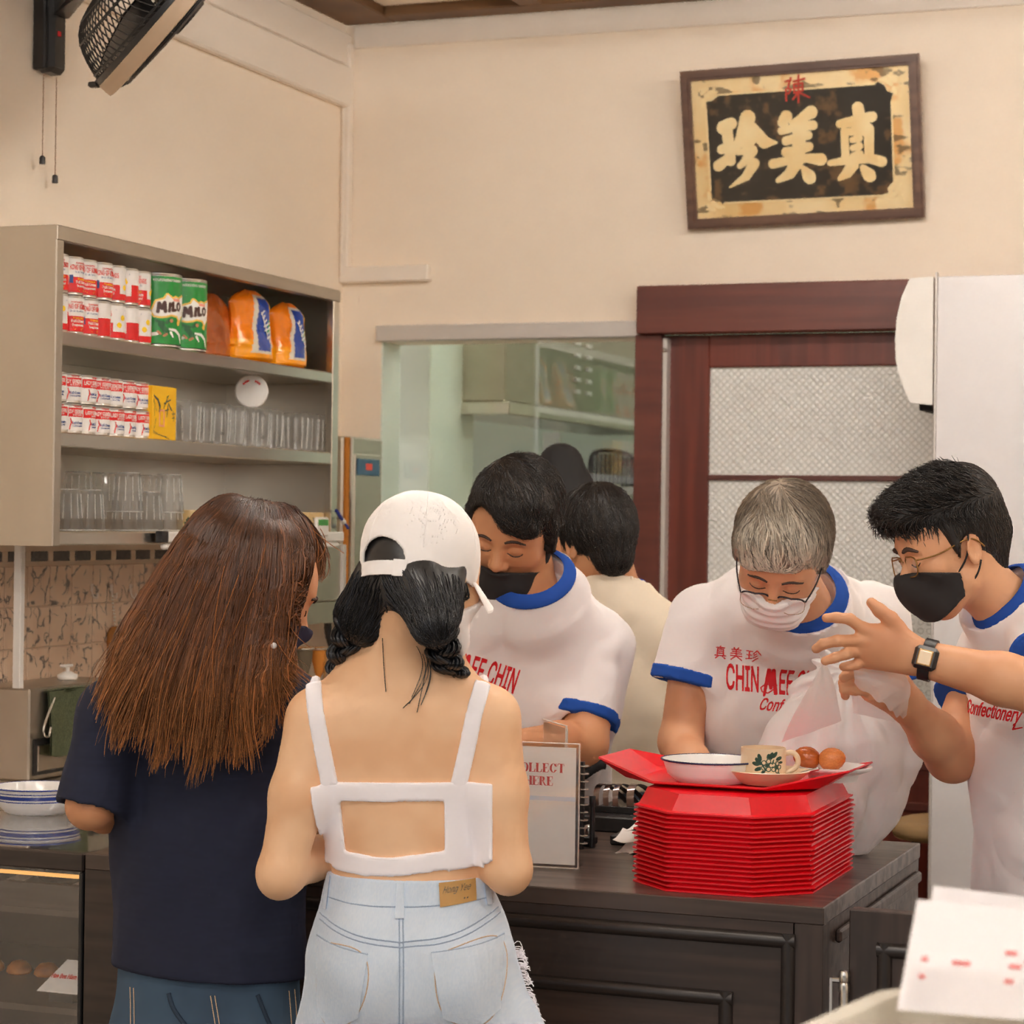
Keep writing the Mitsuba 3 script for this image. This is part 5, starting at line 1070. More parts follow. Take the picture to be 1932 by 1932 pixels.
part(k, 'edge', sg2(cat([bx((-.152, hh2 - .0015, .001), (.002, hh2, .005)), bx((.0005, 0, .001), (.002, hh2, .005))])), 'mat_acrylic_edge')
# notebook with a ring binding peeping past the notice
nb = on_z(CZ, 1096, 1606); k = thing('ring_notebook', 'black ring bound notebook standing behind the COLLECT HERE notice', 'notebook'); nh = at(1096, 1440, (nb - CAM) @ FWD)[2] - CZ
part(k, 'cover', bx((nb[0] - .12, nb[1] + .02, CZ + .0006), (nb[0] - .004, nb[1] + .03, CZ + nh)), 'mat_black')
for i in range(11):
    z = CZ + .012 + (nh - .02) * i / 10; c = V(nb[0] - .003, nb[1] + .025, z); a = np.linspace(0, 6.2832, 13)[:-1]
    part(k, 'binding_ring', tube(np.stack([c[0] + .007 * np.cos(a), c[1] + .009 * np.sin(a), np.full(12, z)], 1), .0016, 6, closed=True), 'mat_chrome', True)
# cash tray
cb0_ = on_z(CZ, 1118, 1590); k = thing('cash_tray', 'black cash tray with curved metal note clips beside the red trays', 'cash tray')
co = on_z(CZ, 1165, 1572); hb = .032
part(k, 'tray_box', bx((co[0] - .10, co[1], CZ + .0006), (co[0] + .12, co[1] + .30, CZ + hb), .003), 'mat_black')
part(k, 'front_wall', bx((co[0] - .10, co[1] + .06, CZ + hb), (co[0] + .12, co[1] + .066, CZ + hb + .014), .001), 'mat_black')
pr('clip_metal', (.32, .26, .25), .12, 1.0)
for i, px in enumerate((1132, 1150, 1168, 1196)):
    b_ = at(px, 1528, (co - CAM) @ FWD + .10); t_ = catmull([b_ + V(0, -.02, -.0), b_ + V(-.004, -.015, .03), b_ + V(-.004, .01, .052), b_ + V(.012, .05, .040), b_ + V(.03, .09, .008)], 18)
    w_ = (.012, .012, .012, .016)[i]
    a_ = np.concatenate([t_ - RIGHT * 0 + V(-w_, 0, 0) * .5, t_ + V(w_, 0, 0) * .5, t_ + V(-w_, 0, 0) * .5 - V(0, 0, .002), t_ + V(w_, 0, 0) * .5 - V(0, 0, .002)]); n = 18; i_ = np.arange(n - 1)
    def strip(o1, o2): return np.vstack([np.stack([i_ + o1, i_ + o2, i_ + 1 + o2], 1), np.stack([i_ + o1, i_ + 1 + o2, i_ + 1 + o1], 1)])
    part(k, 'note_clip', TM(a_, np.vstack([strip(0, n), strip(2 * n, 3 * n), strip(0, 2 * n), strip(n, 3 * n)])), 'mat_clip_metal', True)
h_ = [at(x_, y_, (co - CAM) @ FWD + .12) for x_, y_ in ((1098, 1462), (1115, 1450), (1135, 1440), (1144, 1440))]
single('dark_roll', 'dark grey rolled cloth lying behind the cash tray', 'cloth', tube(catmull(h_, 12), .013, 12), 'mat_black_matt', True)
mk = on_z(CZ, 1117, 1600); k = thing('black_marker', 'black marker standing between the notice and the cash tray', 'pen'); part(k, 'barrel', tube([V(mk[0], mk[1], CZ + .001), V(mk[0] - .002, mk[1] + .005, CZ + .085)], .0055, 10), 'mat_black', True); part(k, 'cap', tube([V(mk[0] - .002, mk[1] + .005, CZ + .08), V(mk[0] - .0025, mk[1] + .006, CZ + .10)], .0068, 10), 'mat_black', True)
gd = on_z(CZ, 1103, 1597); k = thing('small_gadget', 'small black and chrome device with a red light beside the notice', 'device'); part(k, 'body', bx(gd + V(-.02, -.005, .0006), gd + V(.018, .03, .022), .005), 'mat_black'); part(k, 'knob', xf(trimesh.creation.icosphere(subdivisions=2, radius=.011), t=gd + V(.004, .01, .031)), 'mat_chrome', True); part(k, 'red_light', xf(trimesh.creation.icosphere(subdivisions=2, radius=.004), t=gd + V(-.004, -.005, .014)), 'mat_red_light', True)
# receipts
def slip(c, w, l, yaw, curl, z):
    g = np.linspace(0, 1, 14); U, W = np.meshgrid(g - .5, g, indexing='ij'); zz = z + curl * (W ** 2) + .004 * np.sin(U * 5 + c[0] * 90)
    p = np.stack([U * w, W * l, zz], -1).reshape(-1, 3) @ rotz(yaw).T + V(c[0], c[1], 0); i, j = np.meshgrid(np.arange(13), np.arange(13), indexing='ij'); q = np.stack([i * 14 + j, (i + 1) * 14 + j, (i + 1) * 14 + j + 1, i * 14 + j + 1], -1).reshape(-1, 4); f = np.vstack([q[:, [0, 1, 2]], q[:, [0, 2, 3]]])
    return TM(np.vstack([p, p - V(0, 0, .0006)]), np.vstack([f, f[:, ::-1] + 196]))
for px, py, yaw, z, w, lb in ((1186, 1611, -.10, .001, .058, 'lowest white receipt slip on the counter beside the red trays'), (1186, 1588, -.02, .022, .066, 'white receipt slip with faint print in the middle of the slips'), (1200, 1566, -.15, .046, .05, 'topmost crumpled receipt slip touching the red trays')):
    o = on_z(CZ + z, px, py); single('receipt', lb, 'receipt', slip(o, w, .06, yaw, .016, CZ + z + .001), 'mat_paper', True, group='receipts beside the trays')
bk = on_z(CZ, 1190, 1600); single('receipt_box', 'black box under the receipt slips', 'box', bx((bk[0] - .05, bk[1] + .02, CZ + .0006), (bk[0] + .05, bk[1] + .09, CZ + .02), .003), 'mat_black')

# ================================================================ foreground bin with paper menus
FZ = 1.9
FB = thing('plastic_bin', 'pale grey plastic bin in the lower right foreground', 'bin')
pr('bin_grey', srgb(196, 190, 176), .4); b0 = at(1665, 1888, 1.95); bzt = b0[2]
fl = at(1590, 1932, 1.62); 
bx0, bx1, by0, by1 = b0[0] - .03, b0[0] + .42, b0[1] - .36, b0[1] + .02
def binrect(o, z): return [(bx0 - o, by0 - o, z), (bx1 + o, by0 - o, z), (bx1 + o, by1 + o, z), (bx0 - o, by1 + o, z)]
def ringshape(levels):
    v, f = [], []
    for o, z, r in levels:
        p = Polygon([(q[0], q[1]) for q in binrect(o, z)]).buffer(-r).buffer(r, 6); c = np.array(p.exterior.coords)[:-1]; s = np.interp(np.linspace(0, 1, 65)[:-1], np.r_[0, np.cumsum(np.linalg.norm(np.diff(np.vstack([c, c[:1]]), axis=0), axis=1))] / p.exterior.length, np.arange(len(c) + 1)); cc = np.vstack([c, c[:1]]); i = s.astype(int); w = (s - i)[:, None]; v.append(np.c_[cc[i] * (1 - w) + cc[np.minimum(i + 1, len(c))] * w, np.full(64, z)])
    n = 64; k = np.arange(n); j = (k + 1) % n
    for a in range(len(levels) - 1): f += [np.stack([a * n + k, a * n + j, (a + 1) * n + j], 1), np.stack([a * n + k, (a + 1) * n + j, (a + 1) * n + k], 1)]
    return TM(np.vstack(v), np.vstack(f))
RB = rotz(-.18)
def rb(m): c = V((bx0 + bx1) / 2, (by0 + by1) / 2, 0); return xf(m, RB, c - RB @ c)
part(FB, 'walls', rb(ringshape([(-.05, bzt - .16, .03), (-.005, bzt - .02, .04), (-.002, bzt - .006, .04), (.014, bzt - .004, .045), (.016, bzt, .045), (-.004, bzt, .04), (-.012, bzt - .02, .036), (-.055, bzt - .155, .03)])), 'mat_bin_grey', 50)
part(FB, 'bottom', rb(bx((bx0 + .05, by0 + .05, bzt - .16), (bx1 - .05, by1 - .05, bzt - .155))), 'mat_bin_grey')
tb_ = thing('round_table', 'small table carrying the grey bin in the foreground', 'table'); part(tb_, 'table_top', bx((bx0 - .2, by0 - .3, bzt - .19), (bx1 + .3, by1 + .02, bzt - .165), .004), 'mat_dark_wood_h')
for x_ in (bx0 - .12, bx1 + .22):
    for y_ in (by0 - .22, by1 - .06): part(tb_, 'table_leg', bx((x_ - .02, y_ - .02, 0), (x_ + .02, y_ + .02, bzt - .19)), 'mat_dark_wood')
pr('menu_paper', srgb(240, 236, 238), .55); pr('menu_red', srgb(222, 120, 120), .6); pr('sleeve', srgb(226, 232, 240), .12, specular=.7)
def sheet_at(corners, n, name, lab, grp, Z):
    TLp, TRp, BLp = (at(x, y, z) for (x, y), z in zip(corners, Z)); X_ = TRp - TLp; Y_ = BLp - TLp; nrm = unit(np.cross(X_, Y_)); 
    if nrm @ (CAM - TLp) < 0: nrm = -nrm
    v = [TLp, TRp, TRp + Y_, BLp]; return single(name, lab, 'menu', hull(v + [q - nrm * .0012 for q in v]), 'mat_menu_paper', group=grp), (TLp, X_, Y_, nrm)
GR = 'menus in the foreground bin'
sheet_at(((1762, 1671), (2000, 1700), (1726, 1880)), 0, 'paper_menu', 'white menu sheet standing highest at the back of the bin', GR, (2.02, 2.05, 1.97))
k2, (a, X_, Y_, nn) = sheet_at(((1731, 1697), (2000, 1722), (1693, 1905)), 0, 'paper_menu', 'white menu sheet with red lines at the front of the bin', GR, (1.97, 2.0, 1.90))
for u0, u1, v0 in ((.10, .14, .52), (.31, .43, .53), (.80, .88, .47), (.10, .14, .68), (.66, .74, .40), (.68, .74, .66), (.70, .78, .52)):
    p = [a + X_ * u + Y_ * w + nn * .0012 for u in (u0, u1) for w in (v0, v0 + .035)]; part(k2, 'print', hull(p + [q - nn * .0008 for q in p]), 'mat_menu_red')
p = [a + X_ * u + Y_ * w + nn * .004 for u in (.03, .9) for w in (.62, 1.0)]; part(k2, 'plastic_sleeve', hull(p + [q - nn * .0005 for q in p]), 'mat_acrylic')
# ================================================================ people: shared builders
CR_, CF_ = RIGHT, unit(V(FWD[0], FWD[1], 0))                 # image right, and away from the viewer along the floor
def skin(name, c1, c2, s=14):
    return pr(name, proc(lambda p, n, uv: mix(srgb(*c1), srgb(*c2), smoothstep(.3, .75, fbm(p.x * s, p.y * s, p.z * s)))), .48, specular=.4, sheen=.15)
skin('skin_a', (214, 160, 122), (202, 142, 106)); skin('skin_b', (206, 148, 108), (192, 130, 92)); skin('skin_girl', (232, 190, 152), (222, 174, 134)); skin('skin_c', (208, 152, 112), (194, 134, 96))
_weave = proc(lambda p, n, uv: fbm(p.x * 500, p.y * 500, p.z * 500, octaves=2), .0006)
pr('tee_white', srgb(236, 230, 230), .9, sheen=.2); pr('tee_cream', srgb(226, 212, 192), .9); pr('tee_blue', srgb(14, 66, 152), .85); pr('tee_navy', proc(lambda p, n, uv: mix(srgb(24, 30, 54), srgb(18, 24, 44), fbm(p.x * 40, p.y * 40, p.z * 160))), .9, sheen=.2)
pr('mask_black', srgb(28, 26, 28), .85); pr('mask_white', srgb(236, 232, 232), .7); pr('mask_navy', srgb(34, 38, 66), .8); pr('tee_print', srgb(206, 30, 40), .7)
pr('brow', srgb(58, 40, 32), .7); pr('dark_trouser', srgb(44, 52, 66), .9); pr('gold_frame', srgb(150, 112, 62), .3, .8); pr('dark_frame', srgb(36, 34, 42), .3, .3)
scene['mat_lens'] = {'type': 'thindielectric', 'int_ior': 1.35}
scene['mat_hair'] = {'type': 'twosided', 'bsdf': {'type': 'principled', 'base_color': {'type': 'mesh_attribute', 'name': 'vertex_color'}, 'roughness': .38, 'specular': .45}}
pr('scalp_black', srgb(22, 19, 19), .6); pr('scalp_grey', proc(lambda p, n, uv: mix(srgb(150, 134, 116), srgb(112, 100, 88), fbm(p.x * 60, p.y * 60, p.z * 60))), .6)

def hframe(f0, pitch=0, roll=0):
    f0 = unit(V(f0[0], f0[1], 0)); z = V(0, 0, 1); t, r = math.radians(pitch), math.radians(roll)
    f = math.cos(t) * f0 - math.sin(t) * z; u = math.sin(t) * f0 + math.cos(t) * z; x = np.cross(f, u)
    return np.stack([math.cos(r) * x + math.sin(r) * u, f, math.cos(r) * u - math.sin(r) * x], 1)
def pinf(p, t): return (lambda q: p[0](q) - t, p[1] - t, p[2] + t)
def pand(a, b): return (lambda q: np.maximum(a[0](q), b[0](q)), a[1], a[2])
def plane_cut(a, *hs):
    """Keep of primitive a what lies on the sides that the normals n of the (point, n) pairs point to."""
    hs = [(np.asarray(p, np.float32), unit(n).astype(np.float32)) for p, n in hs]
    return (lambda q: np.maximum.reduce([a[0](q)] + [-((q - p) @ n) for p, n in hs]), a[1], a[2])
def mesh_of(prims, h, pad=.02, smooth=1, mod=None):
    lo = np.min([p[0][1] for p in prims if p[2] != '-'], 0) - pad; hi = np.max([p[0][2] for p in prims if p[2] != '-'], 0) + pad
    f = Field(lo, hi, h)
    for p, k, op in prims: (f.add if op == '+' else f.sub)(p, k)
    if mod is not None: f.d += mod(f.full()).astype(np.float32)
    return f, f.mesh(smooth)
def head_prims(R, O, s=1.0, jaw=1.0, neck=True, ears=True, neck_dir=None):
    """A head in its own frame: x to its right, y forward, z up; eyes at z = 0, chin at -.12, crown at +.127."""
    L = lambda x, y, z: O + R @ (V(x, y, z) * s)
    def E(c, r, k, op='+', rot=None): return (ell(L(*c), V(*r) * s, R if rot is None else R @ rot), k * s, op)
    def C(a, b, ra, rb, k, op='+'): return (cone(L(*a), L(*b), ra * s, rb * s), k * s, op)
    P = [E((0, -.012, .036), (.0765, .0955, .091), .01), E((0, .028, -.045), (.060 * jaw, .058, .070), .05), E((0, .050, .022), (.062, .044, .050), .04), C((-.022, .062, -.104), (.022, .062, -.104), .021, .021, .03),
         C((-.052 * jaw, .005, -.070), (-.030, .050, -.104), .020, .018, .03), C((.052 * jaw, .005, -.070), (.030, .050, -.104), .020, .018, .03),
         E((-.042, .060, -.030), (.024, .020, .020), .03), E((.042, .060, -.030), (.024, .020, .020), .03), C((-.036, .080, .018), (.036, .080, .018), .010, .010, .018),
         E((-.032, .098, -.004), (.021, .014, .0115), .012, '-'), E((.032, .098, -.004), (.021, .014, .0115), .012, '-'),
         E((-.032, .0795, -.006), (.0165, .0145, .0130), .005), E((.032, .0795, -.006), (.0165, .0145, .0130), .005),
         C((0, .084, .004), (0, .1065, -.036), .0085, .0125, .012), E((-.0125, .0965, -.041), (.0085, .0105, .0085), .006), E((.0125, .0965, -.041), (.0085, .0105, .0085), .006),
         E((-.0062, .103, -.0485), (.0038, .005, .003), .003, '-'), E((.0062, .103, -.0485), (.0038, .005, .003), .003, '-'),
         E((0, .086, -.0665), (.022, .0095, .0062), .006), E((0, .084, -.077), (.019, .0095, .0070), .006), E((0, .094, -.0715), (.018, .006, .0013), .003, '-')]
    if ears:
        for q in (-1, 1):
            rt = rotz(q * -.45) @ rotx(.15)
            P += [E((q * .078, -.012, -.012), (.0075, .0185, .031), .006, '+', rt), E((q * .0845, -.010, -.010), (.006, .0105, .019), .004, '-', rt), E((q * .080, -.004, -.017), (.004, .0055, .007), .003, '+', rt)]
    if neck:
        nd = V(0, -.035, -.15) if neck_dir is None else R.T @ (neck_dir - O) / s
        P += [C((0, -.022, -.055), tuple(nd), .054, .060, .03)]
    return P
def loc(R, O, s): return lambda x, y, z: O + R @ (V(x, y, z) * s)
def face_lines(k, R, O, s, field, brow_mat='mat_brow', lift=.0012, brow_w=.0042):
    """Eyebrows and the dark lash line of lowered lids, laid on the face."""
    fw = R[:, 1]
    for q in (-1, 1):
        for nm, pts, w, m in (('eyebrow', [(.014, .016), (.026, .0205), (.040, .0195), (.052, .0125)], brow_w, brow_mat), ('eyelash', [(.0165, -.0105), (.024, -.0145), (.033, -.0155), (.042, -.0135), (.0475, -.0085)], .0013, 'mat_brow')):
            c = catmull([(q * x, z) for x, z in pts], 16); p = np.stack([O + R @ (V(x, .15, z) * s) for x, z in c]); p = field.cast(p, -fw, .12 * s, 160) + fw * lift * .4
            t = np.linspace(0, 1, 16); part(k, nm, tube(p, w * s * (.45 + .55 * np.sin(np.pi * (t * .8 + .15))), 6), m, True)
def strands(field, roots, flow, length, n=8, r=.0009, lift=(.001, .004), seed=0, cols=None, jit=.25):
    """Hair lying on a surface: paths that start at the roots and follow flow(p) along the field's level sets, lifting off towards their tips."""
    rg = np.random.default_rng(seed); p = roots.copy(); m = len(p); L = length * (0.7 + .6 * rg.random(m)); out = [p.copy()]; e = field.h
    off = rg.normal(0, jit, (m, 3))
    def grad(q): return np.stack([field.sample(q + d) - field.sample(q - d) for d in np.eye(3) * e], -1)
    for i in range(1, n):
        g = grad(p); g /= np.linalg.norm(g, axis=1, keepdims=True) + 1e-9; d = flow(p) ; d = d / (np.linalg.norm(d, axis=1, keepdims=True) + 1e-9) + off; d -= g * (d * g).sum(1, keepdims=True); d /= np.linalg.norm(d, axis=1, keepdims=True) + 1e-9
        p = p + d * (L / (n - 1))[:, None]; g = grad(p); g /= np.linalg.norm(g, axis=1, keepdims=True) + 1e-9
        target = lift[0] + (lift[1] - lift[0]) * (i / (n - 1)) ** 1.5 * (.6 + .8 * rg.random(m)); p = p + g * np.clip(target - field.sample(p), -.01, .01)[:, None]; out.append(p.copy())
    paths = np.stack(out, 1); t = np.linspace(0, 1, n); rad = r * (1 - .75 * t ** 2)[None] * (.8 + .4 * rg.random((m, 1)))
    return bundle(paths, rad, 3, cols)
def surf_pts(mesh, n, seed, keep=None):
    rg = np.random.default_rng(seed); t = mesh.triangles; a = mesh.area_faces; f = rg.choice(len(a), n, p=a / a.sum()); u = rg.random((n, 2)); w = u.sum(1) > 1; u[w] = 1 - u[w]
    p = t[f, 0] + u[:, :1] * (t[f, 1] - t[f, 0]) + u[:, 1:] * (t[f, 2] - t[f, 0]); return p if keep is None else p[keep(p)]
def tints(n, seed, *cs, var=.18):
    rg = np.random.default_rng(seed); c = np.array([srgb(*q) for q in cs]); return np.clip(c[rg.integers(0, len(c), n)] * (1 + rg.normal(0, var, (n, 1))), 0, 1)
def folds(amp, dirv, fine=22.0, along=5.0, seed=0):
    """Cloth creases that run along dirv."""
    F3 = frame3(dirv)
    def fn(p):
        q = p @ F3.astype(np.float32); q = q + .035 * np.stack([meshkit.noise(q * 7 + 3, seed + 5), meshkit.noise(q * 7 + 9, seed + 6), q[..., 0] * 0], -1) ; q = q * np.array([fine, fine, along], np.float32); a = meshkit.noise(q + seed * 7.3, seed); b = meshkit.noise(q * 2.1 + seed * 3.1, seed + 1); return amp * (1 - 2 * np.abs(a - .5) * 2.4) + amp * .45 * (.5 - np.abs(b - .5) * 2)
    return fn
def radial_folds(c, ax, amp, n, rad, seed=0):
    """Creases fanning out from a point c (an armpit, a pinch) in the plane across ax."""
    F3 = frame3(ax)
    def fn(p):
        q = (p - c) @ F3; r = np.linalg.norm(q[..., :2], axis=-1); th = np.arctan2(q[..., 1], q[..., 0]); return amp * np.sin(th * n + seed + 8 * r) * np.exp(-(r / rad) ** 2) * np.clip(r / .03, 0, 1)
    return fn
def logo(kanji=True):
    """The shop's name as printed on the shirts, in metres: x right, y up."""
    def tall(s, x0, w, h, y=0): m = text(s, h, .0008, True, w, False); m.apply_translation([x0 - m.bounds[0, 0], y - m.bounds[0, 1], 0]); return m
    H = .050; out = [tall('CHIN', 0, .063, H), tall('EE', .104, .027, H), tall('CHIN', .140, .063, H)]
    M = strokes([[(.074, -.004, .005), (.078, .020, .007), (.083, .048, .008), (.087, .012, .007), (.092, .048, .008), (.097, .002, .008)], [(.098, .014, .0025), (.082, .001, .0025), (.070, .003, .0025), (.067, .011, .0025), (.076, .019, .0025), (.099, .018, .0025)]], .006)
    out.append(extr(M, .0008))
    def script(st, x, y, w):
        m = text(st, .024, .0008, True, w, False); v = m.vertices; v[:, 0] += v[:, 1] * .35; m.vertices = v; m.apply_translation([x, y, 0]); return m
    out.append(script('Confectionery', .062, -.034, .135)); out.append(extr(strokes([[(.190, -.040, .003), (.186, -.048, .003), (.204, -.043, .002)]], .003), .0008))
    if kanji:
        def put_(ss, x, y, sc): return extr(affinity.translate(affinity.scale(strokes(ss, 8), sc, sc, origin=(0, 0)), x, y), .0008)
        zhen = [[(50, 100), (50, 84)], [(20, 88), (80, 88)], [(28, 76), (28, 26)], [(28, 76), (72, 76), (72, 26)], [(28, 60), (72, 60)], [(28, 44), (72, 44)], [(10, 26), (90, 26)], [(34, 20), (16, 4)], [(66, 20), (86, 4)]]
        mei_ = [[(34, 98), (40, 86)], [(66, 98), (58, 86)], [(16, 82), (84, 82)], [(22, 67), (78, 67)], [(12, 52), (88, 52)], [(50, 84), (50, 30)], [(10, 34), (90, 34)], [(48, 32), (14, 4)], [(54, 30), (88, 4)]]
        zhe3 = [[(6, 84), (40, 84)], [(8, 54), (38, 54)], [(4, 22), (42, 28)], [(23, 84), (23, 24)], [(68, 96), (48, 66)], [(68, 96), (96, 64)], [(68, 70), (52, 54)], [(74, 52), (52, 34)], [(82, 34), (50, 6)]]
        for i, g in enumerate((zhen, mei_, zhe3)): out.append(put_(g, -.026 + i * .031, .062, .00027))
    return out
def print_on(k, field, meshes, origin, ux, uy, name='shirt_print', mat='mat_tee_print', edge=.006, rise=.0011):
    n = unit(np.cross(ux, uy))
    for m in meshes:
        m = subdiv(m, edge); v = m.vertices; p = origin + v[:, :1] * ux + v[:, 1:2] * uy + n * .22; p = field.cast(p, -n, .45, 260) + n * (rise + v[:, 2:3] - .0004); part(k, name, TM(p, m.faces), mat)
def legs(k, hipc, side, fwd, foot_z=0.0, mat='mat_dark_trouser', hip_r=.155, name='trousers', gap=.09, thigh=.085):
    h = hipc[2]; prims = [(flat(hipc - V(0, 0, .06), hipc + V(0, 0, .12), hip_r, hip_r * .95, fwd, .68), .02, '+')]
    for s in (-1, 1):
        a = hipc + side * s * gap - V(0, 0, .06); kn = hipc + side * s * gap * 1.05 + fwd * .02 - V(0, 0, h * .46); an = V(kn[0], kn[1], foot_z + .06) - fwd * .02
        prims += [(cone(a, kn, thigh, .062), .05, '+'), (cone(kn, an, .062, .048), .02, '+')]
    f, m = mesh_of(prims, .014); part(k, name, m, mat, True)
    for s in (-1, 1):
        an = hipc + side * s * gap * 1.05; o = V(an[0], an[1], foot_z + .04); part(k, 'shoe', mesh_of([(flat(o - fwd * .06, o + fwd * .16 - V(0, 0, .01), .045, .04, V(0, 0, 1), .8), .01, '+'), (plane_cut(ell(o, (.2, .2, .2)), (V(0, 0, foot_z), V(0, 0, -1))), .004, '-')], .010)[1], 'mat_black_matt', True)
# ================================================================ the girl in the white cap
GZ_ = 3.62
g = lambda x, y, dz=0.0: at(x, y, GZ_ + dz)
GP = thing('person', 'woman seen from behind in white baseball cap, white crop top and pale denim shorts', 'person')
GF, GS = CF_, unit(V(RIGHT[0], RIGHT[1], 0))                   # her front is away from us
GR_ = hframe(CF_ * math.cos(.62) + GS * math.sin(.62), 13, 3); GO = g(797, 1080, -.02); gs = .97
nb = g(752, 1262, .02)
P = head_prims(GR_, GO, gs, .92, True, True, nb)
wa, rb0 = g(772, 1640), g(762, 1480)
sl, sr_ = g(597, 1356), g(924, 1353)
P += [(flat(nb + GF * .01, g(760, 1330, .03), .060, .085, GF, .8), .03, '+'), (flat(g(760, 1360, .03), g(760, 1480, .035), .138, .132, GF, .62), .05, '+'), (flat(g(762, 1480, .035), g(772, 1610, .03), .130, .112, GF, .64), .04, '+'), (flat(g(772, 1610, .03), g(775, 1750, .03), .112, .135, GF, .66), .04, '+'),
      (cone(g(752, 1296, .02), sl + V(0, 0, -.002), .044, .034), .04, '+'), (cone(g(752, 1296, .02), sr_ + V(0, 0, -.002), .044, .034), .04, '+'),
      (ell(g(660, 1400, -.01), (.05, .03, .075), np.stack([GS, GF, V(0, 0, 1)], 1)), .04, '+'), (ell(g(855, 1400, -.01), (.05, .03, .075), np.stack([GS, GF, V(0, 0, 1)], 1)), .04, '+')]
eL, eR = g(530, 1648, -.03), g(958, 1640, -.03)
wL, wR = g(668, 1580, .21), g(880, 1600, .22)
for s_, e_, w_ in ((sl, eL, wL), (sr_, eR, wR)):
    P += [(cone(s_, s_ * .5 + e_ * .5, .0475, .044), .03, '+'), (cone(s_ * .5 + e_ * .5, e_, .044, .0345), .02, '+'), (cone(e_, e_ + (e_ - w_) * .04 + V(0, 0, -.012), .028, .022), .015, '+'), (cone(e_, e_ * .6 + w_ * .4, .035, .034), .02, '+'), (cone(e_ * .6 + w_ * .4, w_, .034, .023), .02, '+')]
    d_ = unit(w_ - e_); sd = unit(np.cross(d_, V(0, 0, 1))); palm = w_ + d_ * .075
    P += [(flat(w_, palm, .026, .034, V(0, 0, 1), .45), .012, '+')]
    for i in range(4):
        b = palm + sd * (.024 - .016 * i); m_ = b + d_ * .036 - V(0, 0, .012); P += [(cone(b, m_, .0082, .0075), .004, '+'), (cone(m_, m_ + d_ * .026 - V(0, 0, .020), .0075, .0065), .003, '+')]
    q = 1 if s_ is sl else -1; b = w_ + d_ * .03 + sd * q * .026; P += [(cone(b, b + d_ * .03 + sd * q * .02 - V(0, 0, .01), .0095, .0085), .006, '+'), (cone(b + d_ * .03 + sd * q * .02 - V(0, 0, .01), b + d_ * .06 + sd * q * .018 - V(0, 0, .02), .0085, .0072), .003, '+')]
# spine furrow and shoulder blades
P += [(cone(g(752, 1330, -.082), g(766, 1600, -.076), .012, .012), .03, '-')]
GBf, gm = mesh_of(P, .0042, smooth=1)
HT2 = [(cone(g(700, 1800, .02), g(690, 2250, .03), .080, .055), .02, '+'), (cone(g(845, 1800, .02), g(850, 2250, .03), .080, .055), .02, '+'), (cone(g(690, 2250, .03), V(*(g(690, 2250, .0)[:2]), .06), .055, .036), .02, '+'), (cone(g(850, 2250, .03), V(*(g(850, 2250, .0)[:2]), .06), .055, .036), .02, '+')]
for x in (690, 850): o = V(*(g(x, 2250, .0)[:2]), .04); HT2 += [(flat(o - GF * .04, o + GF * .15 - V(0, 0, .012), .036, .03, V(0, 0, 1), .9), .02, '+')]
_, lm = mesh_of(HT2, .012)
part(GP, 'body', cat([gm, lm]), 'mat_skin_girl', True)
for x in (690, 850): o = V(*(g(x, 2250, .0)[:2]), .03); part(GP, 'shoe', mesh_of([(flat(o - GF * .06, o + GF * .17 - V(0, 0, .004), .046, .042, V(0, 0, 1), .75), .01, '+')], .010)[1], 'mat_white_plastic', True)
# crop top: panels of cloth on the body
def band(a, b, w, t=.30):
    """A strip of cloth from pixel a to pixel b, w pixels wide, reaching through the near side of the body."""
    A, B = g(*a), g(*b); d = B - A; c = (A + B) / 2; x = unit(d); z = unit(np.cross(x, GF)); return (c, np.stack([x, GF, z], 1), np.linalg.norm(d) / 2, w / 2 * GZ_ / F)
pr('knit_white', srgb(244, 240, 244), .9, sheen=.3); bump('knit', proc(lambda p, n, uv: .5 + .5 * dr.sin(p.z * 2300) * (.6 + .4 * noise(p.x * 500, p.y * 500, p.z * 900)), .0004), .0005, 'knit_white')
def cloth(bands, t, back_only=True, front=None):
    f = GBf.copy(); reg = np.full(f.d.shape, 1.0, np.float32)
    for c, R, hx, hz in bands:
        q = (f.full() - c.astype(np.float32)) @ R.astype(np.float32); d = np.maximum(np.abs(q[..., 0]) - hx, np.abs(q[..., 2]) - hz)
        if back_only: d = np.maximum(d, q[..., 1] - .02)
        reg = np.minimum(reg, d)
    if front is not None: reg = np.minimum(reg, front(f.full()))
    f.d = np.maximum(f.d - t, reg); f.d = np.maximum(f.d, -(GBf.d + .004)); return f
zt_, zb_ = g(760, 1468)[2], g(760, 1636)[2]
def side_region(p):
    q = p - g(765, 1480).astype(np.float32); lat = q @ GS.astype(np.float32); dep = q @ GF.astype(np.float32)
    top = zt_ + .01 * dep / .1; bot = g(765, 1632)[2]; zz = np.maximum(p[..., 2] - top, bot - p[..., 2])
    return np.maximum.reduce([zz, .012 - dep, np.abs(lat) - .128, dep - .115])
tb = [band((610, 1487), (905, 1487), 36), band((628, 1618), (700, 1626), 40), band((690, 1626), (745, 1627), 36), band((740, 1627), (850, 1614), 36), band((845, 1614), (912, 1606), 46),
      band((625, 1475), (640, 1630), 34), band((608, 1475), (632, 1630), 36), band((880, 1470), (882, 1622), 82), band((908, 1470), (908, 1615), 44)]
top_m = cloth(tb, .0055, True, side_region).mesh(1)
part(GP, 'crop_top', top_m, 'mat_knit', True)
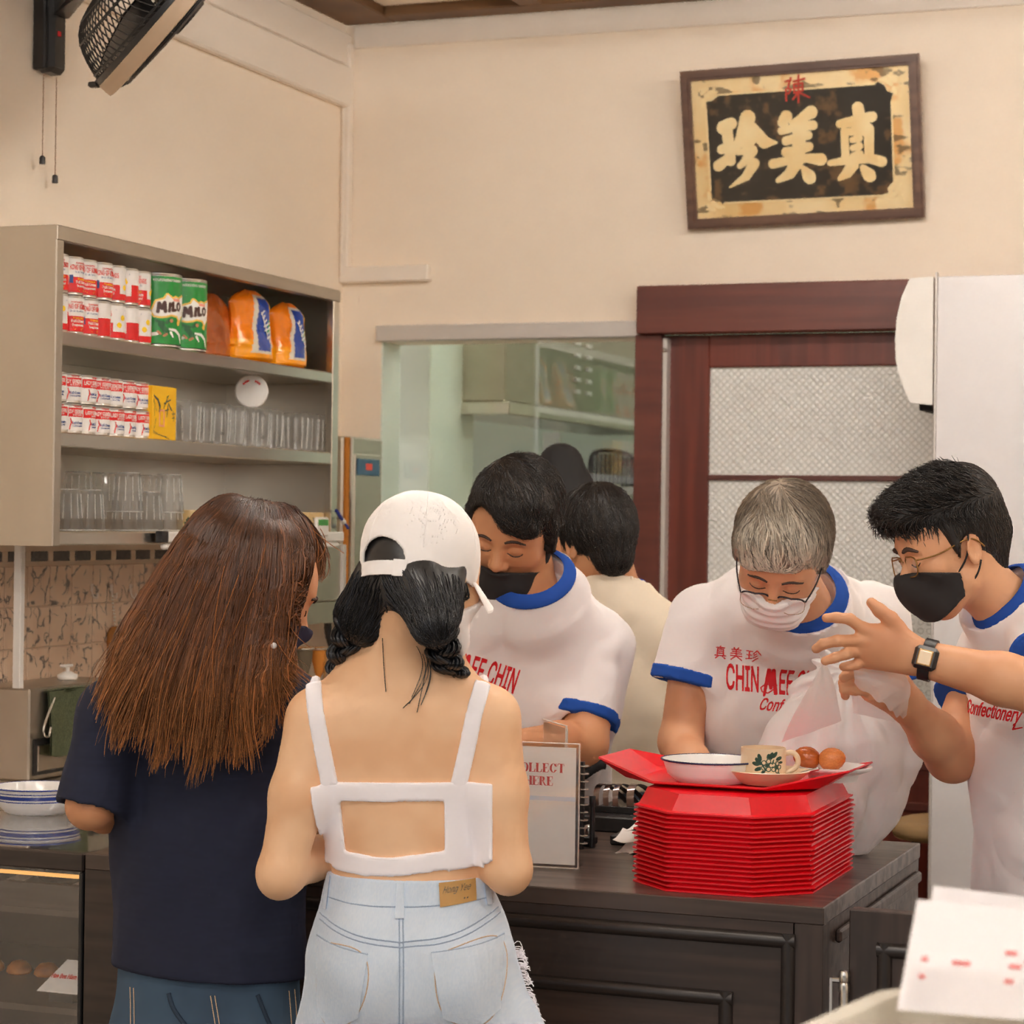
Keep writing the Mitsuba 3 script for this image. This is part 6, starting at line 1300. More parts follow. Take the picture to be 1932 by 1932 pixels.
for pts in (((592, 1287), (601, 1340), (612, 1400), (627, 1478)), ((912, 1285), (896, 1340), (884, 1400), (866, 1478))):
    bs = [band(a, b, 31) for a, b in zip(pts, pts[1:])]
    part(GP, 'strap', cloth(bs, .0055, True).mesh(1), 'mat_knit', True)
    a = g(*pts[0]); part(GP, 'strap_front', tube(catmull([a - V(0, 0, .006) + GF * .012, a + GF * .040 + V(0, 0, .0), a + GF * .085 - V(0, 0, .03), a + GF * .118 - V(0, 0, .10)], 16), [.004] + [.008] * 15, 8), 'mat_knit', True)
# shorts
pr('denim_pale', proc(lambda p, n, uv: mix(mix(srgb(212, 223, 236), srgb(172, 192, 214), fbm(p.x * 9, p.y * 9, p.z * 6, octaves=4)), srgb(222, 228, 236), .3 * noise(p.x * 700, p.z * 260))), .85)
pr('denim_seam', srgb(150, 168, 190), .85); pr('thread', srgb(196, 168, 140), .8)
wb = [g(768, 1646, .035), g(770, 1692, .035)]
SH = [(flat(wb[0], wb[1], .1215, .124, GF, .68), .002, '+'), (flat(wb[1], g(775, 1790, .03), .127, .158, GF, .70), .03, '+'), (flat(g(775, 1790, .03), g(785, 1880, .03), .158, .162, GF, .72), .03, '+'),
      (ell(g(700, 1840, -.045), (.075, .065, .085), np.stack([GS, GF, V(0, 0, 1)], 1)), .05, '+'), (ell(g(850, 1840, -.045), (.075, .065, .085), np.stack([GS, GF, V(0, 0, 1)], 1)), .05, '+'),
      (cone(g(690, 1850, .02), g(668, 1990, .02), .092, .106), .03, '+'), (cone(g(860, 1850, .02), g(915, 1990, .02), .092, .110), .03, '+'), (cone(g(775, 1760, -.11), g(778, 1900, -.125), .006, .012), .03, '-')]
SHl = min(p[0][1][2] for p in SH)
sf = Field(np.min([p[0][1] for p in SH], 0) - .02, np.max([p[0][2] for p in SH], 0) + .02, .005)
for p, kk, op in SH: (sf.add if op == '+' else sf.sub)(p, kk)
full_ = sf.full(); sf.d += folds(.0022, V(.3, 0, 1), 16, 10, 3)(full_).astype(np.float32); zc0 = g(770, 1651)[2]
sf.d = np.maximum(sf.d, full_[..., 2] - zc0); hem = g(600, 1935)[2] - .012; sf.d = np.maximum(sf.d, hem + .004 * np.sin(full_[..., 0] * 160) - full_[..., 2])
part(GP, 'denim_shorts', sf.mesh(1), 'mat_denim_pale', True)
def on_cloth(field, pts, rise=.0015, n=None):
    q = np.array([at(x, y, GZ_) for x, y in pts]) - GF * .25; return field.cast(q, GF, .5, 320) - GF * rise
def seam(field, pts, r, nm, mat, m=24, parent=GP): part(parent, nm, tube(on_cloth(field, catmull(pts, m), .0006), r, 6), mat, True)
for pts in (((612, 1690), (760, 1697), (918, 1690)), ((603, 1722), (680, 1745), (762, 1758)), ((762, 1758), (850, 1745), (940, 1712)), ((604, 1732), (680, 1754), (762, 1767)), ((762, 1767), (850, 1755), (944, 1722)), ((757, 1700), (760, 1800), (758, 1935)), ((764, 1700), (767, 1800), (765, 1935))):
    seam(sf, pts, .0011, 'stitching', 'mat_denim_seam')
def patch(field, poly, rise, nm, mat, edge=.012, parent=GP):
    P2 = Polygon(poly); mm = subdiv(extr(P2.buffer(0), 1.0), edge * F / GZ_); v = mm.vertices; p = on_cloth(field, v[:, :2], .0004); p = p - GF * (rise * v[:, 2:3]); part(parent, nm, TM(p, mm.faces[:, ::1]), mat)
for poly in ([(600, 1760), (702, 1778), (684, 1895), (632, 1925), (603, 1890)], [(818, 1775), (951, 1758), (945, 1885), (900, 1918), (840, 1895)]):
    patch(sf, poly, .0028, 'back_pocket', 'mat_denim_pale')
    inner = Polygon(poly).buffer(-5).exterior.coords; seam(sf, [c for c in inner], .0009, 'pocket_stitch', 'mat_thread', 60)
    seam(sf, [poly[0], poly[1]], .0016, 'pocket_hem', 'mat_denim_seam', 10)
patch(sf, [(752, 1655), (765, 1655), (767, 1716), (750, 1716)], .004, 'belt_loop', 'mat_denim_pale'); patch(sf, [(613, 1652), (622, 1652), (616, 1712), (607, 1712)], .004, 'belt_loop', 'mat_denim_pale'); patch(sf, [(912, 1650), (922, 1650), (930, 1702), (920, 1702)], .004, 'belt_loop', 'mat_denim_pale')
pr('leather', srgb(176, 136, 80), .6); patch(sf, [(830, 1656), (898, 1653), (900, 1691), (833, 1698)], .0028, 'leather_patch', 'mat_leather')
for tx, x, y, h, w in (('Hong Yee', 862, 1673, .010, .042), ('..', 880, 1686, .012, .007)):
    m_ = subdiv(text(tx, h, .0004, False, w), .004); v = m_.vertices; v[:, 0] += v[:, 1] * .4; px = np.stack([x + v[:, 0] * F / GZ_, y - v[:, 1] * F / GZ_ - v[:, 0] * F / GZ_ * .08], 1); part(GP, 'patch_writing', TM(on_cloth(sf, px, .0036) , m_.faces), 'mat_print_black')
rg = np.random.default_rng(5)
fr = []
for i in range(90):
    t = rg.random(); x = 565 + 25 * (1 - t) if i % 3 else 1003 - 20 * rg.random(); o = on_cloth(sf, [(min(max(x, 575), 1010), 1930 + rg.random() * 6)], .001)[0]; fr.append(catmull([o, o + GS * rg.normal(0, .006) - V(0, 0, .008), o + GS * rg.normal(0, .012) - V(0, 0, .02)], 6))
hs = [(975, 1790), (983, 1830), (993, 1870), (1003, 1905), (1012, 1928)]
for i in range(120):
    x, y = catmull(hs, 60)[rg.integers(60)]; o = at(x, y, GZ_ + .03); fr.append(catmull([o - GS * .012, o + GS * (.002 + .006 * rg.random()) + V(0, 0, rg.normal(0, .004)), o + GS * (.006 + .010 * rg.random()) - V(0, 0, .008 * rg.random())], 6))
part(GP, 'frayed_threads', bundle(np.array(fr), .0008, 3), 'mat_knit_white', kind='stuff')
# cap
L = loc(GR_, GO, gs); pr('cap_white', srgb(240, 236, 234), .9, sheen=.2)
capc = (0, -.010, .012); R0 = V(.0890, .108, .106)
def cap_field(h=.003):
    f = Field(L(0, 0, .05) - .17, L(0, 0, .05) + .17, h); f.add((ell(L(*capc), R0 * gs, GR_)), .004); f.add(ell(L(0, -.012, .056), V(.074, .088, .066) * gs, GR_), .04)
    q = (f.full() - GO) @ GR_ / gs; n0 = meshkit.fbm(q * 22, 3, 2); f.d += (.0035 * (n0 - .5)).astype(np.float32)
    return f, q
cf, q = cap_field(); inner = cf.d + .0045; zed = -.017 + .10 * np.minimum(q[..., 1], 0)
cap = np.maximum(np.maximum(cf.d, -inner), (zed - q[..., 2]) * gs)
hole = np.sqrt((q[..., 0] / .042) ** 2 + ((q[..., 2] + .002) / .034) ** 2) - 1
cap = np.maximum(cap, -np.maximum(np.maximum(hole * .035, q[..., 1] + .02), -.006 - q[..., 2]))
cf2 = cf.copy(); cf2.d = cap.astype(np.float32); part(GP, 'cap_crown', cf2.mesh(1), 'mat_cap_white', True)
part(GP, 'cap_button', xf(trimesh.creation.icosphere(subdivisions=2, radius=.008), GR_ @ np.diag([1, 1, .6]), L(0, -.012, .1235)), 'mat_cap_white', True)
for a in np.arange(6) * np.pi / 3 + .26:
    th = np.linspace(.12, 1.45, 22); pts = np.stack([L(*(V(*capc) + V(1.1 * math.sin(t) * math.cos(a), 1.1 * math.sin(t) * math.sin(a), 1.1 * math.cos(t)) * V(.1, .12, .12))) for t in th]); c0 = L(*capc)
    pts = np.stack([cf.cast(p[None], c0 - p, .1, 120)[0] for p in pts]); keep = (((pts - GO) @ GR_ / gs)[:, 2] > .012)
    if keep.sum() > 4: part(GP, 'cap_seam', tube(pts[keep], .0012, 5), 'mat_cap_white', True)
stp = []
for x in np.linspace(-.052, .052, 18): p0 = L(x, -.2, -.017); stp.append(cf.cast(p0[None], GR_[:, 1], .25, 260)[0])
stp = np.array(stp); up = GR_[:, 2]
def ribbon(pts, w, up, t, nrm):
    n = len(pts); a = np.concatenate([pts + up * w / 2 + nrm * t, pts - up * w / 2 + nrm * t, pts + up * w / 2 - nrm * t * .2, pts - up * w / 2 - nrm * t * .2]); i = np.arange(n - 1)
    def st(o1, o2): return np.vstack([np.stack([i + o1, i + o2, i + 1 + o2], 1), np.stack([i + o1, i + 1 + o2, i + 1 + o1], 1)])
    return TM(a, np.vstack([st(0, n), st(3 * n, 2 * n), st(2 * n, 0), st(n, 3 * n), [[0, n, 3 * n], [0, 3 * n, 2 * n], [n - 1, 3 * n - 1, 4 * n - 1], [n - 1, 4 * n - 1, 2 * n - 1]]]))
part(GP, 'cap_strap', ribbon(stp, .022, up, .0025, -GR_[:, 1]), 'mat_cap_white')
i0 = 13; part(GP, 'cap_buckle', ribbon(stp[i0:i0 + 4], .026, up, .0045, -GR_[:, 1]), 'mat_cap_white')
u = np.linspace(-1, 1, 25); w_ = np.linspace(0, 1, 9); U, W = np.meshgrid(u, w_, indexing='ij')
ang = U * 1.12; rr = 1 + W * .66 * np.cos(ang * .72) ** .7
bt = np.stack([capc[0] + .088 * np.sin(ang) * (1 + .04 * W), -.012 + .100 * np.cos(ang) + .068 * W * np.cos(ang * .8) ** .8, .016 - .022 * (np.cos(ang)) * 0 - .034 * W - .030 * (np.sin(ang) ** 2) * (1 + .3 * W)], -1)
bt = np.stack([L(*p) for p in bt.reshape(-1, 3)]); nv, nu = U.shape; i, j = np.meshgrid(np.arange(nv - 1), np.arange(nu - 1), indexing='ij'); qd = np.stack([i * nu + j, i * nu + j + 1, (i + 1) * nu + j + 1, (i + 1) * nu + j], -1).reshape(-1, 4); f_ = np.vstack([qd[:, [0, 1, 2]], qd[:, [0, 2, 3]]])
ed = np.concatenate([np.arange(nu), np.arange(nv) * nu + nu - 1, (np.arange(nu) + (nv - 1) * nu)[::-1], (np.arange(nv) * nu)[::-1]]); n_ = nv * nu; e2 = np.roll(ed, -1)
part(GP, 'cap_brim', TM(np.vstack([bt, bt - up * .004]), np.vstack([f_, f_[:, ::-1] + n_, np.stack([ed, ed + n_, e2], 1), np.stack([e2, ed + n_, e2 + n_], 1)])), 'mat_cap_white')
# hair: a solid under the cap, two plaits, loose wisps
HP = [(ell(L(0, -.014, .022), V(.080, .096, .084) * gs, GR_), .01, '+'), (cone(L(.040, -.062, -.035), L(.076, -.055, -.095), .036, .036), .03, '+'), (cone(L(-.040, -.058, -.035), L(-.070, -.035, -.085), .038, .038), .03, '+'), (cone(L(-.06, 0, -.02), at(676, 1160, GZ_ - .01), .030, .034), .03, '+'), (cone(L(-.05, -.05, -.03), at(690, 1150, GZ_ - .03), .034, .034), .03, '+'), (cone(L(.05, -.06, -.04), at(826, 1170, GZ_ - .07), .034, .030), .03, '+'), (cone(L(.06, -.01, .0), L(.07, -.03, -.06), .028, .03), .02, '+'), (cone(L(.055, .055, .015), L(.072, .03, -.03), .016, .012), .015, '+'), (cone(L(.0, -.070, -.03), L(.0, -.062, -.050), .026, .022), .03, '+')]
HP += [(plane_cut(ell(L(0, .09, -.03), V(.14, .075, .075) * gs, GR_)), .01, '-')]
pl = [[(672, 1150, -.02), (662, 1190, -.02), (652, 1225, -.0), (646, 1262, .03), (664, 1290, .075)], [(822, 1165, -.08), (828, 1195, -.085), (834, 1226, -.075), (846, 1256, -.05), (864, 1280, -.0)]]
pr('hair_black', srgb(20, 20, 22), .35, specular=.6)
hf, hm = mesh_of(HP, .0045); part(GP, 'hair', hm, 'mat_hair_black', True)
roots = surf_pts(hm, 2600, 3, lambda p: ((p - GO) @ GR_)[:, 2] < -.012)
fl = lambda p: (np.where((((p - GO) @ GR_)[:, :1]) > 0, (GR_ @ V(.55, .0, -1))[None], (GR_ @ V(-.55, .05, -1))[None]))
mm, cc = strands(hf, roots, fl, .07, 9, .0011, (.0008, .003), 4, tints(len(roots), 5, (20, 20, 24), (34, 36, 42), (14, 14, 16)), .12); part(GP, 'hair_strands', mm, 'mat_hair', True, kind='stuff', color=cc)
for pi, pth in enumerate(pl):
    c = catmull([at(x, y, GZ_ + dz) for x, y, dz in pth], 60); t = np.linspace(0, 1, 60); R3 = np.stack([GS, GF, V(0, 0, 1)], 1); rad = .027 * (1 - .25 * t); out = []; cols = []
    rgp = np.random.default_rng(20 + pi)
    for ph in range(3):
        for s in range(46):
            a = t * 2 * np.pi * 1.55 + ph * 2.094; o = rgp.normal(0, 1, 2); o = o / np.linalg.norm(o) * rgp.random() ** .5 * .0155
            x = rad * .62 * np.sin(a) + o[0] * (1 - .2 * t); y = rad * .50 * np.sin(2 * a) + o[1] * (1 - .2 * t)
            out.append(c + x[:, None] * GS + y[:, None] * GF)
    part(GP, 'plait', bundle(np.array(out), .0028, 4, tints(len(out), 40 + pi, (18, 18, 22), (32, 34, 40), (12, 12, 14)))[0], 'mat_hair', True, kind='stuff', color=bundle(np.array(out), .0028, 4, tints(len(out), 40 + pi, (18, 18, 22), (36, 40, 46), (12, 12, 14)))[1])
ws_ = []
for a, b, c_ in (((806, 1232), (808, 1275), (764, 1330)), ((812, 1235), (800, 1290), (790, 1338)), ((815, 1240), (812, 1280), (797, 1325)), ((726, 1200), (728, 1250), (732, 1300)), ((790, 1215), (800, 1250), (780, 1310)), ((808, 1236), (815, 1270), (800, 1318)), ((800, 1230), (805, 1262), (775, 1322))):
    pts = catmull([a, b, c_], 20); ws_.append(on_cloth(GBf, pts, .0045))
part(GP, 'hair_wisps', bundle(np.array(ws_), .0007, 4), 'mat_hair_black', True, kind='stuff')
# mask
def mask(k, R, O, s, field_prims, h, mat, zt=-.018, zb=-.126, yb=.018, drop=.55, bulge=None, pleats=0, cutn=None, push=.005):
    """A face mask: the face grown outwards and trimmed at its upper, lower and rear edges."""
    f = Field(O + R @ (V(0, .06, -.06) * s) - .12, O + R @ (V(0, .06, -.06) * s) + .12, h)
    for p, kk, op in field_prims:
        if op == '+': f.add(pinf(p, .002), max(kk, .02))
    if bulge: 
        for b in bulge: f.add(b, .02)
    q = (f.full() - O) @ R / s; base = f.d.copy()
    if pleats: f.d += (.0022 * np.sin((q[..., 2] + .12 * np.abs(q[..., 0])) * 2 * np.pi / .022)).astype(np.float32)
    top = q[..., 2] - (zt - drop * (.10 - q[..., 1]).clip(0, 1)); bot = zb + .75 * (.06 - q[..., 1]).clip(-.02, 1) * .9 - q[..., 2]; bk = yb - q[..., 1]
    f.d = np.maximum.reduce([f.d - push, top * s, bot * s, bk * s, -(base + .004)]).astype(np.float32); m = f.mesh(1); part(k, 'face_mask', m, mat, True); return f
mask(GP, GR_, GO, gs, P[:23], .0035, 'mat_mask_white', -.02, -.125, .012)
part(GP, 'mask_loop', tube(catmull([L(.071, .015, -.055), L(.080, -.0, -.02), L(.084, -.012, .02)], 12), .0016, 6), 'mat_mask_white', True)
# ================================================================ the woman with long brown hair
WZ = 3.85
w = lambda x, y, dz=0.0: at(x, y, WZ + dz)
WP = thing('person', 'woman seen from behind with long brown hair, navy T-shirt and dark jeans', 'person')
WF = unit(CF_ * .94 + GS * .34); WS = unit(V(WF[1], -WF[0], 0))
WR = hframe(CF_ * math.cos(1.2) + GS * math.sin(1.2), 25, 4); WO = w(484, 1106, .0); wsz = .97
LW = loc(WR, WO, wsz)
wn = w(410, 1262, .03)
PH = head_prims(WR, WO, wsz, .9, True, True, wn)
hfW, hmW = mesh_of(PH, .0038)
wsl, wsr = w(216, 1352, .0), w(565, 1350, .03)
weL, weR = w(170, 1520, -.03), w(606, 1530, .03); wwL, wwR = w(235, 1545, .22), w(600, 1575, .22)
AR = []
for s_, e_, ww_ in ((wsl, weL, wwL), (wsr, weR, wwR)):
    d_ = unit(ww_ - e_); AR += [(cone(s_, e_, .044, .037), .02, '+'), (cone(e_, e_ * .6 + ww_ * .4, .037, .034), .02, '+'), (cone(e_ * .6 + ww_ * .4, ww_, .034, .024), .02, '+'), (flat(ww_, ww_ + d_ * .07, .026, .034, V(0, 0, 1), .45), .01, '+')]
    sd = unit(np.cross(d_, V(0, 0, 1)))
    for i in range(4): b = ww_ + d_ * .07 + sd * (.024 - .016 * i); AR += [(cone(b, b + d_ * .035 - V(0, 0, .01), .0082, .0072), .004, '+'), (cone(b + d_ * .035 - V(0, 0, .01), b + d_ * .058 - V(0, 0, .03), .0072, .0062), .003, '+')]
    q = 1 if s_ is wsl else -1; b = ww_ + d_ * .025 + sd * q * .028; AR += [(cone(b, b + d_ * .05 + sd * q * .018, .0095, .0075), .006, '+')]
_, amW = mesh_of(AR, .0055)
TOR = [(flat(w(395, 1330, .06), w(395, 1500, .06), .150, .145, WF, .62), .05, '+'), (flat(w(395, 1500, .06), w(395, 1840, .06), .140, .150, WF, .66), .05, '+'), (cone(wn, w(395, 1330, .06), .055, .07), .05, '+')]
_, tmW = mesh_of(TOR, .012); part(WP, 'body', cat([hmW, amW, tmW]), 'mat_skin_c', True)
face_lines(WP, WR, WO, wsz, hfW)
# navy T-shirt
ts = [(flat(w(398, 1318, .05), w(398, 1420, .055), .150, .176, WF, .60), .05, '+'), (flat(w(398, 1420, .055), w(394, 1600, .055), .176, .172, WF, .60), .05, '+'), (flat(w(394, 1600, .055), w(391, 1900, .055), .172, .186, WF, .62), .05, '+'),
      (cone(wn - V(0, 0, .03), wsl, .062, .050), .06, '+'), (cone(wn - V(0, 0, .03), wsr, .062, .050), .06, '+')]
for s_, e_ in ((wsl, weL), (wsr, weR)):
    d_ = unit(e_ - s_); ts.append((plane_cut(cone(s_, e_ + d_ * .05, .056, .060), (e_ + d_ * .006, -d_)), .035, '+'))
    ts.append((plane_cut(cone(e_ + d_ * .05, e_ - d_ * .02, .043, .042), (e_ - d_ * .015, d_)), .004, '-'))
tf = Field(np.min([p[0][1] for p in ts], 0) - .03, np.max([p[0][2] for p in ts], 0) + .03, .0055)
for p, kk, op in ts: (tf.add if op == '+' else tf.sub)(p, kk)
tp = tf.full(); tf.d += folds(.0038, V(.1, 0, 1), 13, 5, 2)(tp).astype(np.float32) + folds(.003, V(.8, 0, 1), 12, 4, 9)(tp).astype(np.float32)
tf.add(cone(wn + V(0, 0, .0), wn + (WO - wn) * .25, .064, .066), .01); tf.sub(cone(wn + V(0, 0, .03), wn + (WO - wn) * .6, .056, .058), .004)
zh = w(392, 1866, -.1); tf.d = np.maximum(tf.d, (zh[2] + (tp[..., 0] - zh[0]) * -.02) - tp[..., 2])
part(WP, 't_shirt', tf.mesh(1), 'mat_tee_navy', True)
# jeans
pr('denim_blue', proc(lambda p, n, uv: mix(srgb(66, 90, 112), srgb(40, 58, 78), fbm(p.x * 10, p.y * 10, p.z * 5, octaves=4))), .85); pr('denim_dark', srgb(34, 50, 68), .85)
jb = w(392, 1880, .06)
JP = [(flat(jb + V(0, 0, .05), jb - V(0, 0, .10), .164, .172, WF, .64), .03, '+')]
for sgn_ in (-1, 1):
    a = jb + WS * sgn_ * .082 - V(0, 0, .10); kn = V(*(jb + WS * sgn_ * .085)[:2], .44); an = V(*(jb + WS * sgn_ * .085)[:2], .07); JP += [(cone(a, kn, .090, .064), .05, '+'), (cone(kn, an, .064, .050), .02, '+')]
jf, jm = mesh_of(JP, .007); part(WP, 'jeans', jm, 'mat_denim_blue', True)
for sgn_ in (-1, 1):
    o = V(*(jb + WS * sgn_ * .085)[:2], .035); part(WP, 'shoe', mesh_of([(flat(o - WF * .07, o + WF * .16, .045, .040, V(0, 0, 1), .75), .01, '+')], .010)[1], 'mat_black_matt', True)
def on_jf(pts, rise): q = np.array([at(x, y, WZ) for x, y in pts]) - CF_ * .3; return jf.cast(q, CF_, .6, 320) - CF_ * rise
for pts in (((242, 1866), (246, 1940)), ((250, 1866), (254, 1940)), ((405, 1866), (418, 1940)), ((413, 1866), (426, 1940)), ((547, 1866), (553, 1935)), ((556, 1866), (562, 1935))):
    part(WP, 'stitching', tube(on_jf(catmull([pts[0], ((pts[0][0] + pts[1][0]) / 2, 1903), pts[1]], 14), .0012), .0010, 6), 'mat_thread', True)
part(WP, 'back_pocket', tube(on_jf(catmull([(324, 1866), (332, 1890), (350, 1915), (372, 1940)], 14), .001), .004, 6), 'mat_denim_dark', True)
part(WP, 'back_pocket', tube(on_jf(catmull([(492, 1866), (505, 1900), (520, 1935)], 14), .001), .004, 6), 'mat_denim_dark', True)
# mask, earring, sunglasses pushed up
mask(WP, WR, WO, wsz, PH[:23], .0035, 'mat_mask_navy', -.03, -.120, .005, .5)
part(WP, 'mask_loop', tube(catmull([LW(.072, .012, -.062), LW(.078, .004, -.03), LW(.081, -.004, .012)], 10), .0017, 6), 'mat_mask_navy', True)
# hair: locks that run between guide paths, in (x, y, depth) with the head's distance as zero
G_ = [[(470, 950, .02), (405, 985, -.03), (330, 1080, -.05), (255, 1185, -.06), (195, 1270, -.06), (172, 1335, -.075)],
      [(468, 948, .0), (400, 1000, -.07), (325, 1110, -.09), (258, 1230, -.10), (215, 1330, -.095), (190, 1412, -.095)],
      [(470, 947, -.01), (405, 1015, -.10), (345, 1130, -.12), (290, 1260, -.125), (250, 1370, -.12), (228, 1448, -.115)],
      [(474, 947, -.02), (420, 1030, -.12), (375, 1150, -.135), (325, 1280, -.14), (300, 1400, -.13), (285, 1478, -.125)],
      [(480, 947, -.02), (445, 1040, -.13), (405, 1160, -.145), (375, 1290, -.145), (362, 1400, -.135), (352, 1500, -.125)],
      [(486, 948, -.02), (470, 1045, -.13), (445, 1160, -.14), (425, 1290, -.14), (418, 1400, -.13), (412, 1492, -.12)],
      [(492, 949, -.02), (500, 1050, -.12), (488, 1165, -.13), (468, 1290, -.135), (462, 1380, -.125), (470, 1470, -.12)],
      [(498, 950, -.01), (535, 1050, -.10), (520, 1165, -.12), (500, 1280, -.125), (505, 1350, -.12), (498, 1425, -.115)],
      [(503, 952, .0), (545, 1035, -.07), (505, 1130, -.10), (495, 1205, -.11), (540, 1275, -.105), (588, 1312, -.085)],
      [(508, 955, .02), (580, 1030, -.0), (568, 1072, -.04), (512, 1112, -.09), (500, 1190, -.10), (575, 1288, -.07)],
      [(512, 958, .05), (570, 985, .04), (592, 1020, .05), (596, 1048, .05), (590, 1080, .04), (574, 1096, .02)]]
GN = np.array([[w(x, y, z - .01) for x, y, z in q] for q in G_]); GI = np.stack([catmull(q, 34) for q in GN])      # (guides, 34, 3)
def hairlocks(n, thick, seed, lenvar, r0, spread=.0, wave=.004):
    rg = np.random.default_rng(seed); u = rg.random(n) * 9.7; u = np.where(u > 9, 9.97 + .02 * rg.random(n), u); i = u.astype(int); f = (u - i)[:, None, None]; base = GI[i] * (1 - f) + GI[i + 1] * f
    t = np.linspace(0, 1, 34); dep = rg.random(n) * thick; out = base + (CF_ * dep[:, None])[:, None, :] * np.sin(np.pi * np.clip(t * .9 + .06, 0, 1))[None, :, None]
    lat = rg.normal(0, 1, (n, 1)) * (.004 + spread * t[None] ** 1.5); out = out + lat[..., None] * GS + rg.normal(0, .003, (n, 1, 1)) * V(0, 0, 1)
    ph = rg.random((n, 1)) * 6.28; cl = np.floor(u * 5.0)[:, None]; out = out + (1.0 * (wave * np.sin(t[None] * (8 + 3 * np.sin(cl * 3.7)) + cl * 2.1 + ph * .25) * t[None] ** 1.2) * 2.4)[..., None] * GS
    cut = (1 - rg.random(n) * lenvar) * (1 - .10 * np.abs(np.sin(np.floor(u * 5.0) * 2.7))); ts_ = cut[:, None] * t[None] * 33; a = np.clip(ts_.astype(int), 0, 32); ff = (ts_ - a)[..., None]; k = np.arange(n)[:, None]; out = out[k, a] * (1 - ff) + out[k, a + 1] * ff
    rad = r0 * ((1 - .7 * t ** 3) * np.clip(t * 9 + .25, 0, 1))[None] * (.7 + .6 * rg.random((n, 1))); out[:, 0] += rg.normal(0, .004, (n, 3)) * V(1, 1, .2)
    for _ in range(3):
        v_ = cf_.sample(out); e_ = np.eye(3) * cf_.h; g_ = np.stack([cf_.sample(out + d) - cf_.sample(out - d) for d in e_], -1); g_ /= np.linalg.norm(g_, axis=-1, keepdims=True) + 1e-9; out = out + g_ * np.clip(.002 + .006 * (dep[:, None] / thick) - v_, 0, .05)[..., None]
    root = np.array(srgb(50, 31, 22)); mid = np.array(srgb(92, 56, 33)); tip = np.array(srgb(148, 98, 56)); tt = (t[None] * cut[:, None])[..., None]; v = (1 + rg.normal(0, .22, n))[:, None, None]; light = (np.sin(np.floor(u * 14) * 5.1) + rg.normal(0, .5, n) > .75)[:, None, None]
    c = np.where(tt < .5, root + (mid - root) * tt * 2, mid + (tip - mid) * (tt - .5) * 2) * v * np.where(light, 2.0, 1.0); return bundle(out, rad, 3, np.clip(c, 0, 1))
# the body of the hair, so that nothing shows through
core = [(ell(LW(0, -.014, .032), V(.082, .100, .092) * wsz, WR), .01, '+')]
for q in GI[:9]:
    for a, b in zip(q[4:24:3], q[7:27:3]): core.append((cone(a + CF_ * .040, b + CF_ * .040, .024, .020), .03, '+'))
core.append((ell(LW(.01, .105, -.055), V(.115, .070, .085) * wsz, WR), .012, '-'))
core = [(p, k_, o) for p, k_, o in core]
pr('hair_brown', srgb(66, 38, 24), .5)
cf_, cm_ = mesh_of(core, .0065); part(WP, 'hair', cm_, 'mat_hair_brown', True)
for sd_, n_, th, r_, lv, sprd in ((1, 2100, .030, .0017, .22, .004), (2, 1500, .012, .0011, .38, .010)):
    m_, c_ = hairlocks(n_, th, sd_, lv, r_, sprd); part(WP, 'hair_strands', m_, 'mat_hair', True, kind='stuff', color=c_)
fly = np.random.default_rng(9); fp = []
for i in range(60):
    b = GI[fly.integers(0, len(GI))] + GS * fly.normal(0, .015) - CF_ * .02 * fly.random(); k0 = fly.integers(4, 18); seg = b[k0:k0 + 14] + (np.linspace(0, 1, 14) ** 2)[:, None] * (GS * fly.normal(0, .02) + V(0, 0, fly.normal(0, .006))); fp.append(seg)
for pts in (((480, 1300, -.11), (430, 1330, -.12), (452, 1370, -.12), (500, 1345, -.115)), ((425, 1330, -.12), (445, 1400, -.12), (448, 1445, -.115)), ((500, 1330, -.115), (506, 1380, -.11), (470, 1420, -.11)), ((440, 1310, -.12), (480, 1360, -.12), (462, 1410, -.115)), ((555, 1290, -.08), (530, 1330, -.10), (535, 1370, -.10))):
    for j in range(10): fp.append(catmull([w(x + fly.normal(0, 5), y + fly.normal(0, 5), z - .012) for x, y, z in pts], 14))
part(WP, 'loose_hairs', bundle(np.array(fp), .0008, 3, tints(len(fp), 3, (130, 78, 40), (96, 56, 30)))[0], 'mat_hair', True, kind='stuff', color=bundle(np.array(fp), .0008, 3, tints(len(fp), 3, (150, 92, 46), (96, 56, 30)))[1])
part(WP, 'earring', xf(trimesh.creation.icosphere(subdivisions=2, radius=.0055), t=w(516, 1218, -.135)), 'mat_enamel', True)
sg_ = catmull([w(556, 968, .0), w(572, 982, .02), w(582, 1004, .04)], 10); part(WP, 'sunglasses', cat([tube(sg_, .006, 8), tube(catmull([w(556, 968, .0), w(545, 966, -.03), w(520, 990, -.075)], 10), .003, 6)]), 'mat_black', True)
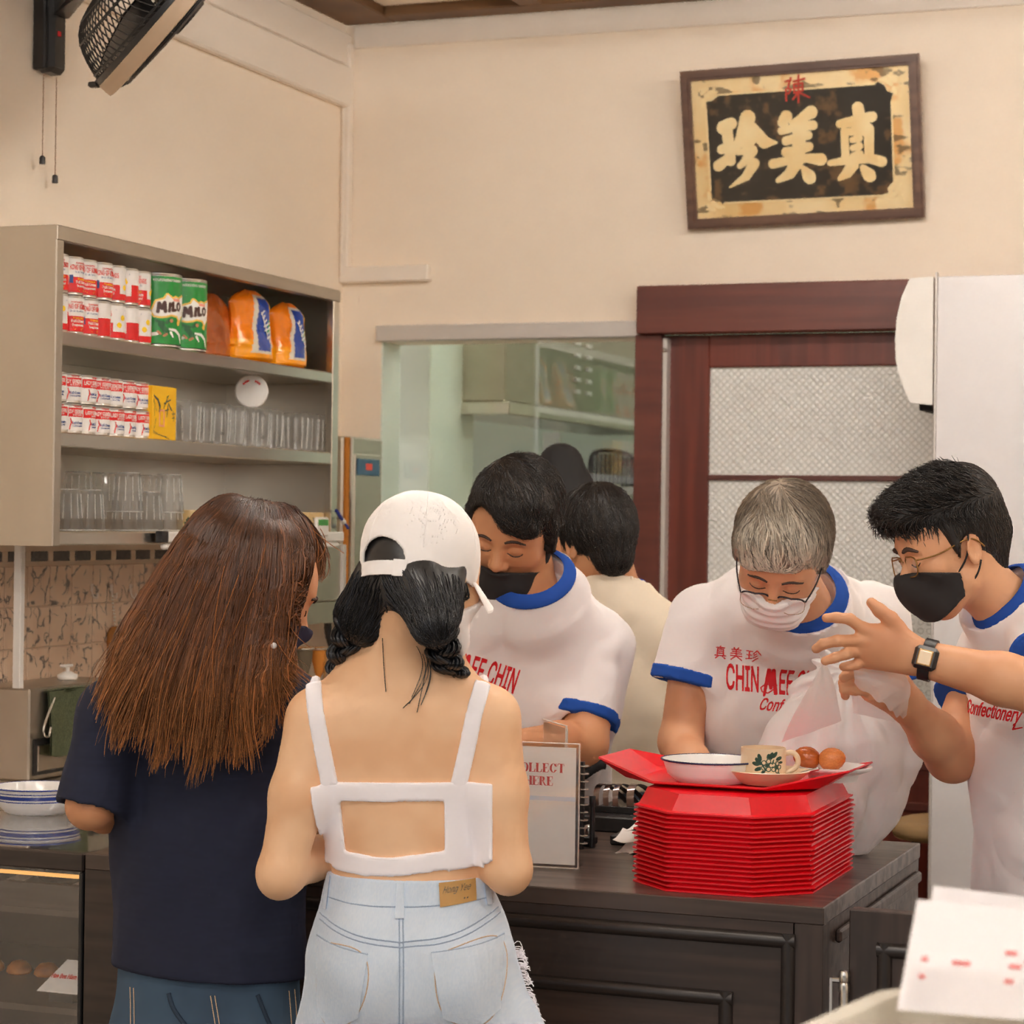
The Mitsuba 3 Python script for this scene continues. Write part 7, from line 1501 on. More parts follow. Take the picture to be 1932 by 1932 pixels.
# ================================================================ the men behind the counter
def tee(k, prims, h, c0, n, nr, sleeves, mat, mods=(), hem=None, band=.024, bandmat='mat_tee_blue', squash=1.0):
    """A ringer T-shirt: torso primitives, a neck hole of radius nr about the axis n through c0, sleeves (shoulder, end, r0, r1), blue collar and cuffs."""
    n = unit(n).astype(np.float32); c0 = np.asarray(c0, np.float32); ro = nr + band
    P = list(prims) + [(plane_cut(cone(c0 - n * .075, c0 - n * .004, ro + .022, ro - .002), (c0 - n * .007, -n)), .03, '+')]
    for a, b, r0, r1 in sleeves:
        d = unit(b - a); P.append((plane_cut(cone(a, b + d * .05, r0, r1 + (r1 - r0) * .05 / max(np.linalg.norm(b - a), .05)), (b, -d)), .035, '+'))
    f = Field(np.min([p[0][1] for p in P], 0) - .03, np.max([p[0][2] for p in P], 0) + .03, h)
    for p, kk, op in P: (f.add if op == '+' else f.sub)(p, kk)
    q = f.full()
    for m in mods: f.d += m(q).astype(np.float32)
    solid = f.copy(); e = q - c0; ax = e @ n; rad = np.linalg.norm(e - ax[..., None] * n, axis=-1)
    f.d = np.maximum(f.d, -np.maximum(rad - ro + .006, -ax - .007)); f.d = np.maximum(f.d, np.minimum(ax + .010 - np.maximum(rad - ro, 0) * 1.3, (ro + .05 - rad))); f.d = np.maximum(f.d, -np.maximum(rad - nr, -ax - .05))
    for a, b, r0, r1 in sleeves:
        d = unit(b - a); f.sub(plane_cut(cone(b - d * .03, b + d * .05, r1 - .012, r1 - .012), (b - d * .022, d)), .002)
    if hem is not None: f.d = np.maximum(f.d, hem - q[..., 2])
    part(k, 't_shirt', f.mesh(1), mat, True)
    t = .0030; pr_ = [(nr, .008), (nr + band * .35, .0065), (nr + band * .75, -.001), (ro, -.010), (ro - .001, -.013), (nr + band * .7, -.001 - 2 * t), (nr + band * .3, .0065 - 2 * t), (nr + .001, .003), (nr, .008)]
    part(k, 'collar', xf(lathe(pr_, 72), frame3(n) @ np.diag([1, squash, 1]), c0), bandmat, True)
    for a, b, r0, r1 in sleeves:
        d = unit(b - a).astype(np.float32); g = q - np.asarray(b, np.float32); t = g @ d; rr = np.linalg.norm(g - t[..., None] * d, axis=-1); c = solid.copy()
        c.d = np.maximum.reduce([solid.d - .0026, t - .002, -t - .026, rr - r1 - .011, -(solid.d + .008)]).astype(np.float32); part(k, 'cuff', c.mesh(3), bandmat, True)
    return solid
def hairdo(k, prims, h, R, O, s, flow, n, length, lift, r, cols, seed, capmat, keep=None, jit=.2, npt=8):
    f, m = mesh_of(prims, h); part(k, 'hair', m, capmat, True); roots = surf_pts(m, n, seed, keep); mm, cc = strands(f, roots, flow, length, npt, r, lift, seed + 1, tints(len(roots), seed + 2, *cols), jit); part(k, 'hair_strands', mm, 'mat_hair', True, kind='stuff', color=cc); return f, m
def finger(P, pts, r0, r1, k=.004):
    n = len(pts) - 1
    for i, (a, b) in enumerate(zip(pts, pts[1:])): P.append((cone(a, b, r0 + (r1 - r0) * i / n, r0 + (r1 - r0) * (i + 1) / n), k, '+'))
def simple_hand(P, wrist, d, up, flip=1, s=1.0):
    """A relaxed hand that runs on from the wrist along d, its back towards up."""
    d, sd = unit(d), unit(np.cross(d, up)) * flip; dn = -unit(up); P.append((flat(wrist, wrist + d * .085 * s, .029 * s, .038 * s, up, .48), .012, '+'))
    for i, (l, q) in enumerate(((.078, .030), (.086, .010), (.080, -.010), (.062, -.029))):
        b = wrist + d * (.085 - .004 * i) * s + sd * q * s; m = b + d * l * .45 * s + dn * .010 * s; t = m + d * l * .28 * s + dn * .016 * s; e = t + d * l * .18 * s + dn * .018 * s; finger(P, [b - d * .02 * s, b, m, t, e], .0100 * s, .0076 * s)
    b = wrist + d * .03 * s + sd * .03 * s; finger(P, [b, b + d * .030 * s + sd * .024 * s, b + d * .055 * s + sd * .030 * s + dn * .012 * s], .0118 * s, .0085 * s, .008)
MATF, MATW = 'mat_tee_white', 'mat_tee_white'

# ---------------------------------------------------------------- man with the black mask, bending towards the girl
AZ = 4.78
a_ = lambda x, y, dz=0.0: at(x, y, AZ + dz)
AP = thing('person', 'dark-haired man in white blue-trimmed T-shirt with black mask under his nose, facing the cap wearer', 'person')
fa_ = -CF_ * math.cos(.36) - GS * math.sin(.36); ARr = hframe(fa_, 27, 11); asz = 1.05; AO = a_(944, 1034, -.06) - ARr @ (V(0, .085, -.006) * asz); LA = loc(ARr, AO, asz)
AF = unit(-CF_ * .97 - GS * .25); AS = unit(V(-AF[1], AF[0], 0)); AS = AS if AS @ RIGHT > 0 else -AS
an_ = a_(1003, 1128, .05)
PA = head_prims(ARr, AO, asz, 1.08, True, True, an_); hfA, hmA = mesh_of(PA, .0034)
ash, ashR = a_(1128, 1212, .12), a_(846, 1200, .10)
ael, awr = a_(1100, 1405, .02), a_(985, 1402, -.12); aelR, awrR = a_(835, 1400, .0), a_(930, 1430, -.14)
PAa = []
for s_, e_, ww_ in ((ash, ael, awr), (ashR, aelR, awrR)):
    PAa += [(cone(s_, e_, .058, .050), .02, '+'), (cone(e_, e_ * .6 + ww_ * .4, .050, .045), .02, '+'), (cone(e_ * .6 + ww_ * .4, ww_, .045, .030), .02, '+')]; simple_hand(PAa, ww_, ww_ - e_, V(0, 0, 1), 1 if s_ is ash else -1)
_, amA = mesh_of(PAa, .0045); ac_ = a_(1000, 1400, .31)
lo_ = V(ac_[0], ac_[1], .90)
_, tmA = mesh_of([(flat(a_(992, 1250, .13), lo_, .140, .150, AF, .5), .02, '+'), (cone(an_, a_(992, 1250, .13), .056, .06), .03, '+')], .012)
part(AP, 'body', cat([hmA, amA, tmA]), 'mat_skin_b', True); face_lines(AP, ARr, AO, asz, hfA, brow_w=.0032)
lo_ = V(ac_[0], ac_[1], .90)
TA = [(flat(a_(992, 1235, .12), a_(996, 1330, .14), .178, .186, AF, .64), .06, '+'), (flat(a_(996, 1330, .15), lo_, .186, .190, AF, .62), .06, '+'), (cone(an_ + V(0, 0, -.02), ash, .075, .066), .06, '+'), (cone(an_ + V(0, 0, -.02), ashR, .075, .066), .06, '+'), (cone(an_ - V(0, 0, .02), an_ + (AO - an_) * .22, .076, .072), .04, '+')]
arm_end = ash * .22 + ael * .78
solA = tee(AP, TA, .0048, a_(1003, 1084, .0), V(0, 0, .74) + AF * .66, .069, [(ash, a_(1100, 1362, .055), .070, .074), (ashR, a_(838, 1345, .05), .072, .076)], MATW,
           [folds(.0045, V(.25, 0, 1), 11, 4, 5), folds(.003, V(1, 0, .5), 14, 5, 6)], .88)
ux = unit(a_(975, 1262) - a_(905, 1240)); ux = unit(ux + AF * 0); uy = unit(np.cross(np.cross(ux, V(0, 0, 1)), ux)); 
print_on(AP, solA, logo(False), a_(972, 1312, -.0) - ux * .208, ux, uy)
BA = [(flat(LA(0, .082, -.085), LA(0, .060, -.118), .040 * asz, .038 * asz, ARr[:, 0], .9), .02, '+')]
mask(AP, ARr, AO, asz, PA[:17], .0034, 'mat_mask_black', -.050, -.138, -.006, .30, [ell(LA(0, .066, -.088), V(.052, .042, .042) * asz, ARr)], push=.003)
for q in (-1, 1): part(AP, 'mask_loop', tube(catmull([LA(q * .064, .030, -.075), LA(q * .0745, .012, -.045), LA(q * .081, -.002, -.012), LA(q * .083, -.012, .014)], 14), np.linspace(.010, .004, 14), 8), 'mat_mask_black', True)
HA = [(ell(LA(0, -.016, .040), V(.091, .108, .100) * asz, ARr), .01, '+'), (ell(LA(-.01, .055, .082), V(.072, .046, .040) * asz, ARr @ rotz(.1)), .03, '+'), (cone(LA(.080, .022, .03), LA(.082, .020, -.012), .012 * asz, .006), .015, '+'), (cone(LA(-.080, .022, .03), LA(-.083, .020, -.022), .014 * asz, .007), .015, '+'), (ell(LA(-.030, .084, .056), V(.046, .022, .022) * asz, ARr @ roty(-.25)), .02, '+'),
      (ell(LA(.088, -.012, -.016), V(.026, .026, .036) * asz, ARr), .008, '-'), (ell(LA(-.088, -.012, -.016), V(.026, .026, .036) * asz, ARr), .008, '-'), (ell(LA(0.0, .115, -.020), V(.082, .075, .060) * asz, ARr), .012, '-'), (ell(LA(.042, .105, .030), V(.044, .060, .056) * asz, ARr), .015, '-'), (ell(LA(0, .02, -.085), V(.12, .13, .07) * asz, ARr), .012, '-')]
cr_ = LA(.02, -.03, .14)
def flA(p): d = p - cr_; return d + (ARr[:, 1] * .02 - ARr[:, 0] * .045)
hairdo(AP, HA, .0042, ARr, AO, asz, flA, 4200, .042, (.0005, .006), .0011, ((26, 21, 19), (44, 34, 28), (18, 16, 16)), 31, 'mat_scalp_black')
legs(AP, lo_ - V(0, 0, .02), AS, AF, 0.0)

# ---------------------------------------------------------------- grey-haired man in glasses and white mask
BZ = 4.72
b_ = lambda x, y, dz=0.0: at(x, y, BZ + dz)
BP = thing('person', 'grey-haired man in glasses, white mask and white blue-trimmed T-shirt looking down behind the trays', 'person')
fb_ = -CF_ * math.cos(.30) - GS * math.sin(.30); BR_ = hframe(fb_, 44, 11); bsz = 1.02; BO = b_(1462, 1104, -.32) - BR_ @ (V(0, .085, -.006) * bsz); LB = loc(BR_, BO, bsz)
BF = unit(-CF_ * .99 - GS * .1); BS = unit(V(RIGHT[0], RIGHT[1], 0))
bn = b_(1512, 1142, -.10)
PB = head_prims(BR_, BO, bsz, 1.0, True, True, bn); hfB, hmB = mesh_of(PB, .0034)
bsh, bshR = b_(1322, 1168, .10), b_(1655, 1160, .10)
bel, bwr = b_(1284, 1400, .06), b_(1325, 1500, -.14); belR, bwrR = b_(1700, 1400, .05), b_(1640, 1480, -.08)
PBa = []
for s_, e_, ww_ in ((bsh, bel, bwr), (bshR, belR, bwrR)):
    PBa += [(cone(s_, e_, .052, .044), .02, '+'), (cone(e_, e_ * .6 + ww_ * .4, .044, .042), .02, '+'), (cone(e_ * .6 + ww_ * .4, ww_, .042, .029), .02, '+')]; simple_hand(PBa, ww_, ww_ - e_, V(0, 0, 1), -1 if s_ is bsh else 1)
_, amB = mesh_of(PBa, .0045); bc0 = b_(1480, 1380, .18)
lob = V(bc0[0], bc0[1], .90)
_, tmB = mesh_of([(flat(b_(1484, 1230, .08), lob, .140, .145, BF, .5), .02, '+'), (cone(bn, b_(1484, 1230, .08), .056, .06), .03, '+')], .012)
part(BP, 'body', cat([hmB, amB, tmB]), 'mat_skin_a', True); face_lines(BP, BR_, BO, bsz, hfB, brow_w=.0030)
lob = V(bc0[0], bc0[1], .90)
TB = [(flat(b_(1484, 1205, .07), b_(1488, 1320, .09), .176, .180, BF, .64), .06, '+'), (flat(b_(1488, 1320, .09), lob, .180, .186, BF, .68), .06, '+'), (cone(bn - BF * .06 - V(0, 0, .015), bsh, .072, .060), .06, '+'), (cone(bn - BF * .06 - V(0, 0, .015), bshR, .072, .060), .06, '+'), (cone(bn - BF * .04, bn + BF * .02, .085, .080), .05, '+')]
solB = tee(BP, TB, .0048, b_(1511, 1117, -.10), V(0, 0, .62) + BF * .78, .070, [(bsh, b_(1291, 1290, .08), .066, .070), (bshR, b_(1690, 1290, .08), .066, .070)], MATW,
           [folds(.005, V(.15, 0, 1), 12, 3.5, 8), folds(.003, V(1, 0, .6), 15, 5, 9)], .88, .027)
uxb = unit(BS + V(0, 0, -.05)); print_on(BP, solB, logo(True), b_(1379, 1308, -.10), uxb, V(0, 0, 1))
mask(BP, BR_, BO, bsz, PB[:23], .0034, 'mat_mask_white', -.026, -.114, .022, .40, [ell(LB(0, .070, -.075), V(.050, .040, .042) * bsz, BR_)], pleats=1)
for q in (-1, 1): part(BP, 'mask_loop', tube(catmull([LB(q * .068, .030, -.050), LB(q * .078, .012, -.020), LB(q * .084, -.006, .020)], 10), .0016, 6), 'mat_mask_white', True)
def glasses(k, L, s, y, z, hw=.027, hh=.017, tilt=.0, rimtop='mat_dark_frame', rim='mat_gold_frame', full=False, ear=(.082, -.008, .010)):
    for q in (-1, 1):
        th = np.linspace(0, 2 * np.pi, 37)[:-1]; e = .62; cx = q * .034; sx = np.sign(np.cos(th)) * np.abs(np.cos(th)) ** e * hw; sz = np.sign(np.sin(th)) * np.abs(np.sin(th)) ** e * hh
        pts = np.stack([L(cx + x, y - .006 * abs(x) / hw - tilt * zz, z + zz) for x, zz in zip(sx, sz)])
        part(k, 'glasses_rim', tube(pts, .0005 if not full else .0014, 6, closed=True), rim, True); part(k, 'glasses_lens', TM(np.vstack([pts, pts.mean(0)[None]]), [(i, (i + 1) % 36, 36) for i in range(36)]), 'mat_lens')
        if not full: part(k, 'glasses_browline', tube(pts[3:16], .0019, 6), rimtop, True)
        part(k, 'glasses_temple', tube(catmull([L(q * (.034 + hw), y - .008, z + hh * .6), L(q * .078, y * .45, z * .4 + ear[2] * .6), L(q * ear[0], ear[1], ear[2]), L(q * ear[0] * .99, ear[1] - .025, ear[2] - .022)], 18), .0015, 6), rimtop, True)
    part(k, 'glasses_bridge', tube(catmull([L(-.008, y - .002, z + hh * .5), L(0, y + .002, z + hh * .75), L(.008, y - .002, z + hh * .5)], 8), .0013, 6), rim, True)
glasses(BP, LB, bsz, .112, -.030, tilt=.25)
HB = [(ell(LB(0, -.016, .038), V(.093, .107, .096) * bsz, BR_), .01, '+'), (ell(LB(.01, .055, .076), V(.070, .044, .034) * bsz, BR_), .03, '+'), (cone(LB(.079, .020, .03), LB(.080, .018, -.012), .010, .006), .015, '+'), (cone(LB(-.079, .020, .03), LB(-.080, .018, -.012), .010, .006), .015, '+'), (ell(LB(.02, .080, .050), V(.048, .018, .018) * bsz, BR_ @ roty(.12)), .02, '+'),
      (ell(LB(.086, -.012, -.016), V(.026, .026, .036) * bsz, BR_), .008, '-'), (ell(LB(-.086, -.012, -.016), V(.026, .026, .036) * bsz, BR_), .008, '-'), (ell(LB(0, .115, -.020), V(.080, .078, .066) * bsz, BR_ @ roty(-.06)), .012, '-'), (ell(LB(0, .02, -.092), V(.12, .13, .07) * bsz, BR_), .012, '-')]
crB = LB(-.01, -.045, .14)
def flB(p): d = p - crB; return d + BR_[:, 0] * -.055 + BR_[:, 1] * .02 + .03 * np.sin(p[:, :1] * 90 + p[:, 2:] * 60) * BR_[:, 0]
fB, mB = mesh_of(HB, .0042); part(BP, 'hair', mB, 'mat_scalp_grey', True); rootsB = surf_pts(mB, 4200, 41)
qB = (rootsB - BO) @ BR_ / bsz; rgB = np.random.default_rng(44); front = np.clip((qB[:, 1] + .02) / .09, 0, 1)[:, None]; c1, c2, c3 = (np.array(srgb(*c)) for c in ((116, 102, 86), (224, 214, 198), (78, 68, 58)))
ccB = (c1 * (1 - front) + c2 * front) * (1 + rgB.normal(0, .22, (len(qB), 1))); dk = rgB.random(len(qB)) < .16; ccB[dk] = c3
mm, cc = strands(fB, rootsB, flB, .050, 8, .0010, (.0004, .004), 42, np.clip(ccB, 0, 1), .14); part(BP, 'hair_strands', mm, 'mat_hair', True, kind='stuff', color=cc)
legs(BP, lob - V(0, 0, .02), BS, BF, 0.0)

# ---------------------------------------------------------------- young man on the right, seen from his left side
DZ = 4.12
d_ = lambda x, y, dz=0.0: at(x, y, DZ + dz)
DP = thing('person', 'young man in profile with black mask, glasses and wristwatch reaching for the plastic bag', 'person')
fd = -GS * math.cos(.22) - CF_ * math.sin(.22); DR = hframe(fd, 17, -2); dsz = .94; DO = d_(1793, 1030, .0); LD = loc(DR, DO, dsz)
DF = unit(-GS * .93 - CF_ * .36); DS = unit(V(DF[1], -DF[0], 0)); DS = DS if DS @ CF_ > 0 else -DS      # DS: away from the viewer, to his right
dn = d_(1902, 1150, .04)
PD = head_prims(DR, DO, dsz, .98, True, True, dn); hfD, hmD = mesh_of(PD, .0034)
dshL, dshR = d_(1990, 1215, -.10), d_(1880, 1215, .22)
delL, dwrL = d_(1985, 1305, -.28), d_(1742, 1243, -.20)
delR, dwrR = d_(1797, 1425, .10), d_(1712, 1330, -.02)
PDa = [(cone(dshL, delL, .058, .050), .02, '+'), (cone(delL, delL * .62 + dwrL * .38, .047, .043), .02, '+'), (flat(delL * .62 + dwrL * .38, dwrL, .042, .031, V(0, 1, 0), .85), .02, '+'),
       (cone(dshR, delR, .054, .048), .02, '+'), (cone(delR, delR * .6 + dwrR * .4, .047, .043), .02, '+'), (cone(delR * .6 + dwrR * .4, dwrR, .043, .030), .02, '+')]
hz = lambda x, y, dz=0.0: at(x, y, 3.92 + dz)
kn = [hz(1628, 1186), hz(1622, 1208, .002), hz(1620, 1228, .010), hz(1634, 1248, .022)]
wr = hz(1722, 1236, .005)
for i, kp in enumerate(kn): PDa.append((cone(wr + (kp - wr) * .12 + V(0, 0, (.012, .004, -.004, -.012)[i]), kp, .0185, .0115), .012, '+'))
PDa += [(flat(wr, hz(1650, 1218, .012), .029, .034, V(0, 1, 0), .55), .015, '+'), (cone(wr + V(0, 0, .010), hz(1690, 1186, .004), .017, .0155), .014, '+'), (cone(hz(1690, 1186, .004), hz(1640, 1196, .01), .010, .009), .012, '+')]
finger(PDa, [hz(1640, 1192), kn[0], hz(1603, 1168, -.006), hz(1578, 1165, -.002), hz(1559, 1166, .004)], .0115, .0082)
finger(PDa, [hz(1640, 1210), kn[1], hz(1580, 1209, -.012), hz(1553, 1215, -.004), hz(1540, 1224, .006)], .0115, .0084)
finger(PDa, [hz(1640, 1226, .006), kn[2], hz(1596, 1234, -.006), hz(1575, 1241, .0), hz(1557, 1247, .006)], .0108, .0080)
finger(PDa, [hz(1650, 1244, .016), kn[3], hz(1615, 1254, .010), hz(1602, 1257, .012), hz(1591, 1258, .016)], .0100, .0076)
finger(PDa, [hz(1692, 1186, .004), hz(1680, 1168, -.002), hz(1660, 1152, -.004), hz(1644, 1137, -.002)], .0145, .0090, .008)
# right hand inside the bag: palm and curled fingers
rz = lambda x, y, dz=0.0: at(x, y, 4.06 + dz)
PDa += [(flat(dwrR, rz(1660, 1288), .032, .042, V(0, 1, 0), .6), .014, '+'), (cone(dwrR, rz(1690, 1280), .026, .022), .012, '+')]
for i, (x, y) in enumerate(((1655, 1262), (1648, 1276), (1643, 1290), (1645, 1303))): finger(PDa, [rz(x + 14, y), rz(x, y), rz(x - 32, y - 10 + 3 * i, -.020), rz(x - 52, y - 2, -.012), rz(x - 50, y + 10, .006)], .0112, .0080)
finger(PDa, [rz(1680, 1272, -.01), rz(1655, 1258, -.035), rz(1622, 1262, -.05), rz(1592, 1278, -.052)], .0125, .0092, .006)
fda, amD = mesh_of(PDa, .0030, smooth=1)
_, tmD = mesh_of([(flat(d_(1968, 1310, .06), V(*d_(1985, 1500, .06)[:2], .93), .135, .135, DF, .5), .02, '+'), (cone(dn, d_(1968, 1310, .06), .054, .06), .03, '+')], .012)
part(DP, 'body', cat([hmD, amD, tmD]), 'mat_skin_a', True); face_lines(DP, DR, DO, dsz, hfD, brow_w=.0048)
lod = V(*d_(1985, 1500, .06)[:2], .93)
TD = [(flat(d_(1965, 1290, .06), d_(1972, 1400, .06), .172, .168, DF, .66), .06, '+'), (flat(d_(1972, 1400, .06), lod, .168, .176, DF, .70), .06, '+'), (cone(dn - V(0, 0, .02) - DF * .02, dshL, .070, .066), .06, '+'), (cone(dn - V(0, 0, .02) - DF * .02, dshR, .070, .062), .06, '+'), (cone(dn - DF * .02, dn + DF * .02, .074, .07), .04, '+')]
solD = tee(DP, TD, .0048, d_(1890, 1120, .03), DF * .78 + V(0, 0, .62), .058, [(dshL, d_(1975, 1262, -.205), .068, .072), (dshR, d_(1815, 1330, .15), .064, .066)], MATW,
           [folds(.0055, V(.6, 0, 1), 10, 4, 11), folds(.003, V(1, 0, -.3), 14, 5, 12)], .83, .018)
uxd = unit(GS * .80 - CF_ * .45 + V(0, 0, -.03)); 
print_on(DP, solD, logo(False)[-2:], d_(1886, 1330, -.12) - uxd * .185, uxd, V(0, 0, 1))
MD = [cone(LD(0, .102, -.058), LD(0, .070, -.096), .020 * dsz, .020 * dsz), ell(LD(0, .066, -.070), V(.046, .046, .040) * dsz, DR)]
mask(DP, DR, DO, dsz, PD[:23], .0034, 'mat_mask_black', -.024, -.114, .026, .30, MD)
for q in (-1, 1):
    part(DP, 'mask_loop', tube(catmull([LD(q * .062, .030, -.050), LD(q * .078, .006, -.020), LD(q * .083, -.006, .018)], 10), .0017, 6), 'mat_mask_black', True); part(DP, 'mask_loop', tube(catmull([LD(q * .058, .026, -.086), LD(q * .074, -.005, -.060), LD(q * .082, -.018, -.034)], 10), .0017, 6), 'mat_mask_black', True)
glasses(DP, LD, dsz, .106, -.012, .027, .019, .1, 'mat_gold_frame', 'mat_gold_frame', True)
HD_ = [(ell(LD(0, -.018, .044), V(.084, .104, .098) * dsz, DR), .01, '+'), (ell(LD(0, .025, .094), V(.070, .082, .046) * dsz, DR @ rotx(-.10)), .03, '+'), (ell(LD(0, .088, .080), V(.058, .038, .030) * dsz, DR @ rotx(-.2)), .03, '+'), (ell(LD(0, -.055, .085), V(.070, .052, .060) * dsz, DR), .03, '+'), (cone(LD(0, -.075, .0), LD(0, -.068, -.055), .048 * dsz, .034 * dsz), .03, '+'), (cone(LD(-.074, .022, .04), LD(-.078, .016, -.016), .012, .006), .012, '+'), (cone(LD(.074, .022, .04), LD(.078, .016, -.016), .012, .006), .012, '+'),
       (ell(LD(0, .118, .000), V(.085, .062, .068) * dsz, DR), .012, '-'), (ell(LD(.085, -.010, -.020), V(.030, .028, .038) * dsz, DR), .008, '-'), (ell(LD(-.085, -.010, -.020), V(.030, .028, .038) * dsz, DR), .008, '-'), (ell(LD(0, .035, -.085), V(.12, .085, .075) * dsz, DR), .012, '-')]
def flD(p): q = (p - DO) @ DR; top = np.clip((q[:, 2:3] - .05) / .04, 0, 1); return top * (DR[:, 1] * .9 + DR[:, 2] * .6) + (1 - top) * (-DR[:, 2] - DR[:, 1] * .15)
fD, mD = mesh_of(HD_, .0042); part(DP, 'hair', mD, 'mat_scalp_black', True)
rD = surf_pts(mD, 5200, 51); qD = ((rD - DO) @ DR)[:, 2]; up_ = (qD > .060 * dsz) & (((rD - DO) @ DR)[:, 1] > -.055)
mm, cc = strands(fD, rD[up_], flD, .032, 6, .0012, (.001, .014), 52, tints(up_.sum(), 53, (24, 20, 19), (38, 31, 28), (16, 15, 16)), .28); part(DP, 'hair_strands', mm, 'mat_hair', True, kind='stuff', color=cc)
lo2 = rD[(~up_) & (((rD - DO) @ DR)[:, 1] < .020 * dsz)]; mm, cc = strands(fD, lo2, flD, .014, 4, .0010, (.0002, .0012), 54, tints(len(lo2), 55, (34, 28, 25), (54, 44, 38), (24, 20, 19)), .25); part(DP, 'hair_strands', mm, 'mat_hair', True, kind='stuff', color=cc)
# watch
wc = at(1748, 1243, 3.90); ad = unit(delL - dwrL); wn_ = unit(CAM - wc + V(0, 0, .25)); wn_ = unit(wn_ - ad * (ad @ wn_)); wx = np.cross(wn_, ad)
ws = fda.cast((wc + wn_ * .12)[None], -wn_, .2, 300)[0]; WM = np.stack([wx, ad, wn_], 1)
pr('watch_face', srgb(238, 214, 178), .08, specular=.9)
part(DP, 'watch_case', xf(bx((-.020, -.021, -.004), (.020, .021, .009), .006), WM, ws), 'mat_black'); part(DP, 'watch_rim', xf(bx((-.0145, -.0135, .006), (.0145, .0135, .0100), .003), WM, ws), 'mat_gold_frame'); part(DP, 'watch_face', xf(bx((-.0125, -.0115, .007), (.0125, .0115, .0107), .002), WM, ws), 'mat_watch_face')
axc = dwrL + ad * ((wc - dwrL) @ ad); th = np.linspace(0, 2 * np.pi, 49)[:-1]; ring_ = []
for t in th:
    o = math.cos(t) * wn_ + math.sin(t) * wx; p = fda.cast((axc + o * .09)[None], -o, .09, 200)[0]; ring_.append(p + o * .0015)
ring_ = np.array(ring_); c_ = ring_.mean(0); vv = np.concatenate([ring_ + ad * .010, ring_ - ad * .010, ring_ + ad * .010 + (ring_ - c_) * .10, ring_ - ad * .010 + (ring_ - c_) * .10]); n = 48; i = np.arange(n); j = (i + 1) % n
def st4(a, b): return np.vstack([np.stack([i + a, i + b, j + b], 1), np.stack([i + a, j + b, j + a], 1)])
part(DP, 'watch_strap', TM(vv, np.vstack([st4(2 * n, 3 * n), st4(n, 0), st4(0, 2 * n), st4(3 * n, n)])), 'mat_black')
legs(DP, lod - V(0, 0, .02), DS, DF, 0.0)

# ---------------------------------------------------------------- two colleagues behind: a bent back, and a black cap
EZ = 5.40
e_ = lambda x, y, dz=0.0: at(x, y, EZ + dz)
EP = thing('person', 'dark-haired person with back turned in a cream T-shirt with blue collar, before the hatch', 'person')
ER = hframe(CF_ * .92 - GS * .38, 18, 4); EO = e_(1128, 1022, .0); LE = loc(ER, EO, 1.0); EF = unit(CF_ * .95 - GS * .3); en = e_(1160, 1110, -.02)
PE = head_prims(ER, EO, 1.0, 1, True, True, en); _, hmE = mesh_of(PE, .005)
esl, esr = e_(1040, 1190, .04), e_(1238, 1188, -.02); eel, eer = e_(1030, 1380, .1), e_(1262, 1380, .10)
PEa = []
for s_, b2, w2 in ((esl, eel, eel + EF * .22 + V(0, 0, .03)), (esr, eer, eer + EF * .22 + V(0, 0, .03))): PEa += [(cone(s_, b2, .055, .045), .02, '+'), (cone(b2, w2, .044, .03), .02, '+')]; simple_hand(PEa, w2, EF, V(0, 0, 1))
ec = V(*e_(1150, 1400, .02)[:2], 1.0)
_, amE = mesh_of(PEa, .006); _, tmE = mesh_of([(flat(en - V(0, 0, .14), ec, .11, .12, EF, .5), .02, '+'), (cone(en, en - V(0, 0, .16), .055, .06), .02, '+')], .012); part(EP, 'body', cat([hmE, amE, tmE]), 'mat_skin_c', True)
loe = V(*e_(1170, 1500, .05)[:2], .96)
TE = [(flat(e_(1145, 1210, .02), e_(1160, 1330, .02), .170, .168, EF, .66), .06, '+'), (flat(e_(1160, 1330, .02), loe, .168, .166, EF, .68), .06, '+'), (cone(en - V(0, 0, .03), esl, .07, .062), .06, '+'), (cone(en - V(0, 0, .03), esr, .07, .062), .06, '+'), (cone(en - V(0, 0, .03), en + V(0, 0, .01), .07, .068), .03, '+')]
tee(EP, TE, .006, e_(1170, 1106, -.0), V(0, 0, .95) + EF * .25, .056, [(esl, esl * .35 + eel * .65, .068, .072), (esr, esr * .3 + eer * .7, .068, .074)], 'mat_tee_cream', [folds(.007, V(.8, 0, .6), 9, 4, 14)], .95, .012)
HE = [(ell(LE(0, -.016, .038), V(.088, .106, .100), ER), .01, '+'), (cone(LE(0, -.075, 0), LE(0, -.062, -.055), .055, .046), .03, '+'), (ell(LE(0, .11, -.02), V(.09, .075, .075), ER), .01, '-'), (ell(LE(0, .045, -.09), V(.12, .09, .075), ER), .01, '-')]
crE = LE(0, -.04, .14)
hairdo(EP, HE, .005, ER, EO, 1.0, lambda p: p - crE, 2200, .045, (.0005, .005), .0013, ((26, 21, 19), (40, 32, 27), (18, 16, 16)), 61, 'mat_scalp_black')
legs(EP, loe, unit(V(-EF[1], EF[0], 0)), EF, 0.0)
fw_ = e_(1262, 1412, .02)
pr('dark_red', srgb(120, 34, 34), .8)
KZ = 6.15
kf = lambda x, y, dz=0.0: at(x, y, KZ + dz)
KP = thing('person', 'person in a black cap almost hidden behind the two dark heads at the hatch', 'person')
KR = hframe(CF_ * .5 - GS * .86, 5, 0); KO = kf(1052, 975); LK = loc(KR, KO, 1.0)
KF = unit(CF_ * .5 - GS * .86); kn_ = kf(1052, 1100); PK = head_prims(KR, KO, 1.0, 1, True, True, kn_); _, hmK = mesh_of(PK, .006)
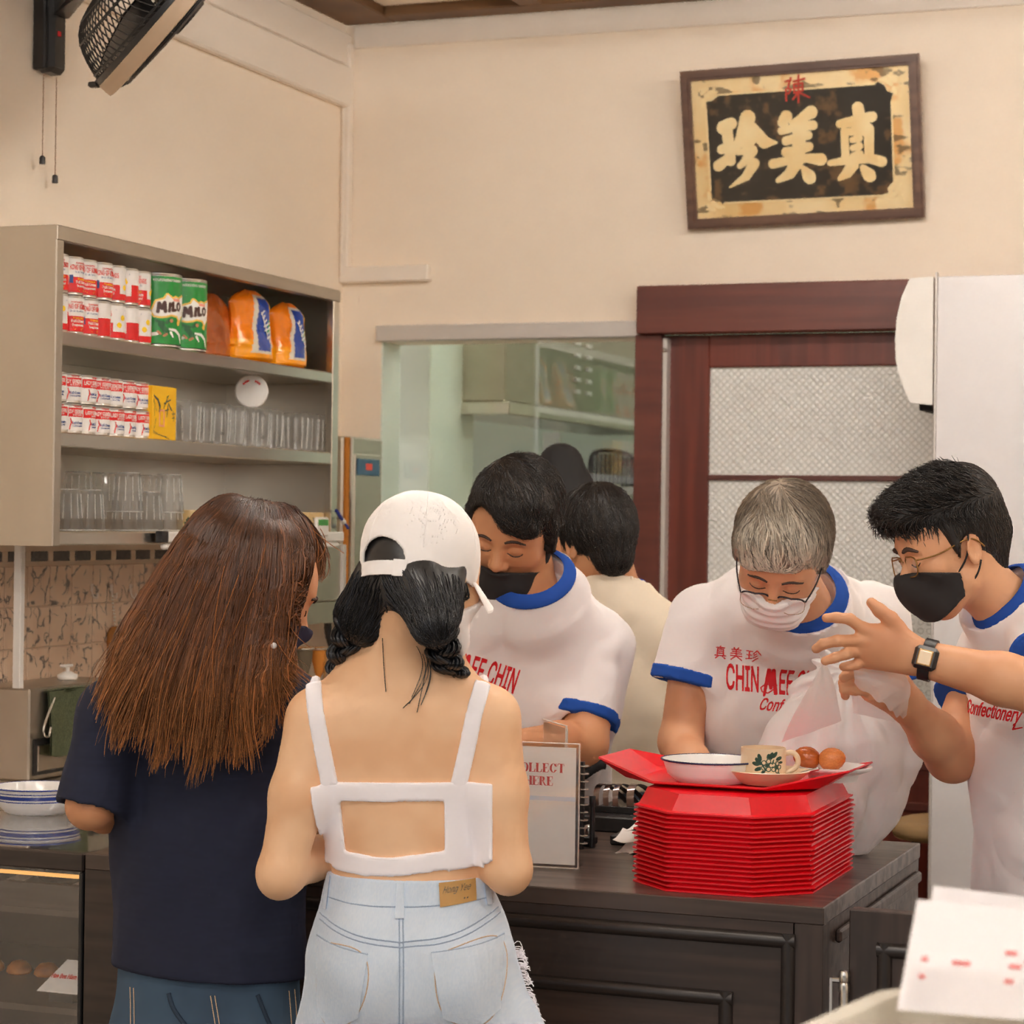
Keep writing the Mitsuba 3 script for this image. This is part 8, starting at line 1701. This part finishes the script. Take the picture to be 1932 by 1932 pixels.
_, tmK = mesh_of([(flat(kn_ - V(0, 0, .15), V(kn_[0], kn_[1], 1.0), .12, .13, KF, .6), .02, '+'), (cone(kn_, kn_ - V(0, 0, .16), .055, .07), .02, '+')], .012); part(KP, 'body', cat([hmK, tmK]), 'mat_skin_c', True)
KC = Field(KO - .2, KO + .2, .005); KC.add(ell(LK(0, -.008, .046), V(.088, .106, .100), KR), .01); KC.add(cone(LK(0, -.02, .07), LK(0, -.02, .135), .075, .062), .03); qk = (KC.full() - KO) @ KR; KC.d = np.maximum(KC.d, .012 - qk[..., 2]).astype(np.float32); part(KP, 'cap_crown', KC.mesh(1), 'mat_black_matt', True)
part(KP, 'cap_brim', hull(np.array([LK(x, y, z) for x, y, z in ((-.07, .06, .02), (.07, .06, .02), (-.05, .16, .0), (.05, .16, .0), (-.07, .06, .016), (.07, .06, .016), (-.05, .16, -.004), (.05, .16, -.004))])), 'mat_black_matt')
kb = V(*kn_[:2], .96); part(KP, 't_shirt', mesh_of([(flat(kn_ - V(0, 0, .13), kb, .165, .165, KF, .64), .05, '+'), (cone(kn_ - V(0, 0, .05), kn_ - V(0, 0, .12) + CF_ * .16, .06, .06), .05, '+'), (cone(kn_ - V(0, 0, .05), kn_ - V(0, 0, .12) - CF_ * .16, .06, .06), .05, '+')], .010)[1], 'mat_tee_cream', True)
legs(KP, kb, unit(V(-KF[1], KF[0], 0)), KF, 0.0)
# ================================================================ the plastic carrier bag
QZ = 4.40
q_ = lambda x, y, dz=0.0: at(x, y, QZ + dz)
_thin = {'type': 'principledthin', 'base_color': rgb(.95, .94, .94), 'roughness': .35, 'diff_trans': .55, 'spec_trans': 0.0, 'eta': 1.4}
scene['mat_bag'] = {'type': 'blendbsdf', 'weight': .96, 'a': {'type': 'thindielectric', 'int_ior': 1.3}, 'b': _thin}
scene['mat_bag_thin'] = {'type': 'blendbsdf', 'weight': .45, 'a': {'type': 'thindielectric', 'int_ior': 1.3}, 'b': _thin}
PBG = thing('plastic_bag', 'white translucent plastic carrier bag held open over the counter behind the trays', 'plastic bag')
top = q_(1592, 1262)
BP_ = [(flat(top, q_(1588, 1330), .020, .080, CF_, .62), .03, '+'), (flat(q_(1588, 1330), q_(1580, 1430), .080, .150, CF_, .50), .04, '+'), (flat(q_(1580, 1430), q_(1574, 1520), .150, .122, CF_, .48), .04, '+'), (flat(q_(1574, 1520), q_(1578, 1590), .122, .068, CF_, .62), .03, '+'),
       (flat(q_(1640, 1320, -.02), q_(1695, 1400), .03, .045, CF_, .7), .04, '+'), (flat(q_(1690, 1350, -.04), q_(1752, 1362, -.05), .022, .006, CF_, .4), .02, '+'), (flat(q_(1560, 1250, -.01), q_(1480, 1370, .0), .014, .030, CF_, .5), .03, '+')]
bfd = Field(np.min([p[0][1] for p in BP_], 0) - .03, np.max([p[0][2] for p in BP_], 0) + .03, .0045)
for p, kk, op in BP_: bfd.add(p, kk)
bq = bfd.full(); lower = np.clip((top[2] - bq[..., 2]) / .25, 0, 1)
bfd.d += (radial_folds(top, CF_, .010, 12, .34, 1)(bq) + folds(.009, V(-.25, 0, 1), 14, 5, 23)(bq) * (.4 + .6 * lower) + folds(.009, V(.6, 0, .7), 18, 7, 29)(bq) * lower).astype(np.float32)
bfd.d = np.maximum(bfd.d, (CZ + .0015) - bq[..., 2]).astype(np.float32)
part(PBG, 'bag_body', bfd.mesh(1), 'mat_bag', True)
# handle loop drawn over the right hand, and the near handle in the fingers
def band_sheet(rows, nm, mat):
    a = np.array(rows); n, m = a.shape[:2]; i, j = np.meshgrid(np.arange(n - 1), np.arange(m - 1), indexing='ij'); q = np.stack([i * m + j, i * m + j + 1, (i + 1) * m + j + 1, (i + 1) * m + j], -1).reshape(-1, 4); part(PBG, nm, TM(a.reshape(-1, 3), np.vstack([q[:, [0, 1, 2]], q[:, [0, 2, 3]]])), mat, True)
L1 = catmull([at(1608, 1258, 3.97), at(1660, 1262, 3.955), at(1705, 1272, 3.965), at(1718, 1298, 3.99), at(1712, 1325, 4.05)], 30); L2 = catmull([at(1612, 1290, 3.99), at(1650, 1318, 3.975), at(1672, 1332, 3.98), at(1690, 1350, 4.02), at(1708, 1352, 4.08)], 30)
band_sheet([[L1[i] * (1 - t) + L2[i] * t - FWD * .012 * math.sin(math.pi * t) + V(0, 0, .003 * math.sin(9 * t + i)) for t in np.linspace(0, 1, 10)] for i in range(30)], 'handle', 'mat_bag_thin')
L1 = catmull([at(1541, 1228, 3.925), at(1566, 1268, 4.02), at(1580, 1320, 4.16), at(1588, 1360, 4.27)], 30); L2 = catmull([at(1552, 1250, 3.93), at(1530, 1290, 4.05), at(1496, 1350, 4.20), at(1474, 1400, 4.30)], 30)
band_sheet([[L1[i] * (1 - t) + L2[i] * t - FWD * (.010 * math.sin(math.pi * t) + .004 * math.sin(14 * t)) for t in np.linspace(0, 1, 12)] for i in range(30)], 'handle', 'mat_bag')
L1 = catmull([at(1600, 1262, 4.0), at(1606, 1300, 4.10), at(1610, 1345, 4.24)], 20); L2 = catmull([at(1636, 1268, 4.0), at(1662, 1310, 4.10), at(1690, 1362, 4.26)], 20)
band_sheet([[L1[i] * (1 - t) + L2[i] * t - FWD * (.008 * math.sin(math.pi * t) + .003 * math.sin(16 * t)) for t in np.linspace(0, 1, 12)] for i in range(20)], 'handle', 'mat_bag')
